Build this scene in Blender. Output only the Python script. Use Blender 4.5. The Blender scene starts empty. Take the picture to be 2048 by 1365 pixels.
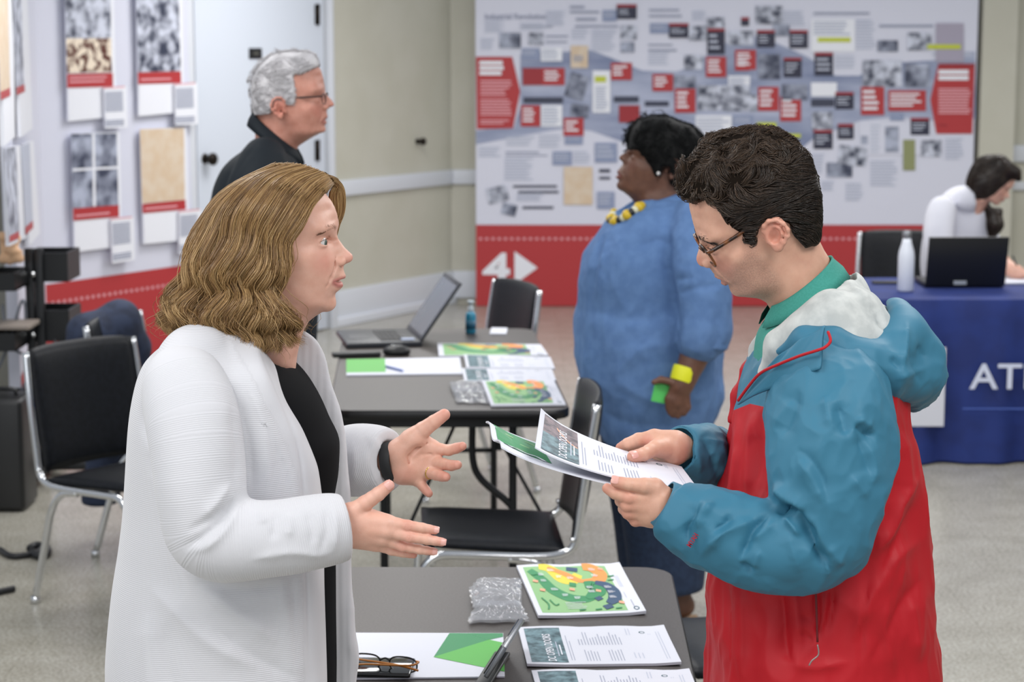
import bpy, bmesh, math, random
import numpy as np
from mathutils import Vector, Matrix, Euler

SC = bpy.context.scene
COL = SC.collection
# ---------------------------------------------------------------- camera
CAMH = 1.89
FPX, CX, CY = 4050.0, 1024.0, 682.5
PITCH = math.atan(597.5 / FPX)
cam_data = bpy.data.cameras.new('camera')
cam = bpy.data.objects.new('camera', cam_data)
COL.objects.link(cam)
cam.location = (0, 0, CAMH)
cam.rotation_euler = (math.pi / 2 - PITCH, 0, 0)
cam_data.sensor_width = 36.0
cam_data.lens = FPX / 2048 * 36.0
cam_data.clip_start = 0.05
cam_data.clip_end = 100
cam_data.dof.use_dof = True
cam_data.dof.focus_distance = 3.2
cam_data.dof.aperture_fstop = 7.0
SC.camera = cam
# ---------------------------------------------------------------- light
SC.view_settings.view_transform = 'Standard'
SC.view_settings.look = 'None'
SC.view_settings.gamma = 1.0
SC.view_settings.exposure = 0.0
SC.view_settings.use_curve_mapping = False
world = bpy.data.worlds.new('room_light')
SC.world = world
world.use_nodes = True
world.node_tree.nodes['Background'].inputs[0].default_value = (0.88, 0.93, 1.0, 1)
world.node_tree.nodes['Background'].inputs[1].default_value = 0.5


def area_light(name, loc, size, power, color=(1, 0.98, 0.96), rot=(0, 0, 0)):
    d = bpy.data.lights.new(name, 'AREA')
    d.shape = 'RECTANGLE'
    d.size, d.size_y = size
    d.energy = power
    d.color = color
    o = bpy.data.objects.new(name, d)
    o.location = loc
    o.rotation_euler = rot
    COL.objects.link(o)
    return o


for lx, ly, lp in ((-1.6, 1.6, 44), (1.2, 1.6, 44), (-1.6, 4.6, 42), (1.4, 4.6, 42), (-1.2, 8.0, 44), (1.8, 8.0, 44), (-0.6, 11.5, 50), (2.6, 11.5, 50), (5.2, 10.0, 46)):
    area_light('ceiling_lamp', (lx, ly, 2.95), (1.2, 1.2), lp)
# soft cool area light from the left behind the camera, out of view
area_light('front_left_light', (-2.5, -1.5, 2.3), (3.0, 2.0), 50, (0.93, 0.97, 1.0), (math.radians(62), 0, math.radians(-28)))

CP, SP = math.cos(PITCH), math.sin(PITCH)


def ray(px, py):
    rx, ry = (px - CX) / FPX, (py - CY) / FPX
    return Vector((rx, CP - ry * SP, -SP - ry * CP))


def W(px, py, Y):
    """the point at distance Y seen at a photo pixel"""
    d = ray(px, py)
    t = Y / d.y
    return Vector((d.x * t, Y, CAMH + d.z * t))


def G(px, py, Z=0.0):
    """the point at height Z seen at a photo pixel"""
    d = ray(px, py)
    t = (Z - CAMH) / d.z
    return Vector((d.x * t, d.y * t, Z))


def RP(px, py, p0, n):
    d = ray(px, py)
    o = Vector((0, 0, CAMH))
    t = (Vector(p0) - o).dot(n) / d.dot(n)
    return o + d * t


# ---------------------------------------------------------------- materials
def lin(c):
    if isinstance(c, str):
        c = tuple(int(c[i:i + 2], 16) for i in (0, 2, 4))
    return tuple(((v / 255) / 12.92 if v / 255 <= 0.04045 else ((v / 255 + 0.055) / 1.055) ** 2.4) for v in c) + (1.0,)


MATS = {}


def mat(name, color, rough=0.6, metal=0.0, spec=0.5, **kw):
    if name in MATS:
        return MATS[name]
    m = bpy.data.materials.new(name)
    m.use_nodes = True
    b = m.node_tree.nodes['Principled BSDF']
    b.inputs['Base Color'].default_value = lin(color)
    b.inputs['Roughness'].default_value = rough
    b.inputs['Metallic'].default_value = metal
    b.inputs['Specular IOR Level'].default_value = spec
    for k, v in kw.items():
        b.inputs[k.replace('_', ' ')].default_value = v
    MATS[name] = m
    return m


def nodes(m):
    return m.node_tree.nodes, m.node_tree.links, m.node_tree.nodes['Principled BSDF']


def add_noise_color(m, c1, c2, scale, detail=4, coord='Object', lo=0.4, hi=0.6, rough=None, bump=0, bump_dist=0.002, vscale=None):
    """procedural two-tone variation of the surface's own colour"""
    N, L, b = nodes(m)
    tc = N.new('ShaderNodeTexCoord')
    src = tc.outputs[coord]
    if vscale:
        mp = N.new('ShaderNodeMapping')
        mp.inputs['Scale'].default_value = vscale
        L.new(src, mp.inputs[0])
        src = mp.outputs[0]
    nz = N.new('ShaderNodeTexNoise')
    nz.inputs['Scale'].default_value = scale
    nz.inputs['Detail'].default_value = detail
    L.new(src, nz.inputs['Vector'])
    cr = N.new('ShaderNodeValToRGB')
    cr.color_ramp.elements[0].position = lo
    cr.color_ramp.elements[1].position = hi
    cr.color_ramp.elements[0].color = lin(c1)
    cr.color_ramp.elements[1].color = lin(c2)
    L.new(nz.outputs[0], cr.inputs[0])
    L.new(cr.outputs[0], b.inputs['Base Color'])
    if bump:
        bp = N.new('ShaderNodeBump')
        bp.inputs['Strength'].default_value = bump
        bp.inputs['Distance'].default_value = bump_dist
        L.new(nz.outputs[0], bp.inputs['Height'])
        L.new(bp.outputs[0], b.inputs['Normal'])
    return m


# ---------------------------------------------------------------- objects
def link(o, parent=None, label=None, cat=None, group=None, kind=None):
    COL.objects.link(o)
    if parent is not None:
        o.parent = parent
        o.matrix_parent_inverse = Matrix.Identity(4)
        # children are built in world space: subtract the parent's place
        if not o.get('_local'):
            o.matrix_parent_inverse = world_of(parent).inverted()
    if label:
        o['label'] = label
    if cat:
        o['category'] = cat
    if group:
        o['group'] = group
    if kind:
        o['kind'] = kind
    if '_local' in o:
        del o['_local']
    return o


def world_of(o):
    m = Matrix.LocRotScale(o.location, o.rotation_euler, o.scale)
    if o.parent:
        return world_of(o.parent) @ o.matrix_parent_inverse @ m
    return m


def empty(name, loc, label, cat, group=None, rz=0.0):
    o = bpy.data.objects.new(name, None)
    o.location = loc
    o.rotation_euler = (0, 0, rz)
    o.empty_display_size = 0.05
    link(o, None, label, cat, group)
    return o


class MB:
    """collects shapes into one mesh"""

    def __init__(self):
        self.v, self.f, self.m, self.s = [], [], [], []

    def add(self, verts, faces, mi=0, smooth=False):
        b = len(self.v)
        self.v += [tuple(p) for p in verts]
        for f in faces:
            self.f.append(tuple(i + b for i in f))
            self.m.append(mi)
            self.s.append(smooth)
        return self

    def box(self, c, size, mi=0, rz=0.0, rot=None, bevel=0.0):
        hx, hy, hz = size[0] / 2, size[1] / 2, size[2] / 2
        R = rot if rot is not None else Matrix.Rotation(rz, 3, 'Z')
        c = Vector(c)
        if bevel <= 0:
            vs = [c + R @ Vector((sx * hx, sy * hy, sz * hz)) for sx in (-1, 1) for sy in (-1, 1) for sz in (-1, 1)]
            fs = [(0, 1, 3, 2), (4, 6, 7, 5), (0, 4, 5, 1), (2, 3, 7, 6), (0, 2, 6, 4), (1, 5, 7, 3)]
            return self.add(vs, fs, mi)
        bm = bmesh.new()
        bmesh.ops.create_cube(bm, size=1.0)
        for v in bm.verts:
            v.co = Vector((v.co.x * size[0], v.co.y * size[1], v.co.z * size[2]))
        bmesh.ops.bevel(bm, geom=bm.edges[:], offset=min(bevel, min(size) * 0.49), segments=3, affect='EDGES', profile=0.5)
        bm.verts.index_update()
        vs = [c + R @ v.co for v in bm.verts]
        fs = [tuple(v.index for v in f.verts) for f in bm.faces]
        bm.free()
        return self.add(vs, fs, mi, True)

    def poly(self, pts, mi=0):
        return self.add(pts, [tuple(range(len(pts)))], mi)

    def prism(self, pts, h, mi=0):
        """pts: list of 3D points of the bottom; extruded along h vector"""
        n = len(pts)
        h = Vector(h)
        vs = [Vector(p) for p in pts] + [Vector(p) + h for p in pts]
        fs = [tuple(reversed(range(n))), tuple(range(n, 2 * n))]
        fs += [(i, (i + 1) % n, n + (i + 1) % n, n + i) for i in range(n)]
        return self.add(vs, fs, mi)

    def tube(self, pts, r, mi=0, n=10, caps=True, flat=None):
        pts = [Vector(p) for p in pts]
        rr = r if isinstance(r, (list, tuple)) else [r] * len(pts)
        vs, fs = [], []
        up = None
        for i, p in enumerate(pts):
            a = pts[max(i - 1, 0)]
            b = pts[min(i + 1, len(pts) - 1)]
            t = (b - a).normalized()
            if up is None:
                up = Vector((0, 0, 1)) if abs(t.z) < 0.9 else Vector((1, 0, 0))
            x = t.cross(up).normalized()
            up = x.cross(t).normalized()
            for k in range(n):
                an = 2 * math.pi * k / n
                vs.append(p + (x * math.cos(an) + up * math.sin(an)) * rr[i])
        for i in range(len(pts) - 1):
            for k in range(n):
                fs.append((i * n + k, i * n + (k + 1) % n, (i + 1) * n + (k + 1) % n, (i + 1) * n + k))
        if caps:
            fs.append(tuple(reversed(range(n))))
            fs.append(tuple(range((len(pts) - 1) * n, len(pts) * n)))
        return self.add(vs, fs, mi, True)

    def lathe(self, c, prof, mi=0, n=24):
        c = Vector(c)
        vs, fs = [], []
        for r, z in prof:
            for k in range(n):
                a = 2 * math.pi * k / n
                vs.append(c + Vector((r * math.cos(a), r * math.sin(a), z)))
        for i in range(len(prof) - 1):
            for k in range(n):
                fs.append((i * n + k, i * n + (k + 1) % n, (i + 1) * n + (k + 1) % n, (i + 1) * n + k))
        fs.append(tuple(reversed(range(n))))
        fs.append(tuple(range((len(prof) - 1) * n, len(prof) * n)))
        return self.add(vs, fs, mi, True)

    def build(self, name, mats, parent=None, local=False, **kw):
        me = bpy.data.meshes.new(name)
        me.from_pydata(self.v, [], self.f)
        if not isinstance(mats, (list, tuple)):
            mats = [mats]
        for m in mats:
            me.materials.append(m)
        me.polygons.foreach_set('material_index', self.m)
        me.polygons.foreach_set('use_smooth', self.s)
        bm = bmesh.new()
        bm.from_mesh(me)
        bmesh.ops.recalc_face_normals(bm, faces=bm.faces)
        bm.to_mesh(me)
        bm.free()
        me.update()
        o = bpy.data.objects.new(name, me)
        if local:
            o['_local'] = True
        return link(o, parent, **kw)


def smooth_path(pts, n=6):
    """Catmull-Rom through the points"""
    P = [Vector(p) for p in pts]
    out = []
    for i in range(len(P) - 1):
        p0, p1, p2, p3 = P[max(i - 1, 0)], P[i], P[i + 1], P[min(i + 2, len(P) - 1)]
        for k in range(n):
            t = k / n
            out.append(0.5 * ((2 * p1) + (p2 - p0) * t + (2 * p0 - 5 * p1 + 4 * p2 - p3) * t * t + (3 * p1 - p0 - 3 * p2 + p3) * t ** 3))
    out.append(P[-1])
    return out


def text_verts(body, size=1.0, bold=0.0, align='LEFT', shear=0.0):
    """letters as flat triangles in the xy plane"""
    cu = bpy.data.curves.new('t', 'FONT')
    cu.body = body
    cu.size = size
    cu.offset = bold
    cu.align_x = align
    cu.shear = shear
    cu.resolution_u = 3
    o = bpy.data.objects.new('t', cu)
    COL.objects.link(o)
    dg = bpy.context.evaluated_depsgraph_get()
    me = bpy.data.meshes.new_from_object(o.evaluated_get(dg))
    vs = [v.co.copy() for v in me.vertices]
    fs = [tuple(p.vertices) for p in me.polygons]
    bpy.data.objects.remove(o)
    bpy.data.curves.remove(cu)
    bpy.data.meshes.remove(me)
    return vs, fs


def add_text(mb, body, size, M, mi=0, bold=0.0, align='LEFT', sx=1.0):
    vs, fs = text_verts(body, size, bold, align)
    mb.add([M @ Vector((v.x * sx, v.y, 0)) for v in vs], fs, mi)
# ---------------------------------------------------------------- solid modelling on a grid
def smin(a, b, k):
    if k <= 0:
        return np.minimum(a, b)
    h = np.maximum(k - np.abs(a - b), 0) / k
    return np.minimum(a, b) - h * h * k * 0.25


def smax(a, b, k):
    return -smin(-a, -b, k)


class Field:
    def __init__(self, lo, hi, h):
        self.lo = np.array(lo, float)
        self.h = h
        n = np.ceil((np.array(hi, float) - self.lo) / h).astype(int) + 1
        self.n = n
        self.ax = [(self.lo[i] + h * np.arange(n[i])).astype(np.float32) for i in range(3)]
        self.F = np.full(n, 0.5, np.float32)

    def block(self, lo, hi):
        sl = []
        for i in range(3):
            a = int(max(0, math.floor((lo[i] - self.lo[i]) / self.h)))
            b = int(min(self.n[i], math.ceil((hi[i] - self.lo[i]) / self.h) + 1))
            if b <= a:
                return None, None
            sl.append(slice(a, b))
        x = self.ax[0][sl[0]][:, None, None]
        y = self.ax[1][sl[1]][None, :, None]
        z = self.ax[2][sl[2]][None, None, :]
        return tuple(sl), (x, y, z)

    def fn(self, f, lo, hi, k=0.0, op='u'):
        sl, P = self.block(lo, hi)
        if sl is None:
            return self
        d = f(*P)
        if op == 'u':
            self.F[sl] = smin(self.F[sl], d, k)
        elif op == 's':
            self.F[sl] = smax(self.F[sl], -d, k)
        elif op == 'i':
            self.F[sl] = smax(self.F[sl], d, k)
        elif op == 'a':
            self.F[sl] = self.F[sl] + d
        return self

    def cone(self, a, b, r1, r2=None, k=0.006, op='u', sq=None):
        """tapered limb; sq = (direction, factor) squashes it along a direction"""
        r2 = r1 if r2 is None else r2
        a = np.array(a, float)
        b = np.array(b, float)
        m = max(r1, r2) * (1.0 if sq is None else max(1.0, sq[1])) + 2 * k + 3 * self.h
        lo, hi = np.minimum(a, b) - m, np.maximum(a, b) + m

        def f(x, y, z):
            ba = b - a
            L2 = float(ba @ ba) + 1e-12
            px, py, pz = x - a[0], y - a[1], z - a[2]
            t = np.clip((px * ba[0] + py * ba[1] + pz * ba[2]) / L2, 0, 1)
            qx, qy, qz = px - t * ba[0], py - t * ba[1], pz - t * ba[2]
            q2 = qx * qx + qy * qy + qz * qz
            if sq is not None:
                dv = np.array(sq[0], float)
                dv /= np.linalg.norm(dv)
                s = qx * dv[0] + qy * dv[1] + qz * dv[2]
                q2 = q2 + s * s * (1 / sq[1] ** 2 - 1)
                dd = np.sqrt(np.maximum(q2, 1e-12)) - (r1 + (r2 - r1) * t)
                return dd * min(1.0, sq[1])
            return np.sqrt(q2) - (r1 + (r2 - r1) * t)
        return self.fn(f, lo, hi, k, op)

    def chain(self, pts, rs, k=0.006, op='u', sq=None):
        for i in range(len(pts) - 1):
            r1 = rs[i] if isinstance(rs, (list, tuple)) else rs
            r2 = rs[i + 1] if isinstance(rs, (list, tuple)) else rs
            self.cone(pts[i], pts[i + 1], r1, r2, k, op, sq)
        return self

    def ell(self, c, r, k=0.006, op='u', rot=None):
        c = np.array(c, float)
        r = np.array([r] * 3 if np.isscalar(r) else r, float)
        m = r.max() + 2 * k + 3 * self.h
        Rm = None if rot is None else np.array(rot)

        def f(x, y, z):
            px, py, pz = x - c[0], y - c[1], z - c[2]
            if Rm is not None:
                px, py, pz = (Rm[0, 0] * px + Rm[1, 0] * py + Rm[2, 0] * pz,
                              Rm[0, 1] * px + Rm[1, 1] * py + Rm[2, 1] * pz,
                              Rm[0, 2] * px + Rm[1, 2] * py + Rm[2, 2] * pz)
            k0 = np.sqrt((px / r[0]) ** 2 + (py / r[1]) ** 2 + (pz / r[2]) ** 2)
            k1 = np.sqrt((px / r[0] ** 2) ** 2 + (py / r[1] ** 2) ** 2 + (pz / r[2] ** 2) ** 2) + 1e-9
            return k0 * (k0 - 1) / k1
        return self.fn(f, c - m, c + m, k, op)

    def loft(self, rows, n=2.3, k=0.01, op='u', shell=0.0, off=0.0, cap=True):
        """rows: (z, cx, cy, ax, ay) cross sections"""
        R = np.array(sorted(rows), float)
        zlo, zhi = R[0, 0], R[-1, 0]
        zz = self.ax[2]
        P = [pchip(R[:, 0], R[:, i], np.clip(zz, zlo, zhi)) for i in (1, 2, 3, 4)]
        m = R[:, 3:5].max() + 0.1
        lo = (R[:, 1].min() - m, R[:, 2].min() - m, zlo - (0.05 if cap else 9))
        hi = (R[:, 1].max() + m, R[:, 2].max() + m, zhi + (0.05 if cap else 9))
        sl, Q = self.block(lo, hi)
        x, y, z = Q
        c1, c2, a, b = [p[sl[2]][None, None, :].astype(np.float32) for p in P]
        a, b = a + off, b + off
        dx, dy = np.abs(x - c1) / a, np.abs(y - c2) / b
        rr = (dx ** n + dy ** n) ** (1 / n)
        ang = np.sqrt(dx ** 2 + dy ** 2) + 1e-6
        loc = np.sqrt((dx * a) ** 2 + (dy * b) ** 2) / ang
        d = (rr - 1) * loc
        if cap:
            d = smax(d, np.maximum(zlo - z, z - zhi), 0.01)
        if shell:
            d = np.abs(d) - shell
        if op == 'u':
            self.F[sl] = smin(self.F[sl], d, k)
        elif op == 's':
            self.F[sl] = smax(self.F[sl], -d, k)
        elif op == 'i':
            self.F[sl] = smax(self.F[sl], d, k)
        return self

    def surface(self, smooth=1):
        return surface_nets(self.F, self.lo, self.h, smooth)


def pchip(x, y, q):
    x, y = np.asarray(x, float), np.asarray(y, float)
    if len(x) == 2:
        return np.interp(q, x, y)
    h = np.diff(x)
    d = np.diff(y) / h
    m = np.zeros_like(y)
    for i in range(1, len(x) - 1):
        if d[i - 1] * d[i] > 0:
            w1, w2 = 2 * h[i] + h[i - 1], h[i] + 2 * h[i - 1]
            m[i] = (w1 + w2) / (w1 / d[i - 1] + w2 / d[i])
    m[0], m[-1] = d[0], d[-1]
    i = np.clip(np.searchsorted(x, q) - 1, 0, len(x) - 2)
    t = (q - x[i]) / h[i]
    return ((1 + 2 * t) * (1 - t) ** 2) * y[i] + t * (1 - t) ** 2 * h[i] * m[i] + t * t * (3 - 2 * t) * y[i + 1] + t * t * (t - 1) * h[i] * m[i + 1]


def surface_nets(F, lo, h, smooth=1):
    F = F.copy()
    for a in range(3):      # close at the border
        sl = [slice(None)] * 3
        for e in (0, -1):
            sl[a] = e
            F[tuple(sl)] = np.maximum(F[tuple(sl)], h * 0.3)
    nx, ny, nz = F.shape
    ins = F < 0
    cn = (nx - 1, ny - 1, nz - 1)
    cells = {}
    allc, allp = [], []
    quads = []
    for a in range(3):
        s0 = [slice(None)] * 3
        s1 = [slice(None)] * 3
        s0[a] = slice(0, -1)
        s1[a] = slice(1, None)
        A, B = ins[tuple(s0)], ins[tuple(s1)]
        idx = np.argwhere(A != B)
        if not len(idx):
            continue
        fa = F[tuple(idx.T)]
        i2 = idx.copy()
        i2[:, a] += 1
        fb = F[tuple(i2.T)]
        t = fa / (fa - fb)
        p = idx.astype(float)
        p[:, a] += t
        b, c = (a + 1) % 3, (a + 2) % 3
        ok = (idx[:, b] > 0) & (idx[:, c] > 0) & (idx[:, b] < F.shape[b] - 1) & (idx[:, c] < F.shape[c] - 1)
        idx, p = idx[ok], p[ok]
        inside_first = ins[tuple(idx.T)]
        q = []
        for db, dc in ((-1, -1), (0, -1), (0, 0), (-1, 0)):
            ci = idx.copy()
            ci[:, b] += db
            ci[:, c] += dc
            lin_i = (ci[:, 0] * cn[1] + ci[:, 1]) * cn[2] + ci[:, 2]
            q.append(lin_i)
            allc.append(lin_i)
            allp.append(p)
        q = np.stack(q, 1)
        q[~inside_first] = q[~inside_first][:, ::-1]
        quads.append(q)
    allc = np.concatenate(allc)
    allp = np.concatenate(allp)
    quads = np.concatenate(quads)
    uniq, inv = np.unique(allc, return_inverse=True)
    V = np.stack([np.bincount(inv, allp[:, i], len(uniq)) for i in range(3)], 1)
    V /= np.bincount(inv, minlength=len(uniq))[:, None]
    Q = np.searchsorted(uniq, quads)
    for _ in range(smooth):
        V = V * 0.5 + 0.5 * neighbours(V, Q)
    return V * h + np.array(lo), Q


def neighbours(V, Q):
    a = np.concatenate([Q[:, 0], Q[:, 1], Q[:, 2], Q[:, 3]])
    b = np.concatenate([Q[:, 1], Q[:, 2], Q[:, 3], Q[:, 0]])
    s = np.stack([np.bincount(a, V[b, i], len(V)) + np.bincount(b, V[a, i], len(V)) for i in range(V.shape[1])], 1)
    c = np.bincount(a, minlength=len(V)) + np.bincount(b, minlength=len(V))
    return s / np.maximum(c, 1)[:, None]


def normals_of(V, Q):
    n = np.cross(V[Q[:, 2]] - V[Q[:, 0]], V[Q[:, 3]] - V[Q[:, 1]])
    N = np.zeros_like(V)
    for i in range(3):
        for k in range(4):
            N[:, i] += np.bincount(Q[:, k], n[:, i], len(V))
    return N / (np.linalg.norm(N, axis=1)[:, None] + 1e-12)


def np_mesh(name, V, Q, mats, parent=None, attrs=None, mi=None, **kw):
    me = bpy.data.meshes.new(name)
    nv, nq, k = len(V), len(Q), Q.shape[1]
    me.vertices.add(nv)
    me.vertices.foreach_set('co', np.ascontiguousarray(V, dtype=np.float32).ravel())
    me.loops.add(nq * k)
    me.loops.foreach_set('vertex_index', np.ascontiguousarray(Q, dtype=np.int32).ravel())
    me.polygons.add(nq)
    me.polygons.foreach_set('loop_start', np.arange(0, nq * k, k, dtype=np.int32))
    me.polygons.foreach_set('loop_total', np.full(nq, k, dtype=np.int32))
    me.polygons.foreach_set('use_smooth', np.ones(nq, dtype=bool))
    if mi is not None:
        me.polygons.foreach_set('material_index', mi.astype(np.int32))
    if not isinstance(mats, (list, tuple)):
        mats = [mats]
    for m in mats:
        me.materials.append(m)
    if attrs:
        for an, av in attrs.items():
            at = me.attributes.new(an, 'FLOAT', 'POINT')
            at.data.foreach_set('value', np.ascontiguousarray(av, dtype=np.float32))
    me.update(calc_edges=True)
    me.validate()
    o = bpy.data.objects.new(name, me)
    return link(o, parent, **kw)


def join_parts(parts):
    """[(V,Q,attrs)] -> one V,Q,attrs"""
    Vs, Qs, As, b = [], [], {}, 0
    keys = set()
    for p in parts:
        keys |= set(p[2].keys())
    for V, Q, A in parts:
        Vs.append(V)
        Qs.append(Q + b)
        b += len(V)
        for kk in keys:
            As.setdefault(kk, []).append(A.get(kk, np.full(len(V), -1.0)))
    return np.concatenate(Vs), np.concatenate(Qs), {k: np.concatenate(v) for k, v in As.items()}


def seg_dist(P, pts):
    """distance of points P (n,3 or n,2) to a polyline"""
    P = np.asarray(P, float)
    D = np.full(len(P), 1e9)
    for a, b in zip(pts[:-1], pts[1:]):
        a, b = np.array(a, float), np.array(b, float)
        ba = b - a
        t = np.clip(((P - a) @ ba) / (ba @ ba + 1e-12), 0, 1)
        D = np.minimum(D, np.linalg.norm(P - a - t[:, None] * ba, axis=1))
    return D


def in_poly(P, poly):
    """signed distance to a 2D polygon, positive inside"""
    P = np.asarray(P, float)
    x, y = P[:, 0], P[:, 1]
    ins = np.zeros(len(P), bool)
    n = len(poly)
    for i in range(n):
        x1, y1 = poly[i]
        x2, y2 = poly[(i + 1) % n]
        c = ((y1 > y) != (y2 > y)) & (x < (x2 - x1) * (y - y1) / (y2 - y1 + 1e-12) + x1)
        ins ^= c
    d = seg_dist(P, list(poly) + [poly[0]])
    return np.where(ins, d, -d)


def to_px(V):
    """photo pixel of world points (used only to lay out features that were measured there)"""
    V = np.asarray(V, float)
    X, Y, Z = V[:, 0], V[:, 1], V[:, 2] - CAMH
    d = Y * CP - Z * SP
    u = Y * SP + Z * CP
    return np.stack([CX + FPX * X / d, CY - FPX * u / d], 1)
# ================================================================ the room
M_wall = mat('beige_paint', 'c3c2b5', 0.7)
add_noise_color(M_wall, 'c2c0b2', 'c6c4b7', 3)
M_trim = mat('white_trim_paint', 'd6dae2', 0.45)
M_door = mat('white_door_paint', 'd3dae6', 0.4)
M_board = mat('white_board', 'd9dbea', 0.5)
M_red = mat('red_print', 'b23438', 0.5)
M_dark = mat('dark_print', '2a2c42', 0.5)
M_bgrey = mat('blue_grey_print', '8f9ab8', 0.5)
M_lgrey = mat('light_grey_print', 'bfc5d6', 0.5)
M_ink = mat('ink', '3f4356', 0.6)
M_greyink = mat('grey_ink', '9aa0b4', 0.6)
M_pink = mat('pale_red_ink', 'e2a0a8', 0.6)
M_whitep = mat('white_print', 'eceef6', 0.5)
M_lime = mat('lime_print', 'c3cc3e', 0.5)
M_sepia = mat('sepia_print', 'd8c3a6', 0.6)
add_noise_color(M_sepia, 'd6bfa4', 'dccbb6', 14)
M_mauve = mat('mauve_print', 'a9a3b5', 0.6)
M_photo = mat('monochrome_photo', '606878', 0.5)
add_noise_color(M_photo, '3a4056', 'b4bbcf', 9.0, 5, lo=0.36, hi=0.66)
M_photo2 = mat('monochrome_photo_fine', '606878', 0.5)
add_noise_color(M_photo2, '33394e', 'd3d8e8', 14.0, 5, lo=0.36, hi=0.62)
M_cphoto = mat('colour_photo', 'a08878', 0.5)
add_noise_color(M_cphoto, '5a2c22', 'efe0cc', 22.0, 3, lo=0.42, hi=0.56)
M_land = mat('landscape_print', '9aa3c0', 0.5)
add_noise_color(M_land, '7b86a6', 'b4bbd2', 1.2, 6, lo=0.35, hi=0.65, vscale=(1.0, 1, 4.5))
M_knob = mat('dark_bronze', '2a2420', 0.35, 0.8)

YB = G(1024, 613, 0).y           # back wall
# floor: speckled terrazzo-look tile with a waxed gloss
M_floor = mat('waxed_terrazzo_tile', 'b7b5ab', 0.22)
N, L, b = nodes(M_floor)
tc = N.new('ShaderNodeTexCoord')
n1 = N.new('ShaderNodeTexNoise'); n1.inputs['Scale'].default_value = 90; n1.inputs['Detail'].default_value = 3
n2 = N.new('ShaderNodeTexNoise'); n2.inputs['Scale'].default_value = 7; n2.inputs['Detail'].default_value = 5
br = N.new('ShaderNodeTexBrick'); br.offset = 0
br.inputs['Scale'].default_value = 1.0
br.inputs['Brick Width'].default_value = 0.305; br.inputs['Row Height'].default_value = 0.305
br.inputs['Mortar Size'].default_value = 0.0012
br.inputs['Color1'].default_value = (1, 1, 1, 1); br.inputs['Color2'].default_value = (0.93, 0.93, 0.92, 1)
br.inputs['Mortar'].default_value = (0.72, 0.7, 0.66, 1)
L.new(tc.outputs['Object'], n1.inputs['Vector']); L.new(tc.outputs['Object'], n2.inputs['Vector']); L.new(tc.outputs['Object'], br.inputs['Vector'])
c1 = N.new('ShaderNodeValToRGB'); c1.color_ramp.elements[0].position = 0.38; c1.color_ramp.elements[1].position = 0.6
c1.color_ramp.elements[0].color = lin('98948a'); c1.color_ramp.elements[1].color = lin('bbb8ad')
c2 = N.new('ShaderNodeValToRGB'); c2.color_ramp.elements[0].position = 0.35; c2.color_ramp.elements[1].position = 0.65
c2.color_ramp.elements[0].color = (0.86, 0.85, 0.83, 1); c2.color_ramp.elements[1].color = (1, 1, 1, 1)
L.new(n1.outputs[0], c1.inputs[0]); L.new(n2.outputs[0], c2.inputs[0])
m1 = N.new('ShaderNodeMixRGB'); m1.blend_type = 'MULTIPLY'; m1.inputs[0].default_value = 1
m2 = N.new('ShaderNodeMixRGB'); m2.blend_type = 'MULTIPLY'; m2.inputs[0].default_value = 1
L.new(c1.outputs[0], m1.inputs[1]); L.new(c2.outputs[0], m1.inputs[2])
L.new(m1.outputs[0], m2.inputs[1]); L.new(br.outputs[0], m2.inputs[2]); L.new(m2.outputs[0], b.inputs['Base Color'])
MB().box((0.5, YB / 2 - 0.5, -0.05), (13, YB + 3.2, 0.1)).build('floor', M_floor, kind='structure')

WH = 3.0
# left wall runs obliquely: through these two floor points
wl_a = Vector((-0.54, 14.55, 0))
wl_dir = Vector((0.516, 0.857, 0)).normalized()
wl_n = Vector((wl_dir.y, -wl_dir.x, 0))          # faces the room
wl_off = wl_a
# where the left wall meets the back wall
tt = (YB + 0.18 - wl_a.y) / wl_dir.y
corner = wl_a + wl_dir * tt
BWY = YB + 0.18


def on_left(px, py, off=0.0):
    return RP(px, py, wl_a + wl_n * off, wl_n)


MB().box((corner.x + 4.0, BWY + 0.05, WH / 2), (8.6, 0.1, WH)).build('wall_back', M_wall, kind='structure')
a0 = wl_a + wl_dir * (tt + 0.1)
a1 = wl_a - wl_dir * 6.2
ctr = (a0 + a1) / 2 - wl_n * 0.05
ang = math.atan2(wl_dir.y, wl_dir.x)
MB().box((ctr.x, ctr.y, WH / 2), ((a0 - a1).length, 0.1, WH), rz=ang).build('wall_left', M_wall, kind='structure')


def strip_left(pxa, pxb, z, h, d, name, m, pya=400):
    A = on_left(pxa, pya); B = on_left(pxb, pya)
    A.z = B.z = 0
    c = (A + B) / 2 + wl_n * d / 2
    return MB().box((c.x, c.y, z), ((B - A).length, d, h), rz=ang, bevel=0.006).build(name, m, kind='structure')


cx_corner = to_px([[corner.x, corner.y, 1.0]])[0][0]
# chair rail and baseboard on the left wall, right of the door
strip_left(650, cx_corner, 0.925, 0.105, 0.03, 'trim_1', M_trim)
strip_left(650, cx_corner, 0.14, 0.20, 0.03, 'baseboard_left', M_trim)
strip_left(650, cx_corner, 0.03, 0.06, 0.05, 'trim_2', M_trim)
bx0 = corner.x
bx1 = W(953, 400, BWY).x
MB().box(((bx0 + bx1) / 2, BWY - 0.015, 0.925), (bx1 - bx0 + 0.1, 0.03, 0.105), bevel=0.006).build('trim_3', M_trim, kind='structure')
MB().box(((bx0 + bx1) / 2, BWY - 0.015, 0.14), (bx1 - bx0 + 0.1, 0.03, 0.20), bevel=0.006).build('baseboard_back', M_trim, kind='structure')
MB().box((7.05, YB / 2 + 0.9, WH / 2), (0.1, YB + 0.2 - 1.0, WH)).build('wall_right', M_wall, kind='structure')
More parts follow.
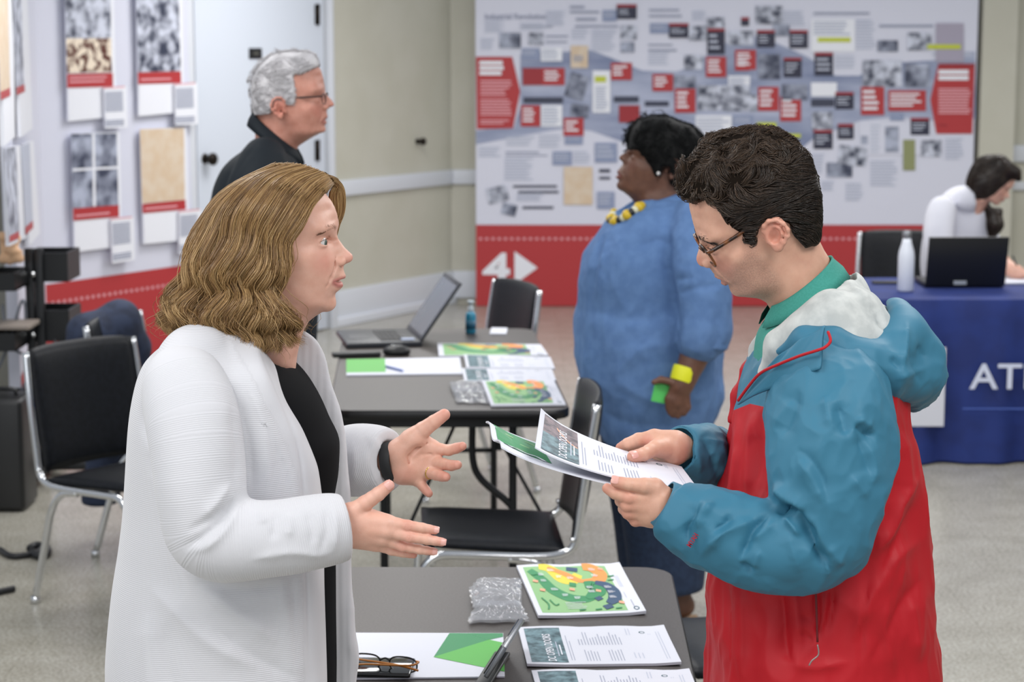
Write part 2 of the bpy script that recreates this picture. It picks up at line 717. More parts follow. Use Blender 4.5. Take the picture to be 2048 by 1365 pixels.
# pillar at the right end of the exhibition panel and the stretch of wall behind it
px0, px1 = W(1944, 300, BWY).x, W(2012, 300, BWY).x
MB().box(((px0 + px1) / 2, BWY - 0.11, WH / 2), (px1 - px0, 0.22, WH)).build('wall_pier', M_wall, kind='structure')
rx0, rx1 = px1, 6.98
zr = W(2030, 307, BWY).z
MB().box(((rx0 + rx1) / 2, BWY - 0.02, zr), (rx1 - rx0, 0.04, 0.12), bevel=0.008).build('trim_4', M_trim, kind='structure')
zr2 = W(2030, 372, BWY).z
MB().box(((rx0 + rx1) / 2, BWY - 0.015, zr2 + .0), (rx1 - rx0, 0.03, 0.06), bevel=0.006).build('trim_5', M_trim, kind='structure')

# ---- door in the left wall
dA, dB = on_left(384, 300), on_left(640, 300)
dA.z = dB.z = 0
dl = (dB - dA).length
dc = (dA + dB) / 2
door = MB().box((dc.x + wl_n.x * 0.022, dc.y + wl_n.y * 0.022, 1.18), (dl, 0.04, 2.34), rz=ang, bevel=0.004).build('door_1', M_door, kind='structure')
fA, fB = on_left(372, 300), on_left(652, 300)
fr = MB()
for q in (fA, fB):
    fr.box((q.x + wl_n.x * .03, q.y + wl_n.y * .03, 1.21), (0.055, 0.055, 2.42), rz=ang, bevel=0.004)
fc = (fA + fB) / 2
fr.box((fc.x + wl_n.x * .03, fc.y + wl_n.y * .03, 2.43), ((fB - fA).length, 0.055, 0.06), rz=ang, bevel=0.004)
fr.build('door_frame', M_trim, door)
kp = on_left(412, 318, 0.05)
Rk = Matrix((wl_dir, wl_n, Vector((0, 0, 1)))).transposed()
kb = MB()
kb.tube([kp - wl_n * 0.02, kp - wl_n * 0.008], 0.034, n=20)
kb.tube([kp - wl_n * 0.01, kp + wl_n * 0.03], 0.014, n=16)
kb.tube(smooth_path([kp + wl_n * 0.025, kp + wl_n * 0.035, kp + wl_n * 0.06, kp + wl_n * 0.075], 3), [0.014, 0.018, 0.026, 0.032, 0.037, 0.039, 0.038, 0.034, 0.026, 0.012], n=20)
kb.build('door_knob', M_knob, door)
for hy0, hy1 in ((8, 50), (280, 322)):
    hp0, hp1 = on_left(636, hy0, 0.05), on_left(636, hy1, 0.05)
    hm = MB()
    hm.tube([hp0, hp1], 0.014, n=12)
    hc = (hp0 + hp1) / 2
    hm.box(hc - wl_n * 0.008, (0.05, 0.006, (hp0 - hp1).length * .95), rz=ang)
    hm.build('door_hinge', M_knob, door)
sp = on_left(511, 107, 0.046)
sg = MB().box(sp, (0.125, 0.008, 0.066), rz=ang, bevel=0.003)
sgo = sg.build('door_sign', mat('black_plastic', '17181a', 0.4), label='small black plate fixed to the white door above the grey-haired man', cat='sign')
MB().box(sp + wl_n * 0.005, (0.05, 0.002, 0.018), rz=ang).build('name_strip', mat('sign_grey', '55564e', 0.4), sgo)
# small fixture on the wall right of the door
wp = on_left(838, 283, 0.02)
wk = MB().tube([wp - wl_n * .02, wp], 0.018, n=16).tube([wp, wp + wl_n * .03], 0.009, n=12)
wk.lathe((wp.x + wl_n.x * .035, wp.y + wl_n.y * .035, wp.z - .016), [(0.006, -.012), (0.020, -0.002), (0.025, 0.016), (0.020, 0.034), (0.006, 0.044)], n=14)
wk.build('wall_stop_knob', M_knob, label='small dark metal wall fitting on the beige wall right of the door', cat='wall fitting')

# ================================================================ exhibition panel on the back wall
BY = YB - 0.02
bl, brr = W(952, 400, BY).x, W(1957, 10, BY).x
bpanel = MB()
bpanel.box(((bl + brr) / 2, BY + 0.03, 1.27), (brr - bl, 0.06, 2.5))
B = MB()
BM = [M_board, M_red, M_dark, M_bgrey, M_lgrey, M_ink, M_greyink, M_pink, M_whitep, M_lime, M_sepia, M_mauve, M_photo, M_photo2, M_land, M_cphoto, mat('dark_red_print', '9b2a32', 0.5)]
MI = {'board': 0, 'red': 1, 'dark': 2, 'bg': 3, 'lg': 4, 'ink': 5, 'gi': 6, 'pk': 7, 'wh': 8, 'lime': 9, 'sep': 10, 'mv': 11, 'ph': 12, 'ph2': 13, 'land': 14, 'cp': 15, 'dr': 16}


def bpt(px, py, off):
    p = W(px, py, BY - off)
    return p


def brect(x0, y0, x1, y1, m, off, crop=None, rot=0):
    if crop == 1:
        x0, x1, y0, y1 = 940 + x0 / 2.904, 940 + x1 / 2.904, y0 / 2.904, y1 / 2.904
    elif crop == 2:
        x0, x1, y0, y1 = 1450 + x0 / 2.905, 1450 + x1 / 2.905, y0 / 2.905, y1 / 2.905
    off = off + 0.00004 * (len(B.f) % 60)
    cx_, cy_ = (x0 + x1) / 2, (y0 + y1) / 2
    pts = []
    for sx, sy in ((-1, 1), (1, 1), (1, -1), (-1, -1)):
        dx, dy = sx * (x1 - x0) / 2, sy * (y1 - y0) / 2
        c, s = math.cos(rot), math.sin(rot)
        pts.append(bpt(cx_ + dx * c - dy * s, cy_ + dx * s + dy * c, off))
    B.poly(pts, MI[m])
    return x0, y0, x1, y1


rng = random.Random(4)


def btext(x0, y0, x1, y1, m, off, crop, lines, bold=0.55, ragged=0.25):
    h = (y1 - y0) / lines
    for i in range(lines):
        w = (x1 - x0) * (1 - ragged * rng.random())
        brect(x0, y0 + i * h + h * (1 - bold) / 2, x0 + w, y0 + i * h + h * (1 + bold) / 2, m, off, crop)


def bpolyc(pts, m, off, crop):
    s = 2.904
    ox = 940 if crop == 1 else 1450
    B.poly([bpt(ox + x / s, y / s, off) for x, y in reversed(pts)], MI[m])


# landscape ribbon behind the tiles
top = [(35, 760), (100, 752), (255, 745), (292, 620), (292, 320), (420, 300), (560, 300), (700, 290), (830, 340), (1000, 410), (1200, 415), (1250, 400), (1480, 250), (1626, 200)]
bot = [(35, 840), (300, 790), (560, 745), (700, 760), (900, 830), (1100, 880), (1300, 880), (1626, 880)]
B.poly([bpt(940 + x / 2.904, y / 2.904, 0.002) for x, y in bot + top[::-1]], MI['land'])
top2 = [(145, 200), (300, 250), (480, 330), (640, 440), (780, 440), (900, 370), (1220, 350), (1400, 300), (1455, 300)]
bot2 = [(145, 880), (450, 860), (520, 800), (790, 700), (1000, 680), (1200, 700), (1455, 690)]
B.poly([bpt(1450 + x / 2.905, y / 2.905, 0.0024) for x, y in bot2 + top2[::-1]], MI['land'])
# red arrow panels
B.poly([bpt(940 + x / 2.904, y / 2.904, 0.006) for x, y in ((40, 750), (250, 745), (292, 530), (245, 330), (35, 330))], MI['red'])
B.poly([bpt(1450 + x / 2.905, y / 2.905, 0.006) for x, y in ((1228, 778), (1437, 778), (1452, 370), (1240, 370), (1192, 580))], MI['red'])
btext(55, 350, 200, 440, 'wh', 0.009, 1, 3, 0.75, 0.3)
btext(60, 462, 245, 560, 'pk', 0.009, 1, 5, 0.55)
btext(60, 572, 245, 675, 'pk', 0.009, 1, 6, 0.55, 0.15)
btext(60, 692, 235, 725, 'pk', 0.009, 1, 2, 0.55)
btext(1240, 402, 1430, 470, 'wh', 0.009, 2, 2, 0.75, 0.1)
btext(1240, 510, 1430, 665, 'pk', 0.009, 2, 9, 0.6, 0.1)
btext(1240, 720, 1300, 735, 'dr', 0.009, 2, 1)
brect(1240, 370, 1450, 392, 'dr', 0.009, 2)
for c, lst in ((1, [(305, 395, 420, 495, 'dr'), (420, 395, 550, 495, 'red'), (818, 365, 940, 465, 'red'), (1060, 430, 1180, 530, 'red'), (1190, 515, 1310, 655, 'red'),
                    (1370, 330, 1488, 448, 'red'), (1540, 290, 1626, 410, 'red'), (295, 612, 408, 735, 'red'), (543, 685, 660, 790, 'red'), (865, 612, 985, 712, 'dr')]),
               (2, [(58, 290, 180, 405, 'red'), (192, 505, 312, 645, 'red'), (320, 562, 442, 705, 'red'), (790, 505, 925, 668, 'red'), (948, 525, 1168, 645, 'red')])):
    for x0, y0, x1, y1, m in lst:
        brect(x0, y0, x1, y1, m, 0.008, c)
        if m == 'red':
            btext(x0 + 12, y0 + 12, x1 - 25, y1 - 22, 'wh', 0.011, c, 4 if y1 - y0 > 105 else 3, 0.5, 0.4)
for c, lst in ((1, [(852, 25, 968, 110), (1155, 135, 1270, 220), (1378, 165, 1480, 315), (1575, 100, 1620, 150)]),
               (2, [(185, 175, 290, 275), (375, 175, 482, 280), (340, 335, 445, 450), (520, 305, 628, 440), (640, 535, 748, 635), (515, 755, 625, 865), (655, 720, 748, 808), (1078, 685, 1188, 785), (98, 100, 140, 150)])):
    for x0, y0, x1, y1 in lst:
        brect(x0, y0, x1, y1, 'dark', 0.008, c)
        brect(x0, y0, x1, y0 + 16, 'dr', 0.010, c)
        if x1 - x0 > 60:
            btext(x0 + 12, y0 + 26, x1 - 18, y1 - 22, 'lg', 0.011, c, 3, 0.4, 0.4)
for c, lst in ((1, [(875, 150, 968, 230, 0), (875, 245, 955, 305, 0), (1375, 100, 1478, 160, 0), (170, 190, 295, 280, 0), (340, 190, 425, 260, 0), (565, 430, 675, 575, 0.3), (1245, 320, 1350, 405, 0),
                    (585, 605, 690, 680, 0.15), (1325, 495, 1626, 640, 0), (1500, 190, 1626, 255, 0), (100, 1085, 220, 1175, -0.25), (185, 1185, 270, 1250, 0.25), (1270, 150, 1375, 235, 0), (1185, 440, 1310, 510, 0)]),
               (2, [(178, 35, 335, 140, 0), (280, 140, 375, 210, 0), (12, 180, 165, 262, 0), (195, 315, 322, 460, 0), (800, 350, 1028, 505, 0), (1045, 370, 1188, 505, 0), (1060, 190, 1200, 292, 0), (885, 235, 1005, 300, 0),
                    (505, 650, 625, 755, 0), (330, 490, 480, 580, 0), (0, 550, 190, 645, 0), (590, 945, 740, 1030, 0), (660, 850, 825, 960, 0.1), (930, 735, 1010, 885, 0), (1138, 815, 1258, 910, 0), (790, 790, 830, 840, 0)])):
    for i, (x0, y0, x1, y1, r) in enumerate(lst):
        brect(x0, y0, x1, y1, 'ph' if i % 2 else 'ph2', 0.007, c, r)
for c, lst in ((1, [(770, 58, 852, 125), (1045, 135, 1155, 195), (300, 280, 405, 345), (725, 830, 855, 945), (480, 880, 592, 960), (738, 1115, 840, 1215), (550, 790, 655, 840)]),
               (2, [(45, 670, 165, 740), (960, 660, 1040, 700)])):
    for x0, y0, x1, y1 in lst:
        brect(x0, y0, x1, y1, 'bg', 0.007, c)
        btext(x0 + 8, y0 + 10, x1 - 15, y1 - 25, 'lg', 0.010, c, 3, 0.4)
brect(585, 265, 685, 395, 'sep', 0.008, 1); brect(545, 970, 712, 1190, 'sep', 0.008, 1); btext(600, 320, 670, 360, 'gi', 0.01, 1, 3)
brect(712, 410, 815, 655, 'wh', 0.008, 1); brect(725, 443, 790, 478, 'lime', 0.011, 1); btext(728, 500, 800, 640, 'lg', 0.011, 1, 9)
for r in ((412, 275, 535, 355), (412, 610, 535, 735), (1500, 440, 1626, 510), (1310, 670, 1520, 800)):
    brect(*r, 'wh', 0.008, 1); btext(r[0] + 8, r[1] + 10, r[2] - 10, r[3] - 10, 'lg', 0.011, 1, 6)
brect(500, 110, 755, 300, 'wh', 0.005, 2); brect(538, 218, 730, 245, 'lime', 0.008, 2); btext(515, 120, 740, 205, 'lg', 0.008, 2, 5)
brect(1225, 135, 1388, 360, 'mv', 0.008, 2); brect(1175, 258, 1370, 285, 'lime', 0.011, 2); brect(185, 712, 298, 745, 'lime', 0.011, 2); brect(330, 778, 440, 800, 'lime', 0.011, 2)
M_olive = mat('olive_print', '8f9468', 0.6)
BM.append(M_olive); MI['ol'] = len(BM) - 1
brect(1035, 812, 1105, 990, 'ol', 0.008, 2)
brect(500, 480, 650, 560, 'wh', 0.006, 2); brect(780, 705, 1200, 900, 'board', 0.004, 2)
for r, n_ in (((85, 115, 200, 190), 6), ((290, 130, 460, 175), 4), ((440, 60, 560, 150), 7), ((705, 170, 850, 300), 9), ((590, 165, 690, 230), 4), ((1035, 300, 1160, 380), 5), ((50, 850, 180, 915), 4), ((210, 790, 380, 850), 3),
              ((400, 780, 540, 860), 4), ((200, 915, 370, 1050), 8), ((600, 875, 700, 950), 4), ((270, 1120, 440, 1170), 4), ((60, 220, 140, 290), 5), ((1290, 60, 1370, 120), 5)):
    btext(*r, 'lg', 0.004, 1, n_, 0.5)
for r, n_ in (((335, 60, 480, 150), 6), ((760, 110, 880, 290), 10), ((845, 930, 1005, 1085), 9), ((700, 1060, 805, 1170), 6), ((1280, 800, 1385, 930), 7), ((640, 320, 780, 400), 4), ((500, 890, 580, 1010), 7), ((845, 720, 905, 890), 8), ((560, 1050, 640, 1110), 4), ((1205, 300, 1450, 330), 1)):
    btext(*r, 'lg', 0.0045, 2, n_, 0.5)
for r in ((580, 32, 665, 50), (580, 62, 750, 78), (615, 102, 735, 122), (610, 145, 860, 160), (1040, 52, 1215, 66), (1040, 86, 1230, 100), (440, 205, 570, 217), (440, 238, 565, 250), (1035, 255, 1175, 267), (1035, 285, 1200, 300), (300, 150, 480, 160), (205, 880, 400, 890), (205, 900, 450, 908),
          (250, 1075, 505, 1092), (280, 1108, 515, 1125), (305, 1198, 485, 1216), (750, 980, 815, 1005), (750, 1025, 815, 1045)):
    btext(r[0], r[1], r[2], r[3], 'ink' if r[1] > 970 else 'gi', 0.005, 1, 1, 0.8, 0)
for r in ((310, 565, 540, 600), (835, 560, 980, 595), (1015, 588, 1155, 618)):
    brect(*r, 'ink', 0.006, 1)
for r in ((500, 575, 635, 620),):
    brect(*r, 'ink', 0.006, 2)
for r in ((515, 70, 840, 86), (895, 142, 1210, 160)):
    btext(r[0], r[1], r[2], r[3], 'gi', 0.005, 2, 1, 0.8, 0)
# the heading that can still be read
s = (W(1092, 30, BY).x - W(969, 30, BY).x)
vs, fs = text_verts('Industrial Revolution', 1.0, 0.02)
tw = max(v.x for v in vs)
k = s / tw
o0 = W(969, 38, BY - 0.006)
B.add([Vector((o0.x + v.x * k, o0.y, o0.z + v.y * k * 1.05)) for v in vs], fs, MI['gi'])
# red foot of the panel with dotted line and the big 4 with an arrow
brect(952, 450, 1957, 640, 'red', 0.003)
x = 958
while x < 1950:
    brect(x, 475.5, x + 6, 480.5, 'pk', 0.006)
    x += 12.5
vs, fs = text_verts('4', 1.0, 0.03)
h4 = max(v.y for v in vs); w4 = max(v.x for v in vs)
p0, p1 = W(967, 566, BY - 0.006), W(1020, 506, BY - 0.006)
B.add([Vector((p0.x + v.x / w4 * (p1.x - p0.x), p0.y, p0.z + v.y / h4 * (p1.z - p0.z))) for v in vs], fs, MI['wh'])
B.poly([W(1029, 569, BY - 0.006), W(1075, 536, BY - 0.006), W(1029, 503, BY - 0.006)], MI['wh'])
for i, v in enumerate(B.v):      # keep the foot print above the floor
    if v[2] < 0.005:
        B.v[i] = (v[0], v[1], 0.005)
bo = bpanel.build('exhibition_panel', M_board, label='large white timeline panel with red foot and number 4 against the back wall', cat='exhibition panel')
B.build('printed_graphics', BM, bo)

# ================================================================ boards along the left wall
LB_n = wl_n


class Flat:
    """flat prints on a vertical plane given by a point and a normal"""

    def __init__(self, p0, n):
        self.p0, self.n = Vector(p0), n
        self.u = Vector((-n.y, n.x, 0))

    def pt(self, px, py, off):
        return RP(px, py, self.p0 + self.n * off, self.n)

    def quad(self, mb, pts, off, mi=0):
        mb.poly([self.pt(x, y, off) for x, y in pts], mi)

    def slab(self, mb, pts, off, th, mi=0):
        q = [self.pt(x, y, off) for x, y in pts]
        mb.prism(q, self.n * th, mi)


cornL = on_left(62, 300)
FL = Flat(wl_a, wl_n)
d2 = Vector((-0.175, 1, 0)).normalized()
n2_ = Vector((d2.y, -d2.x, 0))
FN = Flat(Vector((cornL.x, cornL.y, 0)), n2_)
cA, cB = on_left(62, 300), on_left(371, 300)
cA.z = cB.z = 0
lb = MB()
cc = (cA + cB) / 2 + wl_n * 0.03
lb.box((cc.x, cc.y, 1.27), ((cB - cA).length, 0.05, 2.5), rz=ang)
lbo = lb.build('display_board', M_board, label='white display board with red foot between the corner and the door', cat='display board')
pg = MB()
zr0 = 0.575
zz0 = 0.57


def zband(A, Bp, n, z0, z1, off, mb, mi):
    a, b_ = A + n * off, Bp + n * off
    mb.poly([Vector((a.x, a.y, z0)), Vector((b_.x, b_.y, z0)), Vector((b_.x, b_.y, z1)), Vector((a.x, a.y, z1))], mi)


zband(cA, cB, wl_n, 0.01, zz0, 0.058, pg, 0)
nd = int((cB - cA).length / 0.045)
for i in range(nd):
    a = cA.lerp(cB, (i + 0.2) / nd); b2 = cA.lerp(cB, (i + 0.65) / nd)
    zband(a, b2, wl_n, zz0 - 0.115, zz0 - 0.097, 0.060, pg, 1)
pg.build('printed_foot', [M_red, M_pink], lbo)
lb2 = MB()
cN = Vector((cornL.x, cornL.y, 0)) - d2 * 2.25
c0 = Vector((cornL.x, cornL.y, 0)) - d2 * 0.03 + n2_ * 0.0
cc = (cN + c0) / 2 + n2_ * 0.03
lb2.box((cc.x, cc.y, 1.27), (2.25, 0.05, 2.5), rz=math.atan2(d2.y, d2.x))
lb2o = lb2.build('display_board', M_board, label='white display board seen edge-on at the far left behind the shelf cart', cat='display board')
pg = MB()
zband(cN, c0, n2_, 0.01, 0.42, 0.058, pg, 0)
pg.build('printed_foot', [M_red], lb2o)

SM = [M_whitep, M_red, M_photo2, M_cphoto, M_sepia, M_pink, M_photo, M_lgrey, M_greyink]


def crp(x, y):
    return x / 2.482, y / 2.482


def card(label, outer, prints, F=FL, group='picture cards on the display boards'):
    mb = MB()
    F.slab(mb, [crp(*p) for p in outer], 0.075, 0.016, 0)
    o = mb.build('picture_card', SM, label=label, cat='picture card', group=group)
    g = MB()
    for pts, mi in prints:
        F.quad(g, [crp(*p) for p in pts], 0.0935 + 0.0008 * len(g.f), mi)
    g.build('printed_picture', SM, o)
    return o


card('white card with group photo above a small colour photo, top left',
     [(330, 603), (568, 578), (552, -60), (318, -60)],
     [([(328, 188), (551, 186), (549, -60), (320, -60)], 2), ([(332, 362), (556, 357), (552, 190), (328, 192)], 3), ([(333, 436), (562, 430), (560, 362), (332, 368)], 1),
      ([(345, 412), (520, 406), (519, 398), (345, 403)], 5), ([(345, 392), (530, 386), (529, 378), (345, 383)], 5)])
card('white card with a black and white group photo, top right of the left board',
     [(680, 577), (905, 556), (890, -60), (672, -60)],
     [([(688, 358), (898, 352), (886, -60), (674, -60)], 2), ([(686, 418), (900, 412), (898, 354), (684, 360)], 1), ([(700, 400), (850, 395), (849, 387), (700, 391)], 5)])
card('white card with four small black and white photos, lower left of the left board',
     [(362, 1252), (595, 1222), (582, 655), (350, 662)],
     [([(360, 1035), (588, 1022), (580, 662), (352, 665)], 6), ([(360, 850), (586, 838), (586, 826), (360, 838)], 0), ([(462, 1025), (476, 1025), (470, 665), (458, 665)], 0),
      ([(364, 1096), (592, 1076), (590, 1018), (362, 1036)], 1), ([(376, 1078), (545, 1062), (545, 1053), (376, 1069)], 5)])
card('white card with a tan parchment-coloured page, lower right of the left board',
     [(705, 1212), (930, 1190), (915, 632), (692, 640)],
     [([(706, 1010), (918, 992), (913, 636), (694, 642)], 4), ([(708, 1060), (924, 1040), (921, 992), (706, 1014)], 1), ([(720, 1042), (880, 1028), (880, 1019), (720, 1033)], 5)])


def caption(label, outer, F=FL, crop=True):
    cv = crp if crop else (lambda x, y: (x, y))
    mb = MB()
    F.slab(mb, [cv(*p) for p in outer], 0.10, 0.012, 0)
    o = mb.build('caption_card', [M_whitep], label=label, cat='caption card', group='small caption cards on the display boards')
    g = MB()
    (ax, ay), (bx, by), (cx_, cy_), (dx, dy) = outer    # bl, br, tr, tl

    def q(u0, v0, u1, v1, mi):
        def P(u, v):
            x = (ax * (1 - u) + bx * u) * (1 - v) + (dx * (1 - u) + cx_ * u) * v
            y = (ay * (1 - u) + by * u) * (1 - v) + (dy * (1 - u) + cy_ * u) * v
            return cv(x, y)
        F.quad(g, [P(u0, v0), P(u1, v0), P(u1, v1), P(u0, v1)], 0.1135, mi)
    q(0, 0.97, 1, 1.0, 0)
    for i in range(10):
        q(0.1, 0.40 + i * 0.05, 0.9, 0.43 + i * 0.05, 2)
    for i in range(3):
        q(0.08, 0.05 + i * 0.055, 0.92, 0.085 + i * 0.055, 1)
    g.build('printed_text', [M_pink, M_greyink, M_greyink], o)


caption('small caption card beside the colour photo, top left of the left board', [(516, 638), (626, 632), (620, 428), (510, 434)])
caption('small caption card beside the upper group photo, nearest the door top', [(866, 622), (976, 616), (970, 410), (862, 416)])
caption('small caption card beside the four small photos, lower left', [(552, 1308), (662, 1290), (656, 1075), (546, 1085)])
caption('small caption card beside the tan page, lower right near the door', [(884, 1262), (985, 1250), (992, 1038), (884, 1048)])
# cards on the nearer board, seen edge-on
cr5 = 355 / 130.0


def c5(pts):
    return [(x / cr5 * 2.482, y / cr5 * 2.482) for x, y in pts]


card('edge-on card with a tall grey photo, upper right of the far left board', c5([(95, 750), (160, 700), (130, -40), (62, -40)]),
     [(c5([(88, 478), (132, 460), (116, -40), (66, -40)]), 2), (c5([(92, 520), (137, 500), (134, 460), (90, 478)]), 1)], FN)
card('edge-on card with a pale drawing, upper left of the far left board', c5([(0, 800), (62, 745), (50, -40), (-22, -40)]),
     [(c5([(2, 505), (55, 480), (44, -40), (-18, -40)]), 4), (c5([(4, 548), (58, 522), (56, 478), (2, 503)]), 1)], FN)
card('edge-on card with a grey print, lower right of the far left board', c5([(140, 1345), (200, 1275), (165, 770), (110, 790)]),
     [(c5([(138, 1240), (180, 1205), (162, 780), (114, 800)]), 7), (c5([(140, 1285), (182, 1245), (180, 1205), (138, 1242)]), 1)], FN)
card('edge-on card with a blue and red print, lower left of the far left board', c5([(30, 1345), (125, 1300), (90, 795), (10, 810)]),
     [(c5([(52, 1290), (105, 1262), (88, 800), (20, 812)]), 2), (c5([(54, 1325), (107, 1300), (105, 1262), (52, 1290)]), 1)], FN)
# ================================================================ furniture
M_chrome = mat('chrome', 'd8dadd', 0.12, 1.0)
M_vinyl = mat('black_vinyl', '14171c', 0.45, spec=0.25)
add_noise_color(M_vinyl, '0c0f14', '12151b', 60, 2, bump=0.15, bump_dist=0.001)
M_top = mat('dark_brown_laminate', '4a4643', 0.42)
add_noise_color(M_top, '45403d', '4e4947', 220, 2, bump=0.2, bump_dist=0.0003)
M_edge = mat('black_edge', '131316', 0.4)
M_leg = mat('black_steel', '15171a', 0.38, 0.2)
M_blackpl = mat('black_plastic', '17181a', 0.4)
M_paper = mat('white_paper', 'd8dae4', 0.6)
TZ = 0.75


def rounded_rect(x0, y0, x1, y1, r, n=5):
    pts = []
    for cx_, cy_, a0_ in ((x1 - r, y1 - r, 0), (x0 + r, y1 - r, 90), (x0 + r, y0 + r, 180), (x1 - r, y0 + r, 270)):
        for i in range(n + 1):
            a = math.radians(a0_ + 90 * i / n)
            pts.append((cx_ + r * math.cos(a), cy_ + r * math.sin(a)))
    return pts


def folding_table(name, label, x0, y0, x1, y1, skew, legs_y):
    """rectangular folding table, long side along y; skew shifts x per metre of y"""
    t = empty(name, ((x0 + x1) / 2, (y0 + y1) / 2, 0), label, 'table')
    S = lambda x, y, z: Vector((x + skew * (y - y0), y, z))
    rr = rounded_rect(x0, y0, x1, y1, 0.07)
    mb = MB()
    n = len(rr)
    prof = [(TZ, 0.004), (TZ - 0.004, 0.0), (TZ - 0.026, 0.0), (TZ - 0.03, 0.004)]
    cxm, cym = (x0 + x1) / 2, (y0 + y1) / 2
    rings = []
    for z, ins in prof:
        ring = []
        for x, y in rr:
            dx = -ins if x > cxm else ins
            dy = -ins if y > cym else ins
            ring.append(S(x + dx, y + dy, z))
        rings.append(ring)
    vs = [p for r in rings for p in r]
    top = [tuple(range(n))]
    side = [(i * n + k, i * n + (k + 1) % n, (i + 1) * n + (k + 1) % n, (i + 1) * n + k) for i in range(3) for k in range(n)]
    mb.add(vs, top, 0)
    mb.add(vs, side, 1, True)
    mb.add(vs, [tuple(range(3 * n, 4 * n))], 1)
    mb.build('tabletop', [M_top, M_edge], t)
    ap = MB()
    i_ = 0.05
    for (xa, ya), (xb, yb) in (((x0 + i_, y0 + i_), (x1 - i_, y0 + i_)), ((x1 - i_, y0 + i_), (x1 - i_, y1 - i_)), ((x1 - i_, y1 - i_), (x0 + i_, y1 - i_)), ((x0 + i_, y1 - i_), (x0 + i_, y0 + i_))):
        A, Bq = S(xa, ya, TZ - 0.045), S(xb, yb, TZ - 0.045)
        d = (Bq - A)
        a_ = math.atan2(d.y, d.x)
        ap.box((A + Bq) / 2, (d.length + 0.02, 0.02, 0.032), rz=a_)
    ap.build('apron', M_leg, t)
    for sgn, ly in ((1, legs_y[0]), (-1, legs_y[1])):
        for lx in (x0 + 0.17, x1 - 0.17):
            l = MB()
            l.tube(smooth_path([S(lx, ly, TZ - 0.05), S(lx, ly, 0.42), S(lx, ly, 0.02)], 3), 0.0135)
            l.tube([S(lx, ly, 0.0), S(lx, ly, 0.03)], 0.018)
            l.build('leg', M_leg, t)
        b = MB()
        b.tube([S(x0 + 0.17, ly, 0.30), S(x1 - 0.17, ly, 0.30)], 0.010)
        b.build('crossbar', M_leg, t)
        # folding brace: runs from the crossbar up under the top, with a bend
        cxx = (x0 + x1) / 2 + 0.10
        b = MB()
        b.tube(smooth_path([S(cxx - .02, ly, TZ - 0.06), S(cxx - .02, ly, 0.55), S(cxx + 0.01, ly, 0.48), S(cxx + 0.10, ly, 0.40), S(cxx + 0.13, ly, 0.33), S(cxx + .13, ly, 0.30)], 4), 0.012)
        b.build('brace', M_leg, t)
        for s2 in (-1, 1):
            b = MB()
            b.tube([S(cxx - 0.02 if s2 < 0 else cxx, ly + sgn * 0.38, TZ - 0.05), S(cxx + s2 * 0.24, ly, 0.30)], 0.006)
            b.build('brace', M_leg, t)
    return t


# far table: near edge about y=820 in the photo, far edge about y=657
fY0, fY1 = G(900, 822, TZ).y, G(900, 657, TZ).y
fr0, fr1 = G(1142, 822, TZ).x, G(1066, 657, TZ).x
skew = (fr1 - fr0) / (fY1 - fY0)
far_table = folding_table('folding_table', 'long dark folding table in the middle, behind the talking pair, with a laptop on it', fr0 - 0.76, fY0, fr0, fY1, skew, (fY0 + 0.22, fY1 - 0.25))
# near table
nY1 = G(1200, 1134, TZ).y
nX1 = G(1332, 1160, TZ).x
near_table = folding_table('folding_table', 'dark folding table between the woman in white and the man in the red jacket', nX1 - 0.86, nY1 - 0.96, nX1, nY1, 0.02, (nY1 - 0.6, nY1 - 0.18))


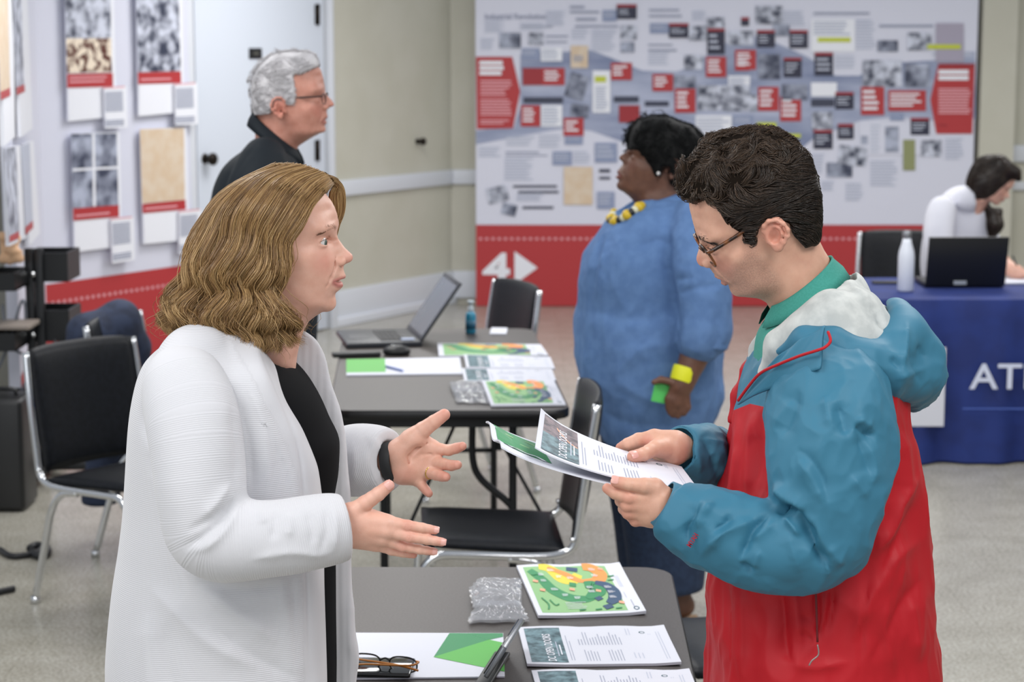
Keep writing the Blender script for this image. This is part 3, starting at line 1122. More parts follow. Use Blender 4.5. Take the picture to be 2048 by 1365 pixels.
# ---------------------------------------------------------------- stacking chairs, facing +x in their own frame
def make_chair(label):
    t = empty('stacking_chair', (0, 0, 0), label, 'chair', 'black vinyl and chrome stacking chairs')
    # seat cushion
    f = MB()
    n, mseg = 14, 10
    vs, fs = [], []
    for face, zz in ((0, 1), (1, -1)):
        for i in range(n + 1):
            for j in range(n + 1):
                u, v = i / n * 2 - 1, j / n * 2 - 1
                e = max(abs(u), abs(v))
                pad = (1 - abs(u) ** 6) * (1 - abs(v) ** 6)
                x = 0.02 + u * 0.205
                y = v * (0.228 - 0.008 * u)
                z = 0.445 + zz * (0.008 + 0.020 * pad) + (0.012 * u if zz > 0 else 0.012 * u) - (0.010 * (1 - v * v) * (1 - u * u) if zz > 0 else 0)
                vs.append((x, y, z))
    N1 = (n + 1) * (n + 1)
    for face in (0, 1):
        for i in range(n):
            for j in range(n):
                a = face * N1 + i * (n + 1) + j
                q = (a, a + n + 1, a + n + 2, a + 1)
                fs.append(q if face == 0 else q[::-1])
    for i in range(n):
        for (p, q) in (((i * (n + 1)), ((i + 1) * (n + 1))), ((i * (n + 1) + n), ((i + 1) * (n + 1) + n)), (i, i + 1), (n * (n + 1) + i, n * (n + 1) + i + 1)):
            fs.append((p, q, q + N1, p + N1))
    f.add(vs, fs, 0, True)
    f.build('seat', M_vinyl, t)
    # backrest, leaning back
    bk = MB()
    vs, fs = [], []
    for face, s_ in ((0, 1), (1, -1)):
        for i in range(n + 1):
            for j in range(n + 1):
                u, v = i / n * 2 - 1, j / n * 2 - 1
                pad = (1 - abs(u) ** 6) * (1 - abs(v) ** 8)
                z = 0.668 + u * 0.208 - 0.012 * (v ** 4) * (1 if u > 0.8 else 0)
                y = v * (0.226 - 0.008 * max(0, -u))
                x = -0.215 - (z - 0.5) * 0.16 - 0.028 * (1 - v * v) + s_ * (0.006 + 0.013 * pad)
                vs.append((x, y, z))
    for face in (0, 1):
        for i in range(n):
            for j in range(n):
                a = face * N1 + i * (n + 1) + j
                q = (a, a + n + 1, a + n + 2, a + 1)
                fs.append(q[::-1] if face == 0 else q)
    for i in range(n):
        for (p, q) in (((i * (n + 1)), ((i + 1) * (n + 1))), ((i * (n + 1) + n), ((i + 1) * (n + 1) + n)), (i, i + 1), (n * (n + 1) + i, n * (n + 1) + i + 1)):
            fs.append((p, q, q + N1, p + N1))
    bk.add(vs, fs, 0, True)
    bk.build('backrest', M_vinyl, t)
    for s_ in (-1, 1):
        y = s_ * 0.240
        fr = MB()
        pts = smooth_path([(-0.275, y * 0.97, 0.862), (-0.25, y, 0.70), (-0.228, y, 0.54), (-0.212, y, 0.455), (-0.17, y, 0.425), (-0.08, y, 0.42), (0.10, y, 0.427), (0.185, y, 0.425), (0.225, y, 0.385), (0.235, y, 0.30), (0.25, y, 0.012)], 5)
        fr.tube(pts, 0.0125)
        fr.tube([pts[-1] + Vector((0, 0, 0.012)), pts[-1] - Vector((0, 0, 0.012))], 0.016, 0)
        fr.build('leg', M_chrome, t)
        rl = MB()
        p2 = smooth_path([(-0.02, y, 0.415), (-0.10, y, 0.40), (-0.155, y, 0.34), (-0.19, y, 0.24), (-0.26, y, 0.012)], 5)
        rl.tube(p2, 0.0125)
        rl.tube([p2[-1] + Vector((0, 0, 0.012)), p2[-1] - Vector((0, 0, 0.012))], 0.016)
        rl.build('leg', M_chrome, t)
        sc_ = MB().tube([(-0.205, y, 0.47), (-0.205, y * 1.08, 0.47)], 0.007)
        sc_.build('bolt', M_chrome, t)
    MB().tube([(0.20, -0.240, 0.405), (0.20, 0.240, 0.405)], 0.011).build('crossbar', M_chrome, t)
    MB().tube([(-0.09, -0.240, 0.405), (-0.09, 0.240, 0.405)], 0.009).build('crossbar', M_chrome, t)
    return t


def copy_thing(src, loc, rz, label=None, group=None, scale=None):
    r = src.copy()
    COL.objects.link(r)
    r.location = loc
    r.rotation_euler = (0, 0, rz)
    if label:
        r['label'] = label
    if group:
        r['group'] = group
    for ch in [o for o in COL.objects if o.parent == src]:
        c = ch.copy()
        COL.objects.link(c)
        c.parent = r
        for g_ in [o for o in COL.objects if o.parent == ch]:
            d = g_.copy()
            COL.objects.link(d)
            d.parent = c
    return r


chair0 = make_chair('black vinyl chair with chrome legs at the left, behind the woman in white')
copy_thing(chair0, (-0.045, 5.93, 0), math.pi + 0.06, 'black chair with its back toward the woman in blue, between the two tables')
copy_thing(chair0, (-0.23, 8.52, 0), math.pi + 0.42, 'black chair pulled up at the far end of the laptop table, below the 4')
copy_thing(chair0, (W(1795, 560, 10.9).x, 10.75, 0), math.radians(-100), 'black chair standing behind the blue table beside the white bottle')
copy_thing(chair0, (0.56, 4.75, 0), math.radians(200), 'black chair tucked behind the red jacket at the right end of the near table')
chair0.location = (-1.27, 6.72, 0)
chair0.rotation_euler = (0, 0, math.atan2(-0.62, 0.78))
copy_thing(chair0, (-1.235, 7.49, 0), math.radians(-14), 'black chair behind the left chair, with a navy jacket over its back')

# navy jacket thrown over the back of that chair
M_navy = mat('navy_cloth', '232c42', 0.8)
add_noise_color(M_navy, '1d263b', '29344d', 20, 4, bump=0.4, bump_dist=0.01)
jf = Field((-1.95, 6.95, 0.15), (-1.1, 8.1, 1.1), 0.012)
jY = 7.56
jf.chain([W(158, 715, jY - .1), W(172, 665, jY - .06), W(240, 640, jY + 0.03), W(278, 690, jY + .12)], [0.050, 0.062, 0.068, 0.045], k=0.05)
jf.chain([W(170, 690, jY - .1), W(235, 665, jY), W(272, 705, jY + .1)], [0.04, 0.045, 0.035], k=0.05)
jf.chain([W(268, 690, jY + .12), W(282, 760, jY + .12), W(275, 900, jY + .1)], [0.035, 0.045, 0.04], k=0.05)
jf.chain([W(170, 720, jY - .12), W(205, 860, jY - .04), W(198, 1000, jY - .04), W(178, 1115, jY - .02)], [0.04, 0.06, 0.05, 0.018], k=0.05)
jf.chain([W(215, 720, jY), W(225, 860, jY), W(205, 990, jY - .02), W(165, 1100, jY - .02)], [0.05, 0.06, 0.05, 0.018], k=0.05)
V, Q = jf.surface(2)
np_mesh('jacket', V, Q, M_navy, label='navy jacket hung over the back of the chair behind the left chair', cat='jacket')

# ---------------------------------------------------------------- black shelf cart with cables at the far left
ct = empty('shelf_cart', (-2.0, 8.7, 0), 'black metal shelf cart with two tray levels and cables at the far left', 'cart')
cY = 8.65
sc8 = lambda x, y, Y=cY: W(x, y, Y)
for px_ in (64, 83):
    a = sc8(px_, 497); b_ = sc8(px_, 850); b_.z = 0.03
    MB().box(((a.x + b_.x) / 2, cY + 0.0, (a.z + 0.03) / 2), (0.035, 0.035, a.z - 0.03), bevel=0.003).build('upright', M_leg, ct)
for (xa, xb, ya, yb) in ((46, 135, 507, 565), (46, 138, 622, 685), (2, 60, 533, 568), (2, 60, 650, 685), (2, 150, 775, 800)):
    A, Bq = sc8(xa, ya), sc8(xb, yb)
    tr = MB()
    w_, h_ = Bq.x - A.x, A.z - Bq.z
    cx_, cz_ = (A.x + Bq.x) / 2, (A.z + Bq.z) / 2
    yo = cY + 0.14 if xa > 20 else cY - 0.14
    tr.box((cx_, yo - 0.12, cz_), (w_, 0.008, h_)).box((cx_, yo + 0.12, cz_), (w_, 0.008, h_)).box((cx_, yo, cz_ - h_ / 2 + .004), (w_, 0.24, 0.008))
    tr.box((A.x + .004, yo, cz_), (0.008, 0.24, h_)).box((Bq.x - .004, yo, cz_), (0.008, 0.24, h_))
    tr.build('tray', M_leg, ct)
for yy in (548, 669):
    p = sc8(68, yy) - Vector((0, 0.02, 0))
    MB().tube([p, p - Vector((0, 0.012, 0))], 0.011).build('bolt', M_chrome, ct)
bs = MB()
bx = sc8(66, 700).x
bs.box((bx, cY + 0.1, 0.05), (0.10, 0.55, 0.04), bevel=0.01).box((bx, cY + .1, 0.05), (0.6, 0.08, 0.04), bevel=0.01)
bs.build('base', M_leg, ct)
for dx, dy in ((-.28, .1), (.28, .1), (0, -.15), (0, .36)):
    MB().tube([(bx + dx - .015, cY + dy, 0.028), (bx + dx + .015, cY + dy, 0.028)], 0.028, n=16).build('caster', M_blackpl, ct)
# black equipment case at the foot of the cart
ec = sc8(8, 800, 8.15)
eco = MB().box((ec.x, 8.15, 0.235), (0.20, 0.24, 0.46), bevel=0.02).build('equipment_case', M_blackpl, label='black equipment case on the floor under the shelf cart, at the left edge', cat='case')
MB().tube(smooth_path([(ec.x - .05, 8.15, .465), (ec.x - .04, 8.15, .49), (ec.x + .04, 8.15, .49), (ec.x + .05, 8.15, .465)], 3), 0.008).build('handle', M_blackpl, eco)
# cables
M_cable = mat('grey_cable', '6d727c', 0.5)
M_bcable = mat('black_cable', '1b1c20', 0.5)
rng = random.Random(11)
for i, (m_, lab, pts) in enumerate((
        (M_cable, 'thin grey cable drooping over the upper tray of the black cart', [(52, 640), (45, 600), (20, 680), (0, 730), (-20, 760)]),
        (M_cable, 'thin grey cable looping under the upper tray of the black cart', [(5, 610), (12, 660), (30, 700), (60, 720), (40, 790), (5, 830)]),
        (M_bcable, 'black cable hanging beside the uprights of the cart', [(108, 680), (118, 705), (120, 740), (100, 800), (60, 840)]),
        (M_bcable, 'tangle of black cable at the foot of the cart', [(0, 780), (18, 800), (8, 840), (30, 830), (14, 800), (40, 790), (20, 850)]))):
    mb = MB()
    P = [sc8(x, y, cY - 0.06 - 0.03 * (j % 2)) for j, (x, y) in enumerate(pts)]
    mb.tube(smooth_path(P, 6), 0.006, n=6)
    mb.build('cable', m_, label=lab, cat='cable', group='cables on the cart')
# small loudspeaker-like box and wad of paper on the cart
M_peach = mat('peach_wrapping', 'd9b08c', 0.8)
pf = Field((-2.4, 8.2, 0.9), (-1.8, 8.8, 1.5), 0.01)
for i in range(10):
    q = sc8(2 + rng.random() * 45, 470 + rng.random() * 50, 8.50)
    q2 = sc8(2 + rng.random() * 45, 480 + rng.random() * 50, 8.50)
    q.y += rng.uniform(-.06, .06)
    pf.cone(q, q2, 0.022, 0.008, 0.01)
V, Q = pf.surface(1)
np_mesh('crumpled_wrapping', V, Q, M_peach, label='peach and white crumpled wrapping lying on top of the black cart', cat='wrapping')
bxp = sc8(20, 600, 8.50)
MB().box((bxp.x, 8.50, sc8(20, 640).z), (0.2, 0.2, 0.02), rz=0.0, bevel=0.004).build('clipboard', mat('grey_board', '8a8078', 0.6), label='grey-brown flat board lying across the lower tray of the cart', cat='board')
# straps / cables on the floor, lower left
for lab, pts, r in (('black strap lying on the floor under the left chair', [(0, 1100), (20, 1112), (45, 1112), (75, 1105), (90, 1090)], 0.012),
                    ('small dark bundle of strap on the floor beside the chair leg', [(60, 1098), (72, 1092), (92, 1095), (94, 1106), (78, 1112), (64, 1106)], 0.016),
                    ('short dark strap end on the floor near the bottom left edge', [(-10, 1186), (10, 1182), (28, 1178)], 0.012)):
    mb = MB()
    P = [G(x, y, r * 1.0) for x, y in pts]
    mb.tube(smooth_path(P, 5), r, n=8)
    mb.build('floor_strap', M_bcable, label=lab, cat='strap')

# ---------------------------------------------------------------- blue table on the right
M_blue = mat('royal_blue_cloth', '192d70', 0.75)
add_noise_color(M_blue, '172a6a', '1b3177', 7, 5, bump=0.15, bump_dist=0.004)
bty0, bty1 = 9.0, 9.85
btx0 = W(1748, 560, bty0 + 0.2).x - 0.02
btx1 = btx0 + 1.83
bt = empty('draped_table', ((btx0 + btx1) / 2, (bty0 + bty1) / 2, 0), 'table on the right covered to the floor with a royal blue cloth reading ATL', 'table')
# cloth: top and wavy skirt
outline = []
nseg = 60
rr = rounded_rect(btx0, bty0, btx1, bty1, 0.03, 3)
per = []
for i in range(len(rr)):
    a, b_ = Vector(rr[i]), Vector(rr[(i + 1) % len(rr)])
    k_ = max(1, int((b_ - a).length / 0.03))
    for j in range(k_):
        per.append(a.lerp(b_, j / k_))
n = len(per)
cxm, cym = (btx0 + btx1) / 2, (bty0 + bty1) / 2
vs, fs = [], []
rows = 16
for r_ in range(rows + 1):
    t_ = r_ / rows
    z = 0.745 - 0.735 * t_
    for i, p in enumerate(per):
        s_ = i / n * 2 * math.pi
        w_ = (0.004 + 0.020 * t_) * (math.sin(s_ * 17) + 0.6 * math.sin(s_ * 29 + 2)) + 0.012 * t_
        d = Vector((p.x - cxm, p.y - cym))
        dn = Vector((math.copysign(1, d.x) if abs(d.x) > (btx1 - btx0) / 2 - 0.04 else 0, math.copysign(1, d.y) if abs(d.y) > (bty1 - bty0) / 2 - 0.04 else 0))
        if dn.length > 0:
            dn.normalize()
        off = 0.010 if r_ > 0 else 0.0
        vs.append((p.x + dn.x * (w_ + off), p.y + dn.y * (w_ + off), z if r_ > 0 else 0.75))
cm = MB()
for r_ in range(rows):
    for i in range(n):
        fs.append((r_ * n + i, r_ * n + (i + 1) % n, (r_ + 1) * n + (i + 1) % n, (r_ + 1) * n + i))
cm.add(vs, fs, 0, True)
cm.add(vs, [tuple(range(n))], 0)
cm.build('cloth', M_blue, bt)
fr_ = MB()
fr_.box((cxm, cym, 0.735), (btx1 - btx0 - 0.02, bty1 - bty0 - 0.02, 0.02))
fr_.build('tabletop', M_top, bt)
lt = MB()
bzf = bty0 - 0.045
pA, pB = W(1940, 778, bzf), W(2048, 728, bzf)
vs, fs = text_verts('ATL', 1.0, 0.012)
hh = max(v.y for v in vs)
kk = (pB.z - pA.z) / hh
lt.add([Vector((pA.x + v.x * kk * 1.12, bzf, pA.z + v.y * kk)) for v in vs], fs, 0)
lt.build('lettering', mat('white_lettering', 'd5dbef', 0.6), bt)
q0, q1 = W(1925, 818, bzf), W(2100, 816, bzf)
MB().box(((q0.x + q1.x) / 2, bzf, q0.z), (q1.x - q0.x, 0.002, 0.006)).build('seam', mat('light_blue_line', '4a64b4', 0.6), bt)
ws = MB()
a, b_ = W(1800, 853, bzf), W(1892, 695, bzf)
ws.box(((a.x + b_.x) / 2, bzf - 0.002, (a.z + b_.z) / 2), (b_.x - a.x, 0.003, b_.z - a.z))
wso = ws.build('sign_sheet', M_paper, label='white paper sheet pinned to the front of the blue table cloth', cat='sheet')
k5 = MB()
for yy in (752, 762, 773):
    k5.box(W(1862, yy, bzf - .0045), (0.018, 0.001, 0.012))
k5.build('printed_mark', mat('blue_print', '5868a8', 0.6), wso)
# ================================================================ papers and things on the tables
M_pgreen = mat('pale_green_print', '8cba80', 0.55)
M_green = mat('bright_green_print', '57b24a', 0.5)
M_dgreen = mat('deep_green_print', '2f8a55', 0.5)
M_mgreen = mat('mid_green_print', '3f9a58', 0.5)
M_teal = mat('dark_teal_print', '2c5a66', 0.55)
M_navyp = mat('navy_print', '2b4a6b', 0.55)
M_orange = mat('orange_print', 'f0964a', 0.55)
M_yellow = mat('yellow_print', 'e2cf45', 0.55)
M_pinkp = mat('salmon_print', 'e8a888', 0.55)
M_tphoto = mat('teal_photo', '4a6a74', 0.55)
add_noise_color(M_tphoto, '28454f', '6f8f98', 60, 4, lo=0.35, hi=0.65)
M_bphoto = mat('dusky_street_photo', '58505c', 0.55)
add_noise_color(M_bphoto, '3a3540', '86747a', 70, 4, lo=0.35, hi=0.65)
PM = [M_paper, M_pgreen, M_green, M_dgreen, M_teal, M_navyp, M_orange, M_yellow, M_pinkp, M_tphoto, M_greyink, M_whitep, M_bphoto, M_ink, M_lgrey]
PI_ = {'p': 0, 'pg': 1, 'g': 2, 'dg': 3, 'tl': 4, 'nv': 5, 'or': 6, 'ye': 7, 'sa': 8, 'tp': 9, 'gi': 10, 'w': 11, 'bp': 12, 'ink': 13, 'lg': 14}


class Patch:
    """a sheet given by four corners, gently curled; u runs left to right, v from the far side to the near side"""

    def __init__(self, tl, tr, br, bl, wave=None, up=Vector((0, 0, 1))):
        self.c = [Vector(p) for p in (tl, tr, br, bl)]
        self.wave = wave or (lambda u, v: 0.0)
        n = (self.c[1] - self.c[3]).cross(self.c[0] - self.c[2]).normalized()
        if n.dot(up) < 0:
            n = -n
        self.n = n

    def S(self, u, v, off=0.0):
        tl, tr, br, bl = self.c
        return (tl * (1 - u) + tr * u) * (1 - v) + (bl * (1 - u) + br * u) * v + self.n * (self.wave(u, v) + off)

    def solid(self, mb, th, mi=0, nu=12, nv=8, off=0.0):
        vs, fs = [], []
        for s_ in (0, 1):
            for i in range(nu + 1):
                for j in range(nv + 1):
                    vs.append(self.S(i / nu, j / nv, off + (th if s_ else 0)))
        K = (nu + 1) * (nv + 1)
        for s_ in (0, 1):
            for i in range(nu):
                for j in range(nv):
                    a = s_ * K + i * (nv + 1) + j
                    fs.append((a, a + 1, a + nv + 2, a + nv + 1) if s_ else (a, a + nv + 1, a + nv + 2, a + 1))
        for i in range(nu):
            for j0 in (0, nv):
                p, q = i * (nv + 1) + j0, (i + 1) * (nv + 1) + j0
                fs.append((p, q, q + K, p + K))
        for j in range(nv):
            for i0 in (0, nu):
                p, q = i0 * (nv + 1) + j, i0 * (nv + 1) + j + 1
                fs.append((p, q, q + K, p + K))
        mb.add(vs, fs, mi)

    def rect(self, mb, u0, v0, u1, v1, mi, off, nu=None, nv=None):
        nu = nu or max(1, int(abs(u1 - u0) * 12))
        nv = nv or max(1, int(abs(v1 - v0) * 8))
        vs, fs = [], []
        for i in range(nu + 1):
            for j in range(nv + 1):
                vs.append(self.S(u0 + (u1 - u0) * i / nu, v0 + (v1 - v0) * j / nv, off))
        for i in range(nu):
            for j in range(nv):
                a = i * (nv + 1) + j
                fs.append((a, a + 1, a + nv + 2, a + nv + 1))
        mb.add(vs, fs, mi)

    def strip(self, mb, pts, w, mi, off, asp=1.0):
        P = smooth_path([(x, y, 0) for x, y in pts], 5)
        ww = w if isinstance(w, (list, tuple)) else [w, w]
        vs, fs = [], []
        for i, p in enumerate(P):
            a, b_ = P[max(0, i - 1)], P[min(len(P) - 1, i + 1)]
            t = (b_ - a)
            t = Vector((t.x, t.y / asp, 0)).normalized()
            f = i / (len(P) - 1) * (len(ww) - 1)
            k_ = min(int(f), len(ww) - 2)
            wi = ww[k_] + (ww[k_ + 1] - ww[k_]) * (f - k_)
            nx, ny = -t.y * wi / 2, t.x * wi / 2 * asp
            vs += [self.S(p.x + nx, p.y + ny, off), self.S(p.x - nx, p.y - ny, off)]
        for i in range(len(P) - 1):
            fs.append((2 * i, 2 * i + 1, 2 * i + 3, 2 * i + 2))
        mb.add(vs, fs, mi)

    def poly(self, mb, pts, mi, off):
        mb.poly([self.S(x, y, off) for x, y in pts], mi)

    def text(self, mb, body, u0, v0, u1, v1, mi, off, vertical=False, bold=0.0):
        """fills the box; vertical: reads from the near side to the far side"""
        vs, fs = text_verts(body, 1.0, bold)
        xm, ym = max(v.x for v in vs), max(v.y for v in vs)
        x0, y0 = min(v.x for v in vs), min(v.y for v in vs)
        out = []
        for v in vs:
            a, b_ = (v.x - x0) / (xm - x0), (v.y - y0) / (ym - y0)
            if vertical:
                out.append(self.S(u1 - (1 - (1 - b_)) * (u1 - u0), v1 - a * (v1 - v0), off) if False else self.S(u0 + (1 - b_) * (u1 - u0), v1 - a * (v1 - v0), off))
            else:
                out.append(self.S(u0 + a * (u1 - u0), v1 - b_ * (v1 - v0), off))
        mb.add(out, fs, mi)

    def lines(self, mb, u0, v0, u1, v1, n, mi, off, vertical=True, ragged=0.3, fill=0.35, seed=1):
        rg = random.Random(seed)
        for i in range(n):
            if vertical:     # lines of writing run along v
                w = (u1 - u0) / n
                e = (v1 - v0) * ragged * rg.random()
                self.rect(mb, u0 + i * w, v0 + e, u0 + (i + fill) * w, v1, mi, off, 1)
            else:
                w = (v1 - v0) / n
                e = (u1 - u0) * ragged * rg.random()
                self.rect(mb, u0, v0 + i * w, u1 - e, v0 + (i + fill) * w, mi, off, None, 1)


def draw_map(P, mb, o, fine=True):
    P.rect(mb, 0.05, 0.05, 0.845, 0.955, PI_['pg'], o)
    e = 0.00025
    P.rect(mb, 0.05, 0.05, 0.30, 0.20, PI_['g'], o + e) if False else None
    P.strip(mb, [(0.20, 0.06), (0.30, 0.10), (0.38, 0.30), (0.47, 0.33), (0.55, 0.22)], [0.08, 0.12, 0.14, 0.13, 0.08], PI_['ye'], o + e, 1.3)
    P.strip(mb, [(0.28, 0.08), (0.42, 0.20), (0.52, 0.34), (0.60, 0.36)], [0.04, 0.07, 0.07, 0.03], PI_['or'], o + 2 * e, 1.3)
    P.strip(mb, [(0.58, 0.38), (0.70, 0.36), (0.76, 0.22), (0.70, 0.10), (0.62, 0.08)], [0.08, 0.12, 0.13, 0.12, 0.10], PI_['or'], o + 3 * e, 1.3)
    P.strip(mb, [(0.10, 0.12), (0.18, 0.30), (0.24, 0.52), (0.36, 0.68), (0.50, 0.72), (0.62, 0.68)], [0.07, 0.10, 0.12, 0.12, 0.10, 0.04], PI_['dg'], o + 2 * e, 1.3)
    P.strip(mb, [(0.52, 0.70), (0.60, 0.64), (0.66, 0.56), (0.64, 0.46), (0.56, 0.44)], [0.04, 0.12, 0.15, 0.15, 0.10], PI_['dg'], o + 4 * e, 1.3)
    P.strip(mb, [(0.67, 0.40), (0.76, 0.46), (0.80, 0.58), (0.78, 0.72), (0.70, 0.82)], [0.06, 0.10, 0.12, 0.12, 0.06], PI_['nv'], o + 5 * e, 1.3)
    P.strip(mb, [(0.60, 0.74), (0.66, 0.70)], 0.05, PI_['nv'], o + 5 * e, 1.3)
    P.strip(mb, [(0.64, 0.90), (0.72, 0.86)], 0.06, PI_['nv'], o + 5 * e, 1.3)
    P.strip(mb, [(0.46, 0.10), (0.56, 0.14)], 0.06, PI_['nv'], o + 4 * e, 1.3)
    P.strip(mb, [(0.42, 0.42), (0.48, 0.44)], 0.06, PI_['dg'], o + 4 * e, 1.3)
    for (x, y) in ((0.09, 0.34), (0.12, 0.52), (0.40, 0.52), (0.64, 0.56), (0.80, 0.80), (0.76, 0.12)):
        P.strip(mb, [(x, y), (x + 0.045, y + 0.02)], 0.035, PI_['sa'], o + 6 * e, 1.3)
    if fine:
        for (x, y) in ((0.20, 0.22), (0.20, 0.34), (0.26, 0.52), (0.34, 0.64), (0.44, 0.70), (0.60, 0.50), (0.60, 0.58), (0.77, 0.50), (0.78, 0.60), (0.77, 0.70), (0.36, 0.27), (0.46, 0.30), (0.70, 0.14), (0.70, 0.26), (0.30, 0.14)):
            P.lines(mb, x - 0.035, y - 0.02, x + 0.035, y + 0.03, 3, PI_['w'], o + 8 * e, False, 0.4, 0.4, int(x * 100))
        P.lines(mb, 0.30, 0.78, 0.50, 0.92, 5, PI_['p'], o + 6 * e, False, 0.3, 0.25)
        P.strip(mb, [(0.10, 0.68), (0.14, 0.80), (0.12, 0.90)], 0.014, PI_['dg'], o + 6 * e, 1.3)
        P.strip(mb, [(0.17, 0.72), (0.20, 0.82), (0.24, 0.80)], 0.012, PI_['dg'], o + 6 * e, 1.3)
        for (x, y) in ((0.55, 0.93), (0.40, 0.93), (0.80, 0.36), (0.82, 0.28), (0.10, 0.22), (0.74, 0.92)):
            P.strip(mb, [(x, y), (x + 0.06, y - 0.01)], 0.016, PI_['dg'], o + 6 * e, 1.3)
    P.lines(mb, 0.885, 0.22, 0.925, 0.50, 3, PI_['lg'], o + e, True, 0.2, 0.4)
    P.lines(mb, 0.89, 0.60, 0.90, 0.72, 1, PI_['gi'], o + e)
    P.lines(mb, 0.915, 0.76, 0.935, 0.90, 1, PI_['gi'], o + e)
    for k_ in range(10):
        a = 2 * math.pi * k_ / 10
        P.strip(mb, [(0.93 + 0.022 * math.cos(a), 0.93 + 0.03 * math.sin(a)), (0.93 + 0.022 * math.cos(a + .65), 0.93 + 0.03 * math.sin(a + .65))], 0.009, PI_['tl'], o + e, 1.3)


def draw_flyer(P, mb, o, title='DC OPEN DOORS', fine=True, photo='tp'):
    e = 0.00025
    P.rect(mb, 0.035, 0.05, 0.275, 0.955, PI_[photo], o)
    if photo == 'bp':
        P.rect(mb, 0.035, 0.50, 0.275, 0.955, PI_['tp'], o + e)
        P.strip(mb, [(0.06, 0.30), (0.16, 0.55), (0.27, 0.72)], 0.012, PI_['nv'], o + 2 * e)
        P.strip(mb, [(0.12, 0.20), (0.20, 0.42), (0.27, 0.52)], 0.016, PI_['sa'], o + 2 * e)
    P.text(mb, title, 0.145, 0.22 if len(title) > 6 else 0.7, 0.20, 0.93, PI_['w'], o + 3 * e, True, 0.01)
    P.rect(mb, 0.222, 0.42, 0.228, 0.80, PI_['lg'], o + 3 * e)
    P.rect(mb, 0.242, 0.50, 0.25, 0.76, PI_['w'], o + 3 * e)
    P.lines(mb, 0.30, 0.22, 0.335, 0.90, 2, PI_['gi'], o, True, 0.3, 0.25, 1)
    P.lines(mb, 0.38, 0.14, 0.68, 0.50, 15, PI_['gi'], o, True, 0.6, 0.28, 2)
    P.lines(mb, 0.40, 0.60, 0.50, 0.92, 5, PI_['gi'], o, True, 0.4, 0.25, 3)
    P.lines(mb, 0.56, 0.62, 0.66, 0.92, 5, PI_['gi'], o, True, 0.4, 0.25, 4)
    P.lines(mb, 0.72, 0.66, 0.80, 0.86, 3, PI_['lg'], o, True, 0.4, 0.25, 5)
    P.lines(mb, 0.92, 0.10, 0.955, 0.90, 2, PI_['lg'], o, True, 0.1, 0.3, 6)
    P.lines(mb, 0.72, 0.06, 0.76, 0.24, 2, PI_['lg'], o, True, 0.1, 0.3, 6)
    for k_ in range(10):
        a = 2 * math.pi * k_ / 10
        P.strip(mb, [(0.83 + 0.018 * math.cos(a), 0.17 + 0.025 * math.sin(a)), (0.83 + 0.018 * math.cos(a + .65), 0.17 + 0.025 * math.sin(a + .65))], 0.008, PI_['tl'], o, 1.3)
    P.lines(mb, 0.865, 0.10, 0.89, 0.24, 2, PI_['lg'], o, True, 0.1, 0.4, 7)


def crp8(x, y):
    return 680 + x / 2.695, 1100 + y / 2.695


def table_sheet(name, label, cat, corners, th, draw, z=TZ, wave=None, group=None, **kw):
    c = [G(x, y, z + 0.0008) for x, y in corners]
    P = Patch(*c, wave=wave)
    mb = MB()
    P.solid(mb, th)
    o = mb.build(name, PM, label=label, cat=cat, group=group)
    g = MB()
    if draw:
        draw(P, g, th + 0.0003, **kw)
        g.build('printed_side', PM, o)
    return o, P


curl = lambda u, v: 0.004 * max(0, 0.25 - u) * 4 * v * 0.6 + 0.006 * max(0, 0.3 - v) * 3 * abs(math.sin(u * 7)) * 0.5 + 0.003 * max(0, u - 0.85) * 6
table_sheet('map_stack', 'stack of green and orange map sheets at the back of the near table', 'stack of sheets',
            [crp8(952, 100), crp8(1505, 92), crp8(1650, 352), crp8(1068, 376)], 0.006, draw_map, wave=curl)
table_sheet('flyer_stack', 'stack of white flyers titled DC OPEN DOORS on the near table, below the map stack', 'stack of flyers',
            [crp8(960, 432), crp8(1745, 430), crp8(1840, 626), crp8(1008, 636)], 0.005, draw_flyer, wave=curl)
table_sheet('flyer_stack', 'white flyer stack cut off by the bottom edge, nearest on the table', 'stack of flyers',
            [crp8(1032, 662), crp8(1882, 664), crp8(1960, 850), crp8(1085, 860)], 0.004, draw_flyer, wave=curl, title='DC')


def draw_folder(P, g, o):
    P.poly(g, [(0.555, 0.58), (0.645, 0.012), (0.99, 0.012)][::-1], PI_['dg'], o)
    P.poly(g, [(0.555, 0.58), (0.90, 0.18), (0.985, 0.45), (0.985, 0.93)][::-1], PI_['g'], o)
    P.poly(g, [(0.645, 0.012), (0.97, 0.012), (0.97, 0.09), (0.90, 0.18), (0.80, 0.10)][::-1], PI_['dg'], o + 0.0003)
    P.poly(g, [(0.645, 0.012), (0.90, 0.17), (0.555, 0.58)][::-1], PI_['dg'], o + 0.0004)
    P.poly(g, [(0.72, 0.012), (0.97, 0.012), (0.97, 0.09), (0.90, 0.16)][::-1], PI_['g'] if False else PI_['dg'], o + 0.0005)


fold, _ = table_sheet('presentation_folder', 'white folder with green triangles under the eyeglasses on the near table', 'folder',
                      [crp8(-170, 455), crp8(880, 458), crp8(888, 692), crp8(-190, 706)], 0.003, None)
g = MB()
FP = _
o_ = 0.0034
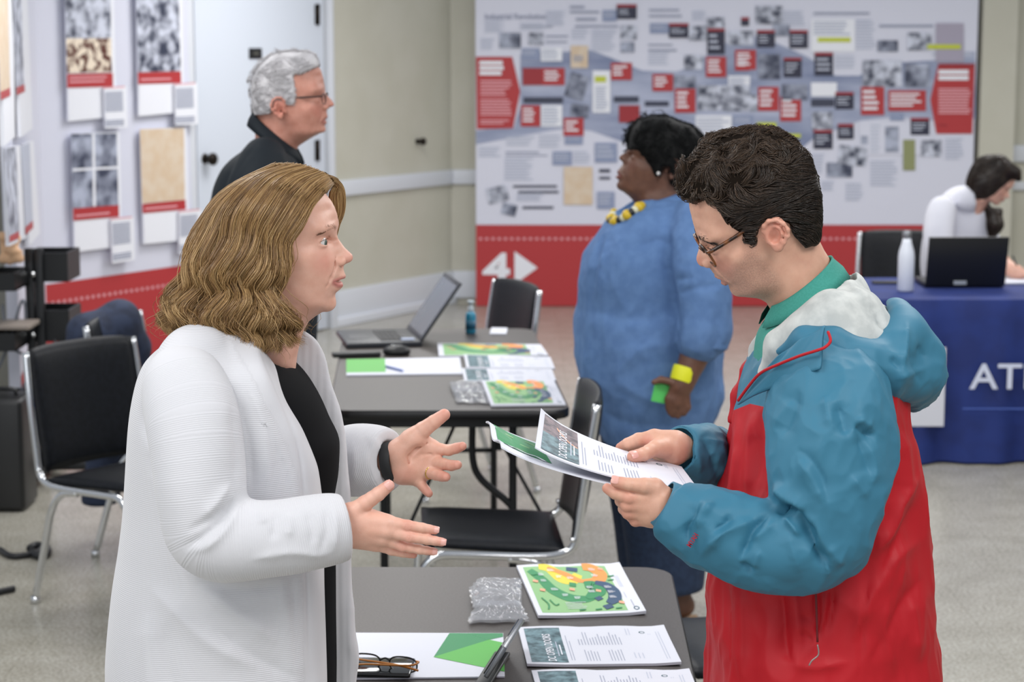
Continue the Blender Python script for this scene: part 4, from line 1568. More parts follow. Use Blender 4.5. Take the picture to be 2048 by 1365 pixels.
# corner points measured on the folder
fu = lambda x: (x + 170) / 1050
fv = lambda y: (y - 457) / 238
FP.poly(g, [(fu(590), 0.01), (fu(505), fv(592)), (fu(803), fv(497)), (fu(690), 0.01)], PI_['dg'], o_)
FP.poly(g, [(fu(690), 0.01), (fu(803), fv(497)), (fu(878), fv(480)), (fu(878), 0.01)], PI_['mg'] if 'mg' in PI_ else PI_['dg'], o_ + .0001)
FP.poly(g, [(fu(505), fv(592)), (fu(880), fv(672)), (fu(880), fv(515)), (fu(803), fv(497))], PI_['g'], o_ + .0002)
g.build('printed_triangles', PM, fold)

# phone and eyeglasses on the folder
M_glass_blk = mat('black_glass', '0c0f10', 0.06, spec=0.8)
pz = TZ + 0.004
ph = MB()
c = [G(*crp8(60, 606), pz), G(*crp8(400, 612), pz), G(*crp8(388, 690), pz), G(*crp8(40, 694), pz)]
vx = (c[1] - c[0]); vy = (c[3] - c[0])
ctr_ = sum(c, Vector()) / 4 + Vector((0, 0, 0.005))
ph.box(ctr_, (vx.length, vy.length, 0.009), rz=math.atan2(vx.y, vx.x), bevel=0.004)
pho = ph.build('mobile_phone', M_glass_blk, label='black phone lying on the white folder under the eyeglasses', cat='phone')
M_tort = mat('tortoiseshell', '6b3f1d', 0.25)
add_noise_color(M_tort, '241207', '8a5022', 60, 2, lo=0.42, hi=0.68)
M_orangefr = mat('amber_arm', 'b8742e', 0.25)
M_blackfr = mat('black_frame', '15171b', 0.2)
M_lens = bpy.data.materials.new('spectacle_lens'); M_lens.use_nodes = True
N, L, b = nodes(M_lens)
b.inputs['Base Color'].default_value = (1, 1, 1, 1); b.inputs['Transmission Weight'].default_value = 1.0
b.inputs['Roughness'].default_value = 0.0; b.inputs['IOR'].default_value = 1.02; b.inputs['Alpha'].default_value = 0.35
b.inputs['Coat Weight'].default_value = 0.4


def specs(name, label, cat, parent, F, fr_mat, arm_mat, folded=False, bridge=0.018, lw=0.048, lh=0.034, arm=0.135, th=0.0016, thick_arm=0.0026, spread=0.0, rim_top=1.0):
    """spectacles in frame F: x = across, y = up, z = backwards along the arms"""
    t = bpy.data.objects.new(name, None)
    t.location = F @ Vector((0, 0, 0))
    link(t, parent, label, cat)
    for s_ in (-1, 1):
        cx_ = s_ * (bridge / 2 + lw / 2)
        ring = []
        for k_ in range(33):
            a = 2 * math.pi * k_ / 32
            ca, sa = math.cos(a), math.sin(a)
            ring.append(F @ Vector((cx_ + lw / 2 * math.copysign(abs(ca) ** 0.75, ca), lh / 2 * math.copysign(abs(sa) ** 0.75, sa), 0.004 * (abs(cx_ + lw / 2 * ca) / 0.06) ** 2)))
        MB().tube(ring, th, caps=False, n=8).build('rim', fr_mat, t)
        lm = MB()
        lm.add([F @ Vector((cx_, 0, 0.0008))] + ring[:-1], [(0, i + 1, (i + 1) % 32 + 1) for i in range(32)], 0, True)
        lm.build('lens', M_lens, t)
        x0 = s_ * (bridge / 2 + lw + 0.002)
        yh = lh * 0.30
        if folded:
            zz = 0.012 + 0.006 * (s_ + 1)
            MB().tube(smooth_path([F @ Vector((x0 - s_ * .004, yh, 0.003)), F @ Vector((x0 + s_ * .002, yh, 0.008)), F @ Vector((x0 - s_ * .01, yh - .002, zz)), F @ Vector((x0 - s_ * .07, yh - .004, zz + .004)), F @ Vector((x0 - s_ * .10, yh - 0.006, zz + .005)), F @ Vector((x0 - s_ * .135, yh - 0.012, zz + .006))], 4), thick_arm, n=8).build('arm', arm_mat, t)
            continue
        MB().tube(smooth_path([F @ Vector((x0 - s_ * .004, yh, 0.003)), F @ Vector((x0 + s_ * .005, yh, 0.008)), F @ Vector((x0 + s_ * (.006 + spread * .5), yh, arm * 0.4)), F @ Vector((x0 + s_ * (.004 + spread), yh, arm * 0.75)), F @ Vector((x0 + s_ * spread, yh - 0.012, arm * 0.92)), F @ Vector((x0 - s_ * .004, yh - 0.032, arm * 1.05))], 4), thick_arm, n=8).build('arm', arm_mat, t)
    MB().tube(smooth_path([F @ Vector((-bridge / 2 - .001, 0.004, 0)), F @ Vector((0, 0.008, -0.002)), F @ Vector((bridge / 2 + .001, 0.004, 0))], 4), th * 1.1, n=8).build('bridge', fr_mat, t)
    return t


# eyeglasses lie folded-open, lenses facing the far side
ga, gb = G(*crp8(70, 560), TZ + 0.035), G(*crp8(415, 590), TZ + 0.035)
gx = (gb - ga).normalized()
gz = Vector((-gx.y, gx.x, 0)) * -1          # arms run towards the camera
F = Matrix.Translation((ga + gb) / 2 + Vector((0, 0, -.012))) @ Matrix((gx, Vector((0, 0, 1)), gz)).transposed().to_4x4()
sp_t = specs('eyeglasses', 'black-framed eyeglasses with amber arms resting on the phone and folder', 'eyeglasses', None, F, M_blackfr, M_orangefr, folded=True, lw=0.054, lh=0.028, thick_arm=0.002)

# tablet standing on edge, seen end-on
M_silver = mat('brushed_silver', '8a8d92', 0.3, 0.85)
P1 = W(1046, 1238, 3.70)
Dv = Vector((0.52, 0, 0.85)).normalized()
Ev = Vector((0.185, 1, 0)).normalized()
Nv = Dv.cross(Ev).normalized()
Ev2 = Nv.cross(Dv).normalized()
Lh = (P1.z - TZ - 0.008) / Dv.z
R_ = Matrix((Nv, Ev2, Dv)).transposed()
cen = P1 - Dv * Lh / 2 - Ev2 * 0.125
tbo = MB().box(cen, (0.010, 0.25, Lh), rot=R_, bevel=0.003).build('tablet', M_silver, label='silver-edged tablet standing tilted on the near table, seen edge-on', cat='tablet')
sgn = -1 if Nv.x > 0 else 1
MB().box(cen + Nv * sgn * 0.006, (0.003, 0.235, Lh * 0.92), rot=R_, bevel=0.001).build('screen', M_glass_blk, tbo)
hb = P1 - Dv * Lh - Ev2 * 0.125
MB().box(Vector((hb.x - 0.005, hb.y, TZ + 0.005)), (0.03, 0.2, 0.008), rz=-0.18, bevel=0.003).build('stand_foot', M_blackpl, tbo)

# clear plastic bags
M_bag = bpy.data.materials.new('clear_plastic_film'); M_bag.use_nodes = True
N, L, b = nodes(M_bag)
b.inputs['Base Color'].default_value = (0.93, 0.95, 1.0, 1)
b.inputs['Roughness'].default_value = 0.12
b.inputs['Transmission Weight'].default_value = 0.75
b.inputs['IOR'].default_value = 1.35
b.inputs['Alpha'].default_value = 0.7
b.inputs['Specular IOR Level'].default_value = 1.0


def bag(label, corners, z, seed, amp=0.012):
    rg = np.random.RandomState(seed)
    c = [G(x, y, z) for x, y in corners]
    P = Patch(*c)
    nu, nv = 46, 30
    ph_ = rg.rand(9, 4)
    ph_[:, :2] = (ph_[:, :2] - 0.5) * 24

    def hgt(u, v):
        h = 0
        for a, b_, p, q in ph_:
            h += abs(math.sin(a * u + b_ * v + p * 6.28)) ** 0.7 * (0.5 + q)
        return amp * (h / 9) * (0.4 + 0.6 * min(1, 6 * min(u, 1 - u, v, 1 - v)))
    vs, fs = [], []
    for s_ in (0, 1):
        for i in range(nu + 1):
            for j in range(nv + 1):
                u, v = i / nu, j / nv
                uu = u + 0.02 * math.sin(v * 19 + seed) * (1 if i in (0, nu) else 0.3)
                vv = v + 0.03 * math.sin(u * 15 + seed) * (1 if j in (0, nv) else 0.3)
                vs.append(P.S(uu, vv, (hgt(u, v) * (1.8 if s_ else 0.3) + (0.001 if s_ else 0.0003))))
    K = (nu + 1) * (nv + 1)
    for s_ in (0, 1):
        for i in range(nu):
            for j in range(nv):
                a = s_ * K + i * (nv + 1) + j
                fs.append((a, a + 1, a + nv + 2, a + nv + 1))
    mb = MB()
    mb.add(vs, fs, 0, False)
    mb.build('plastic_bag', M_bag, label=label, cat='plastic bag', group='clear plastic bags on the tables')


bag('clear crumpled plastic bag on the near table, farthest of the heap by the maps', [crp8(745, 172), crp8(980, 172), crp8(975, 250), crp8(690, 235)], TZ + 0.001, 3)
bag('clear crumpled plastic bag on the near table, middle of the heap', [crp8(700, 225), crp8(975, 235), crp8(975, 320), crp8(715, 320)], TZ + 0.009, 5)
bag('clear crumpled plastic bag on the near table, the nearest of the heap by the tablet', [crp8(730, 305), crp8(980, 310), crp8(1018, 392), crp8(690, 400)], TZ + 0.003, 8)

# ---------------------------------------------------------------- on the far table
cr6 = lambda x, y: (620 + x / 3.413, 530 + y / 3.413)


def t6(name, label, cat, pts, th, draw, z=TZ, **kw):
    return table_sheet(name, label, cat, [cr6(*p) for p in pts], th, draw, z=z, **kw)


t6('map_stack', 'green map sheets lying nearest the laptop on the far table', 'stack of sheets', [(870, 545), (1575, 553), (1628, 628), (880, 632)], 0.006, draw_map, fine=False)
t6('flyer_stack', 'white flyers with a teal picture on the far table, behind the other flyers', 'stack of flyers', [(1050, 622), (1640, 640), (1672, 718), (1068, 712)], 0.006, draw_flyer, z=TZ + 0.002)
t6('flyer_stack', 'white flyers with a teal picture on the far table, touching the map sheets in front', 'stack of flyers', [(1035, 718), (1650, 722), (1680, 800), (1055, 806)], 0.006, draw_flyer, z=TZ + 0.001)
t6('map_stack', 'green and yellow map sheets at the near right corner of the far table', 'stack of sheets', [(1170, 800), (1665, 800), (1745, 962), (1235, 970)], 0.006, draw_map, z=TZ + 0.003)


def draw_pad(P, g, o):
    P.rect(g, 0.0, 0.0, 0.34, 0.86, PI_['g'], o)


fo2, fp2 = t6('presentation_folder', 'white and green folder with a pen on the far table, in front of the mouse', 'folder', [(248, 655), (1022, 640), (1040, 752), (248, 762)], 0.005, draw_pad)
pn = MB()
pa, pb = G(*cr6(520, 694), TZ + 0.011), G(*cr6(638, 724), TZ + 0.011)
pn.tube([pa, pb.lerp(pa, 0.1), pb], [0.0045, 0.0045, 0.0015])
pn.build('pen', mat('blue_pen', '7f8fc4', 0.3), label='blue pen lying on the folder on the far table', cat='pen')
bag('clear plastic bags in a flat pile on the far table, upper one', [cr6(950, 815), cr6(1175, 815), cr6(1195, 890), cr6(975, 880)], TZ + 0.007, 12, 0.012)
bag('clear plastic bags in a flat pile on the far table, lower one', [cr6(965, 850), cr6(1190, 860), cr6(1228, 955), cr6(1000, 950)], TZ + 0.001, 14, 0.012)
# laptop, opened towards the left
lp = empty('laptop', G(800, 690, TZ), 'black laptop standing open on the far table, screen turned to the left', 'laptop')
bc = [G(*cr6(225, 490), TZ), G(*cr6(700, 445), TZ), G(*cr6(770, 560), TZ), G(*cr6(250, 575), TZ)]
b0, b1, b2, b3 = bc
# squared base from the near edge
ux = (b2 - b3).normalized()
uy = Vector((-ux.y, ux.x, 0))
wL, dL = 0.255, 0.37
o3 = b3 + Vector((0, 0, 0.0))


def lpt(a, b_, z):
    return o3 + ux * a + uy * b_ + Vector((0, 0, z))


wL = (b2 - b3).length
lb_ = MB()
cc_ = lpt(wL / 2, dL / 2, 0.011)
lb_.box(cc_, (wL, dL, 0.02), rz=math.atan2(ux.y, ux.x), bevel=0.005)
lb_.build('base', mat('charcoal_plastic', '2e3036', 0.4), lp)
kb = MB()
for i in range(5):
    for j in range(13):
        kb.box(lpt(wL * 0.50 + i * 0.019, 0.05 + j * 0.0215, 0.0222), (0.016, 0.018, 0.003), rz=math.atan2(ux.y, ux.x))
kb.build('keyboard', mat('key_black', '1b1c20', 0.5), lp)
kb = MB().box(lpt(wL * 0.22, dL * 0.45, 0.0215), (0.07, 0.11, 0.001), rz=math.atan2(ux.y, ux.x))
kb.build('touchpad', mat('pad_grey', '3a3c42', 0.4), lp)
hp = lpt(wL - 0.006, 0, 0.02)
near_top = W(*cr6(1035, 125), hp.y)
tilt = Vector((near_top.x - hp.x, 0, near_top.z - hp.z))
LL = min(tilt.length, 0.27)
tilt.normalize()
sc = MB()
Rl = Matrix((tilt.cross(uy).normalized() * 1, uy, tilt)).transposed()
if Rl.determinant() < 0:
    Rl = Matrix((-tilt.cross(uy).normalized(), uy, tilt)).transposed()
cs = hp + uy * dL / 2 + tilt * LL / 2
sc.box(cs, (0.009, dL, LL), rot=Rl, bevel=0.003)
sc.build('lid', mat('charcoal_plastic', '2e3036', 0.4), lp)
nrm = Rl @ Vector((1, 0, 0))
if nrm.x > 0:
    nrm = -nrm
MB().box(cs + nrm * 0.0052, (0.002, dL * 0.92, LL * 0.86), rot=Rl).build('screen', mat('dim_screen', '5c6472', 0.25), lp)
MB().box(lpt(wL - .05, 0.05, 0.0245), (0.05, 0.04, 0.002), rz=math.atan2(ux.y, ux.x)).build('sticker', mat('pale_blue_sticker', 'aebbd8', 0.4), lp)
# mouse, black pouch strip
mf = Field(tuple(G(*cr6(585, 600), TZ) - Vector((.1, .1, .02))), tuple(G(*cr6(585, 600), TZ) + Vector((.1, .1, .08))), 0.0025)
mc = G(*cr6(590, 622), TZ)
mf.ell(mc + Vector((0, 0.02, 0.014)), (0.052, 0.034, 0.024))
mf.fn(lambda x, y, z: z - TZ - 0.0008 + 0 * x + 0 * y, mc - Vector((.1, .1, .1)), mc + Vector((.1, .1, .1)), 0.002, 's') if False else None
V, Q = mf.surface(1)
V[:, 2] = np.maximum(V[:, 2], TZ + 0.0005)
mo = np_mesh('computer_mouse', V, Q, M_blackpl, label='black computer mouse beside the laptop on the far table', cat='mouse')
MB().box(mc + Vector((-.012, 0.02, 0.037)), (0.012, 0.005, 0.004), bevel=0.001).build('scroll_wheel', M_chrome, mo)
sa_, sb_ = G(*cr6(148, 622), TZ + 0.01), G(*cr6(478, 612), TZ + 0.01)
MB().box((sa_ + sb_) / 2 + Vector((0, 0.02, 0)), ((sb_ - sa_).length, 0.045, 0.018), rz=math.atan2((sb_ - sa_).y, (sb_ - sa_).x), bevel=0.006).build('pouch', M_blackpl, label='slim black pouch in front of the laptop on the far table', cat='pouch')
# hand sanitizer
sp0 = G(*cr6(1097, 470), TZ)
M_blueliq = mat('blue_liquid', '2f8fb0', 0.1, spec=0.8)
st = empty('pump_bottle', sp0, 'small bottle of blue liquid with a clear neck on the far table', 'bottle')
MB().lathe(sp0 + Vector((0, 0, 0.0008)), [(0.018, 0), (0.021, 0.004), (0.021, 0.070), (0.018, 0.082), (0.010, 0.088)], n=20).build('bottle_body', M_blueliq, st)
MB().lathe(sp0 + Vector((0, 0, 0.088)), [(0.010, 0), (0.011, 0.004), (0.011, 0.018), (0.006, 0.022), (0.006, 0.034), (0.013, 0.036), (0.013, 0.044)], n=20).build('pump_cap', mat('frosted_cap', 'c8d4dc', 0.3), st)
MB().lathe(sp0 + Vector((0, 0, 0.02)), [(0.0214, 0), (0.0214, 0.032)], n=20).build('bottle_label', mat('dark_blue_label', '23607c', 0.4), st)
t6('note_card', 'small white card near the far right corner of the far table', 'card', [(1240, 438), (1348, 440), (1340, 480), (1225, 480)], 0.006, None)

# ---------------------------------------------------------------- on the blue table
bb = W(1811, 576, 9.3); bb.z = 0.752
fl = empty('water_bottle', bb, 'white metal water bottle standing on the blue table, left of the laptop', 'bottle')
MB().lathe(bb, [(0.033, 0), (0.037, 0.006), (0.037, 0.16), (0.034, 0.185), (0.022, 0.225), (0.018, 0.245)], n=24).build('bottle_body', mat('white_enamel', 'dfe4ee', 0.3), fl)
MB().lathe(bb + Vector((0, 0, 0.245)), [(0.019, 0), (0.020, 0.004), (0.020, 0.028), (0.016, 0.034)], n=24).build('bottle_cap', mat('steel_cap', '8f9196', 0.3, 0.8), fl)
la, lb3 = W(1850, 574, 9.42), W(2013, 474, 9.42)
l2 = empty('laptop', Vector(((la.x + lb3.x) / 2, 9.5, 0.752)), 'black laptop seen from behind on the blue table, in front of the seated woman', 'laptop')
wl2 = lb3.x - la.x
th_ = math.radians(14)
hl = (lb3.z - 0.76) / math.cos(th_)
R2 = Matrix.Rotation(th_, 3, 'X')
lc = Vector(((la.x + lb3.x) / 2, 9.42 - 0.0, 0.765)) + R2 @ Vector((0, 0, hl / 2))
MB().box(lc, (wl2, 0.012, hl), rot=R2, bevel=0.004).build('lid', M_blackpl, l2)
MB().box(Vector(((la.x + lb3.x) / 2, 9.42 + 0.14, 0.765)), (wl2, 0.25, 0.024), bevel=0.005).build('base', M_blackpl, l2)
MB().box(W(1920, 566, 9.405) + Vector((0, 0, 0.0)), (0.06, 0.004, 0.018), bevel=0.001).build('badge', mat('badge_grey', '9aa0a8', 0.3), l2)
q = W(1772, 553, 9.6); q.z = 0.757
MB().box(q, (0.13, 0.07, 0.009), bevel=0.003).build('mobile_phone', M_blackpl, label='dark phone lying at the left end of the blue table', cat='phone')
q = W(2040, 520, 9.68); q.z = 0.757
MB().box(q, (0.25, 0.22, 0.008), rz=0.2, bevel=0.001).build('notepad', M_paper, label='white notepad under the seated woman\'s hand on the blue table', cat='notepad')
# ================================================================ people: shared head, hand and hair builders
SKINM = {}


def skin_mat(name, base, blush, rough=0.48, sss=0.12):
    """skin with regional colours carried on the mesh: 'lips', 'blush', 'stub' (beard), 'brow'"""
    m = bpy.data.materials.new(name)
    m.use_nodes = True
    N, L, b = nodes(m)
    b.inputs['Roughness'].default_value = rough
    b.inputs['Subsurface Weight'].default_value = sss
    b.inputs['Subsurface Radius'].default_value = (0.012, 0.005, 0.003)
    b.inputs['Subsurface Scale'].default_value = 0.6
    tc = N.new('ShaderNodeTexCoord')
    nz = N.new('ShaderNodeTexNoise'); nz.inputs['Scale'].default_value = 55; nz.inputs['Detail'].default_value = 5
    L.new(tc.outputs['Object'], nz.inputs['Vector'])
    nz2 = N.new('ShaderNodeTexNoise'); nz2.inputs['Scale'].default_value = 500; nz2.inputs['Detail'].default_value = 2
    L.new(tc.outputs['Object'], nz2.inputs['Vector'])
    cr = N.new('ShaderNodeValToRGB')
    cr.color_ramp.elements[0].position = 0.3; cr.color_ramp.elements[1].position = 0.7
    cr.color_ramp.elements[0].color = lin(base[0]); cr.color_ramp.elements[1].color = lin(base[1])
    L.new(nz.outputs[0], cr.inputs[0])
    last = cr.outputs[0]
    for att, col, amt in (('blush', blush, 1.0), ('lips', base[2], 1.0), ('stub', base[3], 1.0), ('brow', base[4], 1.0)):
        at = N.new('ShaderNodeAttribute'); at.attribute_name = att
        mx = N.new('ShaderNodeMixRGB')
        mx.inputs[2].default_value = lin(col)
        cl = N.new('ShaderNodeMath'); cl.operation = 'MULTIPLY'; cl.use_clamp = True
        cl.inputs[1].default_value = amt
        L.new(at.outputs['Fac'], cl.inputs[0])
        if att == 'stub':
            m3 = N.new('ShaderNodeMath'); m3.operation = 'MULTIPLY_ADD'
            m3.inputs[1].default_value = 1.6; m3.inputs[2].default_value = -0.15
            L.new(nz2.outputs[0], m3.inputs[0])
            m4 = N.new('ShaderNodeMath'); m4.operation = 'MULTIPLY'; m4.use_clamp = True
            L.new(m3.outputs[0], m4.inputs[0]); L.new(cl.outputs[0], m4.inputs[1])
            L.new(m4.outputs[0], mx.inputs[0])
        else:
            L.new(cl.outputs[0], mx.inputs[0])
        L.new(last, mx.inputs[1])
        last = mx.outputs[0]
    L.new(last, b.inputs['Base Color'])
    bp = N.new('ShaderNodeBump'); bp.inputs['Strength'].default_value = 0.25; bp.inputs['Distance'].default_value = 0.0006
    L.new(nz2.outputs[0], bp.inputs['Height']); L.new(bp.outputs[0], b.inputs['Normal'])
    return m


def tps_fit(src, dst, reg=0.0):
    src = np.asarray(src, float)
    dst = np.asarray(dst, float)
    n = len(src)
    d = np.linalg.norm(src[:, None] - src[None], axis=2)
    K = np.where(d > 0, d * d * np.log(d + 1e-9), 0) + reg * np.eye(n)
    Pm = np.hstack([np.ones((n, 1)), src])
    A = np.zeros((n + 3, n + 3))
    A[:n, :n] = K; A[:n, n:] = Pm; A[n:, :n] = Pm.T
    Bm = np.zeros((n + 3, dst.shape[1]))
    Bm[:n] = dst
    w = np.linalg.solve(A, Bm)

    def f(q):
        q = np.atleast_2d(np.asarray(q, float))
        out = np.zeros((len(q), dst.shape[1]))
        for s in range(0, len(q), 20000):
            qq = q[s:s + 20000]
            dd = np.linalg.norm(qq[:, None] - src[None], axis=2)
            out[s:s + 20000] = np.where(dd > 0, dd * dd * np.log(dd + 1e-9), 0) @ w[:n] + np.hstack([np.ones((len(qq), 1)), qq]) @ w[n:]
        return out
    return f


# canonical landmarks in millimetres: u forward of the ear canal, w above it
CAN = dict(glab=(98, 35), nas=(93, 22), tip=(118, -12), sub=(102, -24), sto=(99, -41), pog=(98, -72), men=(86, -85), gon=(5, -60), ear=(0, 0),
           ver=(5, 130), occ=(-95, 40), nape=(-72, -50), fh=(90, 78))
# interior half-widths (u, w, half width)
CANW = [(-10, 60, 77), (-50, 60, 68), (-75, 50, 50), (-10, 100, 62), (-50, 95, 50), (30, 100, 58), (60, 95, 42), (0, 120, 34), (40, 60, 70), (-10, 20, 74), (-50, 15, 60), (-72, 10, 40), (40, 115, 28),
        (80, 70, 36), (65, 70, 53), (88, 62, 20), (86, 45, 38), (93, 42, 19), (78, 45, 51), (60, 45, 62), (20, 45, 74),
        (94, 34, 24), (89, 32, 38), (80, 30, 50), (66, 28, 58), (40, 28, 68), (10, 28, 73),
        (90, 14, 5), (84, 14, 10.5), (78, 14, 17), (74, 12, 33), (69, 12, 46), (60, 12, 54), (45, 10, 63), (20, 10, 70),
        (82, 0, 27), (76, 0, 41), (70, -2, 50), (60, -2, 60), (45, -2, 66), (20, -5, 69), (0, -5, 69),
        (108, -4, 6), (113, -12, 7), (106, -13, 11), (99, -16, 14), (94, -8, 15), (100, 3, 7.5), (92, 0, 14), (86, -6, 25), (82, -14, 37), (98, 8, 6), (92, -18, 21),
        (98, -28, 13), (93, -28, 23), (85, -28, 34), (73, -26, 47), (60, -25, 56), (40, -25, 62), (10, -28, 65),
        (100, -36, 12), (95, -40, 21), (87, -42, 30), (75, -42, 41), (60, -42, 50), (40, -42, 57), (10, -42, 60),
        (92, -57, 14), (87, -59, 24), (76, -60, 35), (60, -60, 45), (40, -60, 53), (15, -58, 56),
        (93, -72, 14), (87, -74, 23), (75, -75, 31), (60, -75, 39), (40, -74, 46), (80, -81, 19)]


def w_proj(W2, uw):
    return np.sqrt(np.maximum(W2(uw), 0))


def build_head(px2uw, sil_px, lm_px, neckw, h=0.0016, extra_sil=()):
    """sil_px: traced side outline in photo pixels (closed); returns warp (canonical->person metres), half-width^2 function"""
    sil = np.array([px2uw(*p) for p in sil_px])
    P = [Vector((a, b, 0)) for a, b in sil]
    P = P + [P[0]]
    # resample the outline every ~6 mm
    out = []
    for a, b in zip(P[:-1], P[1:]):
        n = max(1, int(round((b - a).length / 0.006)))
        for k in range(n):
            q = a.lerp(b, k / n)
            out.append((q.x, q.y))
    out = np.array(out)
    names = [k for k in CAN if k in lm_px]
    warp = tps_fit([np.array(CAN[k]) / 1000 for k in names], [px2uw(*lm_px[k]) for k in names], 1e-7)
    ctl = np.array([warp(np.array(c[:2]) / 1000)[0] for c in CANW])
    wv = np.array([c[2] / 1000 for c in CANW])
    inside = in_poly(ctl, [tuple(p) for p in out])
    ok = inside > 0.0025
    ctl, wv = ctl[ok], wv[ok]
    for (x, y, w) in neckw:
        ctl = np.vstack([ctl, [px2uw(x, y)]])
        wv = np.append(wv, w)
    # points just outside the outline pull the field negative
    nxt = np.roll(out, -1, 0)
    tan = nxt - out
    tan /= np.linalg.norm(tan, axis=1)[:, None] + 1e-9
    nrm = np.stack([tan[:, 1], -tan[:, 0]], 1)
    test = in_poly(out + nrm * 0.004, [tuple(p) for p in out])
    nrm[test > 0] *= -1
    src = np.vstack([ctl, out])
    val = np.concatenate([wv ** 2, np.zeros(len(out))])
    # unique
    _, ui = np.unique(np.round(src, 5), axis=0, return_index=True)
    fit = tps_fit(src[ui] * 10, (val[ui] * 1e3)[:, None], 1e-6)
    poly = [tuple(p) for p in out]

    def w2(q):
        v = fit(q * 10)[:, 0] / 1e3
        d = in_poly(q, poly)
        v = np.where(d < 0, np.minimum(v, 0) + d * 0.02, np.maximum(v, np.maximum(d, 0) * 0.006))
        return v
    return warp, w2, poly


def head_field(org, ux, uy, uz, w2, ulo, uhi, wlo, whi, h, vmax=0.1):
    """grid in the head's own frame; returns Field in (u,v,w)"""
    f = Field((ulo, -vmax, wlo), (uhi, vmax, whi), h)
    u, w = f.ax[0], f.ax[2]
    uu, ww = np.meshgrid(u, w, indexing='ij')
    W2 = w2(np.stack([uu.ravel(), ww.ravel()], 1)).reshape(uu.shape)
    Wd = 2 * np.sqrt(np.maximum(W2, 0.009 ** 2))
    v = f.ax[1]
    f.F[:] = ((v[None, :, None] ** 2 - W2[:, None, :]) / Wd[:, None, :]).astype(np.float32)
    return f


def add_eye_ear(f, cv, eye=True, sides=(-1, 1), ear=True, open_=1.0, gaze=0.0, earscale=1.0, brow=1.0, lip=1.0):
    """cv(u_mm,w_mm) canonical -> person (u,w) metres"""
    def P3(u, v, w):
        q = cv(u, w)
        return np.array([q[0], v / 1000, q[1]])
    for s in sides:
        if eye:
            f.ell(P3(68.8, s * 31.5, 12), (0.0140, 0.0152, 0.0118), k=0.005)
            # brow ridge, lower lid fold
            f.chain([P3(89, s * 14, 31), P3(86, s * 28, 34), P3(77, s * 42, 32)], [0.004 * brow, 0.005 * brow, 0.004 * brow], k=0.010)
            # opening between the lids
            f.chain([P3(80.5, s * 19, 11.0), P3(84.0, s * 25, 12.2), P3(85.0, s * 31, 12.6), P3(82.5, s * 38, 12.8), P3(77, s * 44.5, 12.6), P3(71, s * 47.5, 12.0)], [0.0012, 0.0036 * open_, 0.0046 * open_, 0.0042 * open_, 0.0034 * open_, 0.0014], k=0.001, op='s')
            f.chain([P3(79, s * 20, 17 + 1.5), P3(82.5, s * 30, 19.5), P3(76, s * 42, 17)], [0.0008, 0.0012, 0.0008], k=0.002, op='s')
        # wing of the nose and nostril
        f.ell(P3(98.5, s * 12.6, -16.5), (0.0090, 0.0060, 0.0072), k=0.003)
        f.ell(P3(103, s * 6.5, -22.5), (0.0058, 0.0028, 0.0036), k=0.0015, op='s')
        f.chain([P3(91, s * 17.5, -11), P3(89.5, s * 19.5, -17), P3(90, s * 19, -22)], 0.0007, k=0.004, op='s')
        # cheek fold
        f.chain([P3(92, s * 20, -22), P3(86, s * 29, -36), P3(82, s * 32, -46)], [0.0012, 0.0012, 0.0006], k=0.006, op='s')
        # lips
        f.chain([P3(101.0, 0, -36.2), P3(98.6, s * 9, -36), P3(90.5, s * 23.5, -40.6)], [0.0038 * lip, 0.0036 * lip, 0.0010], k=0.003)
        f.chain([P3(98.0, 0, -46.8), P3(95.6, s * 9, -46.2), P3(89.8, s * 22.5, -41.6)], [0.0043 * lip, 0.0040 * lip, 0.0010], k=0.003)
        f.chain([P3(104, 0, -41), P3(99.5, s * 12, -41.2), P3(90, s * 25, -41.2)], [0.0009, 0.0009, 0.0008], k=0.002, op='s')
        if ear:
            e = lambda a, b, c: P3(a * earscale, s * c, b * earscale)
            hel = [e(2, 7, 73), e(5, 14, 76), e(3, 24, 81), e(-5, 32, 86), e(-16, 33, 90), e(-25, 26, 93), e(-29, 14, 94), e(-27, 2, 92), e(-20, -10, 88), e(-13, -18, 83)]
            f.chain(hel, [0.003, 0.0034, 0.0034, 0.0034, 0.0034, 0.0036, 0.0036, 0.0034, 0.0032, 0.0034], k=0.003)
            f.chain([e(-10, 22, 84), e(-18, 18, 89), e(-19, 6, 89), e(-14, -5, 86), e(-6, -9, 82)], [0.0022, 0.0034, 0.0036, 0.003, 0.0024], k=0.004)
            f.ell(e(-10, -16, 81), (0.0075, 0.0042, 0.0085), k=0.007)
            f.ell(e(-12, 8, 80), (0.0170, 0.0045, 0.0240), k=0.005)
            f.chain([e(-22, 20, 88), e(-24, 6, 88), e(-19, -8, 84)], 0.0022, k=0.002, op='s') if False else None
            f.ell(e(-8, 3, 86), (0.0090, 0.0105, 0.0125), k=0.003, op='s')
            f.chain([e(-6, 25, 86), e(-16, 27, 91), e(-24, 18, 94), e(-25, 6, 94)], 0.0016, k=0.003, op='s')
            f.chain([e(3, 3, 73), e(2, -5, 75)], 0.0042, k=0.004)
            f.chain([e(-12, 10, 72), e(-14, 12, 66)], 0.010, k=0.01)
    return f


def frame_map(org, ux, uy, uz):
    """3x3 with columns ux uy uz"""
    R = np.array([ux, uy, uz], float).T

    def m(V):
        return np.asarray(org) + np.asarray(V) @ R.T
    return m, R


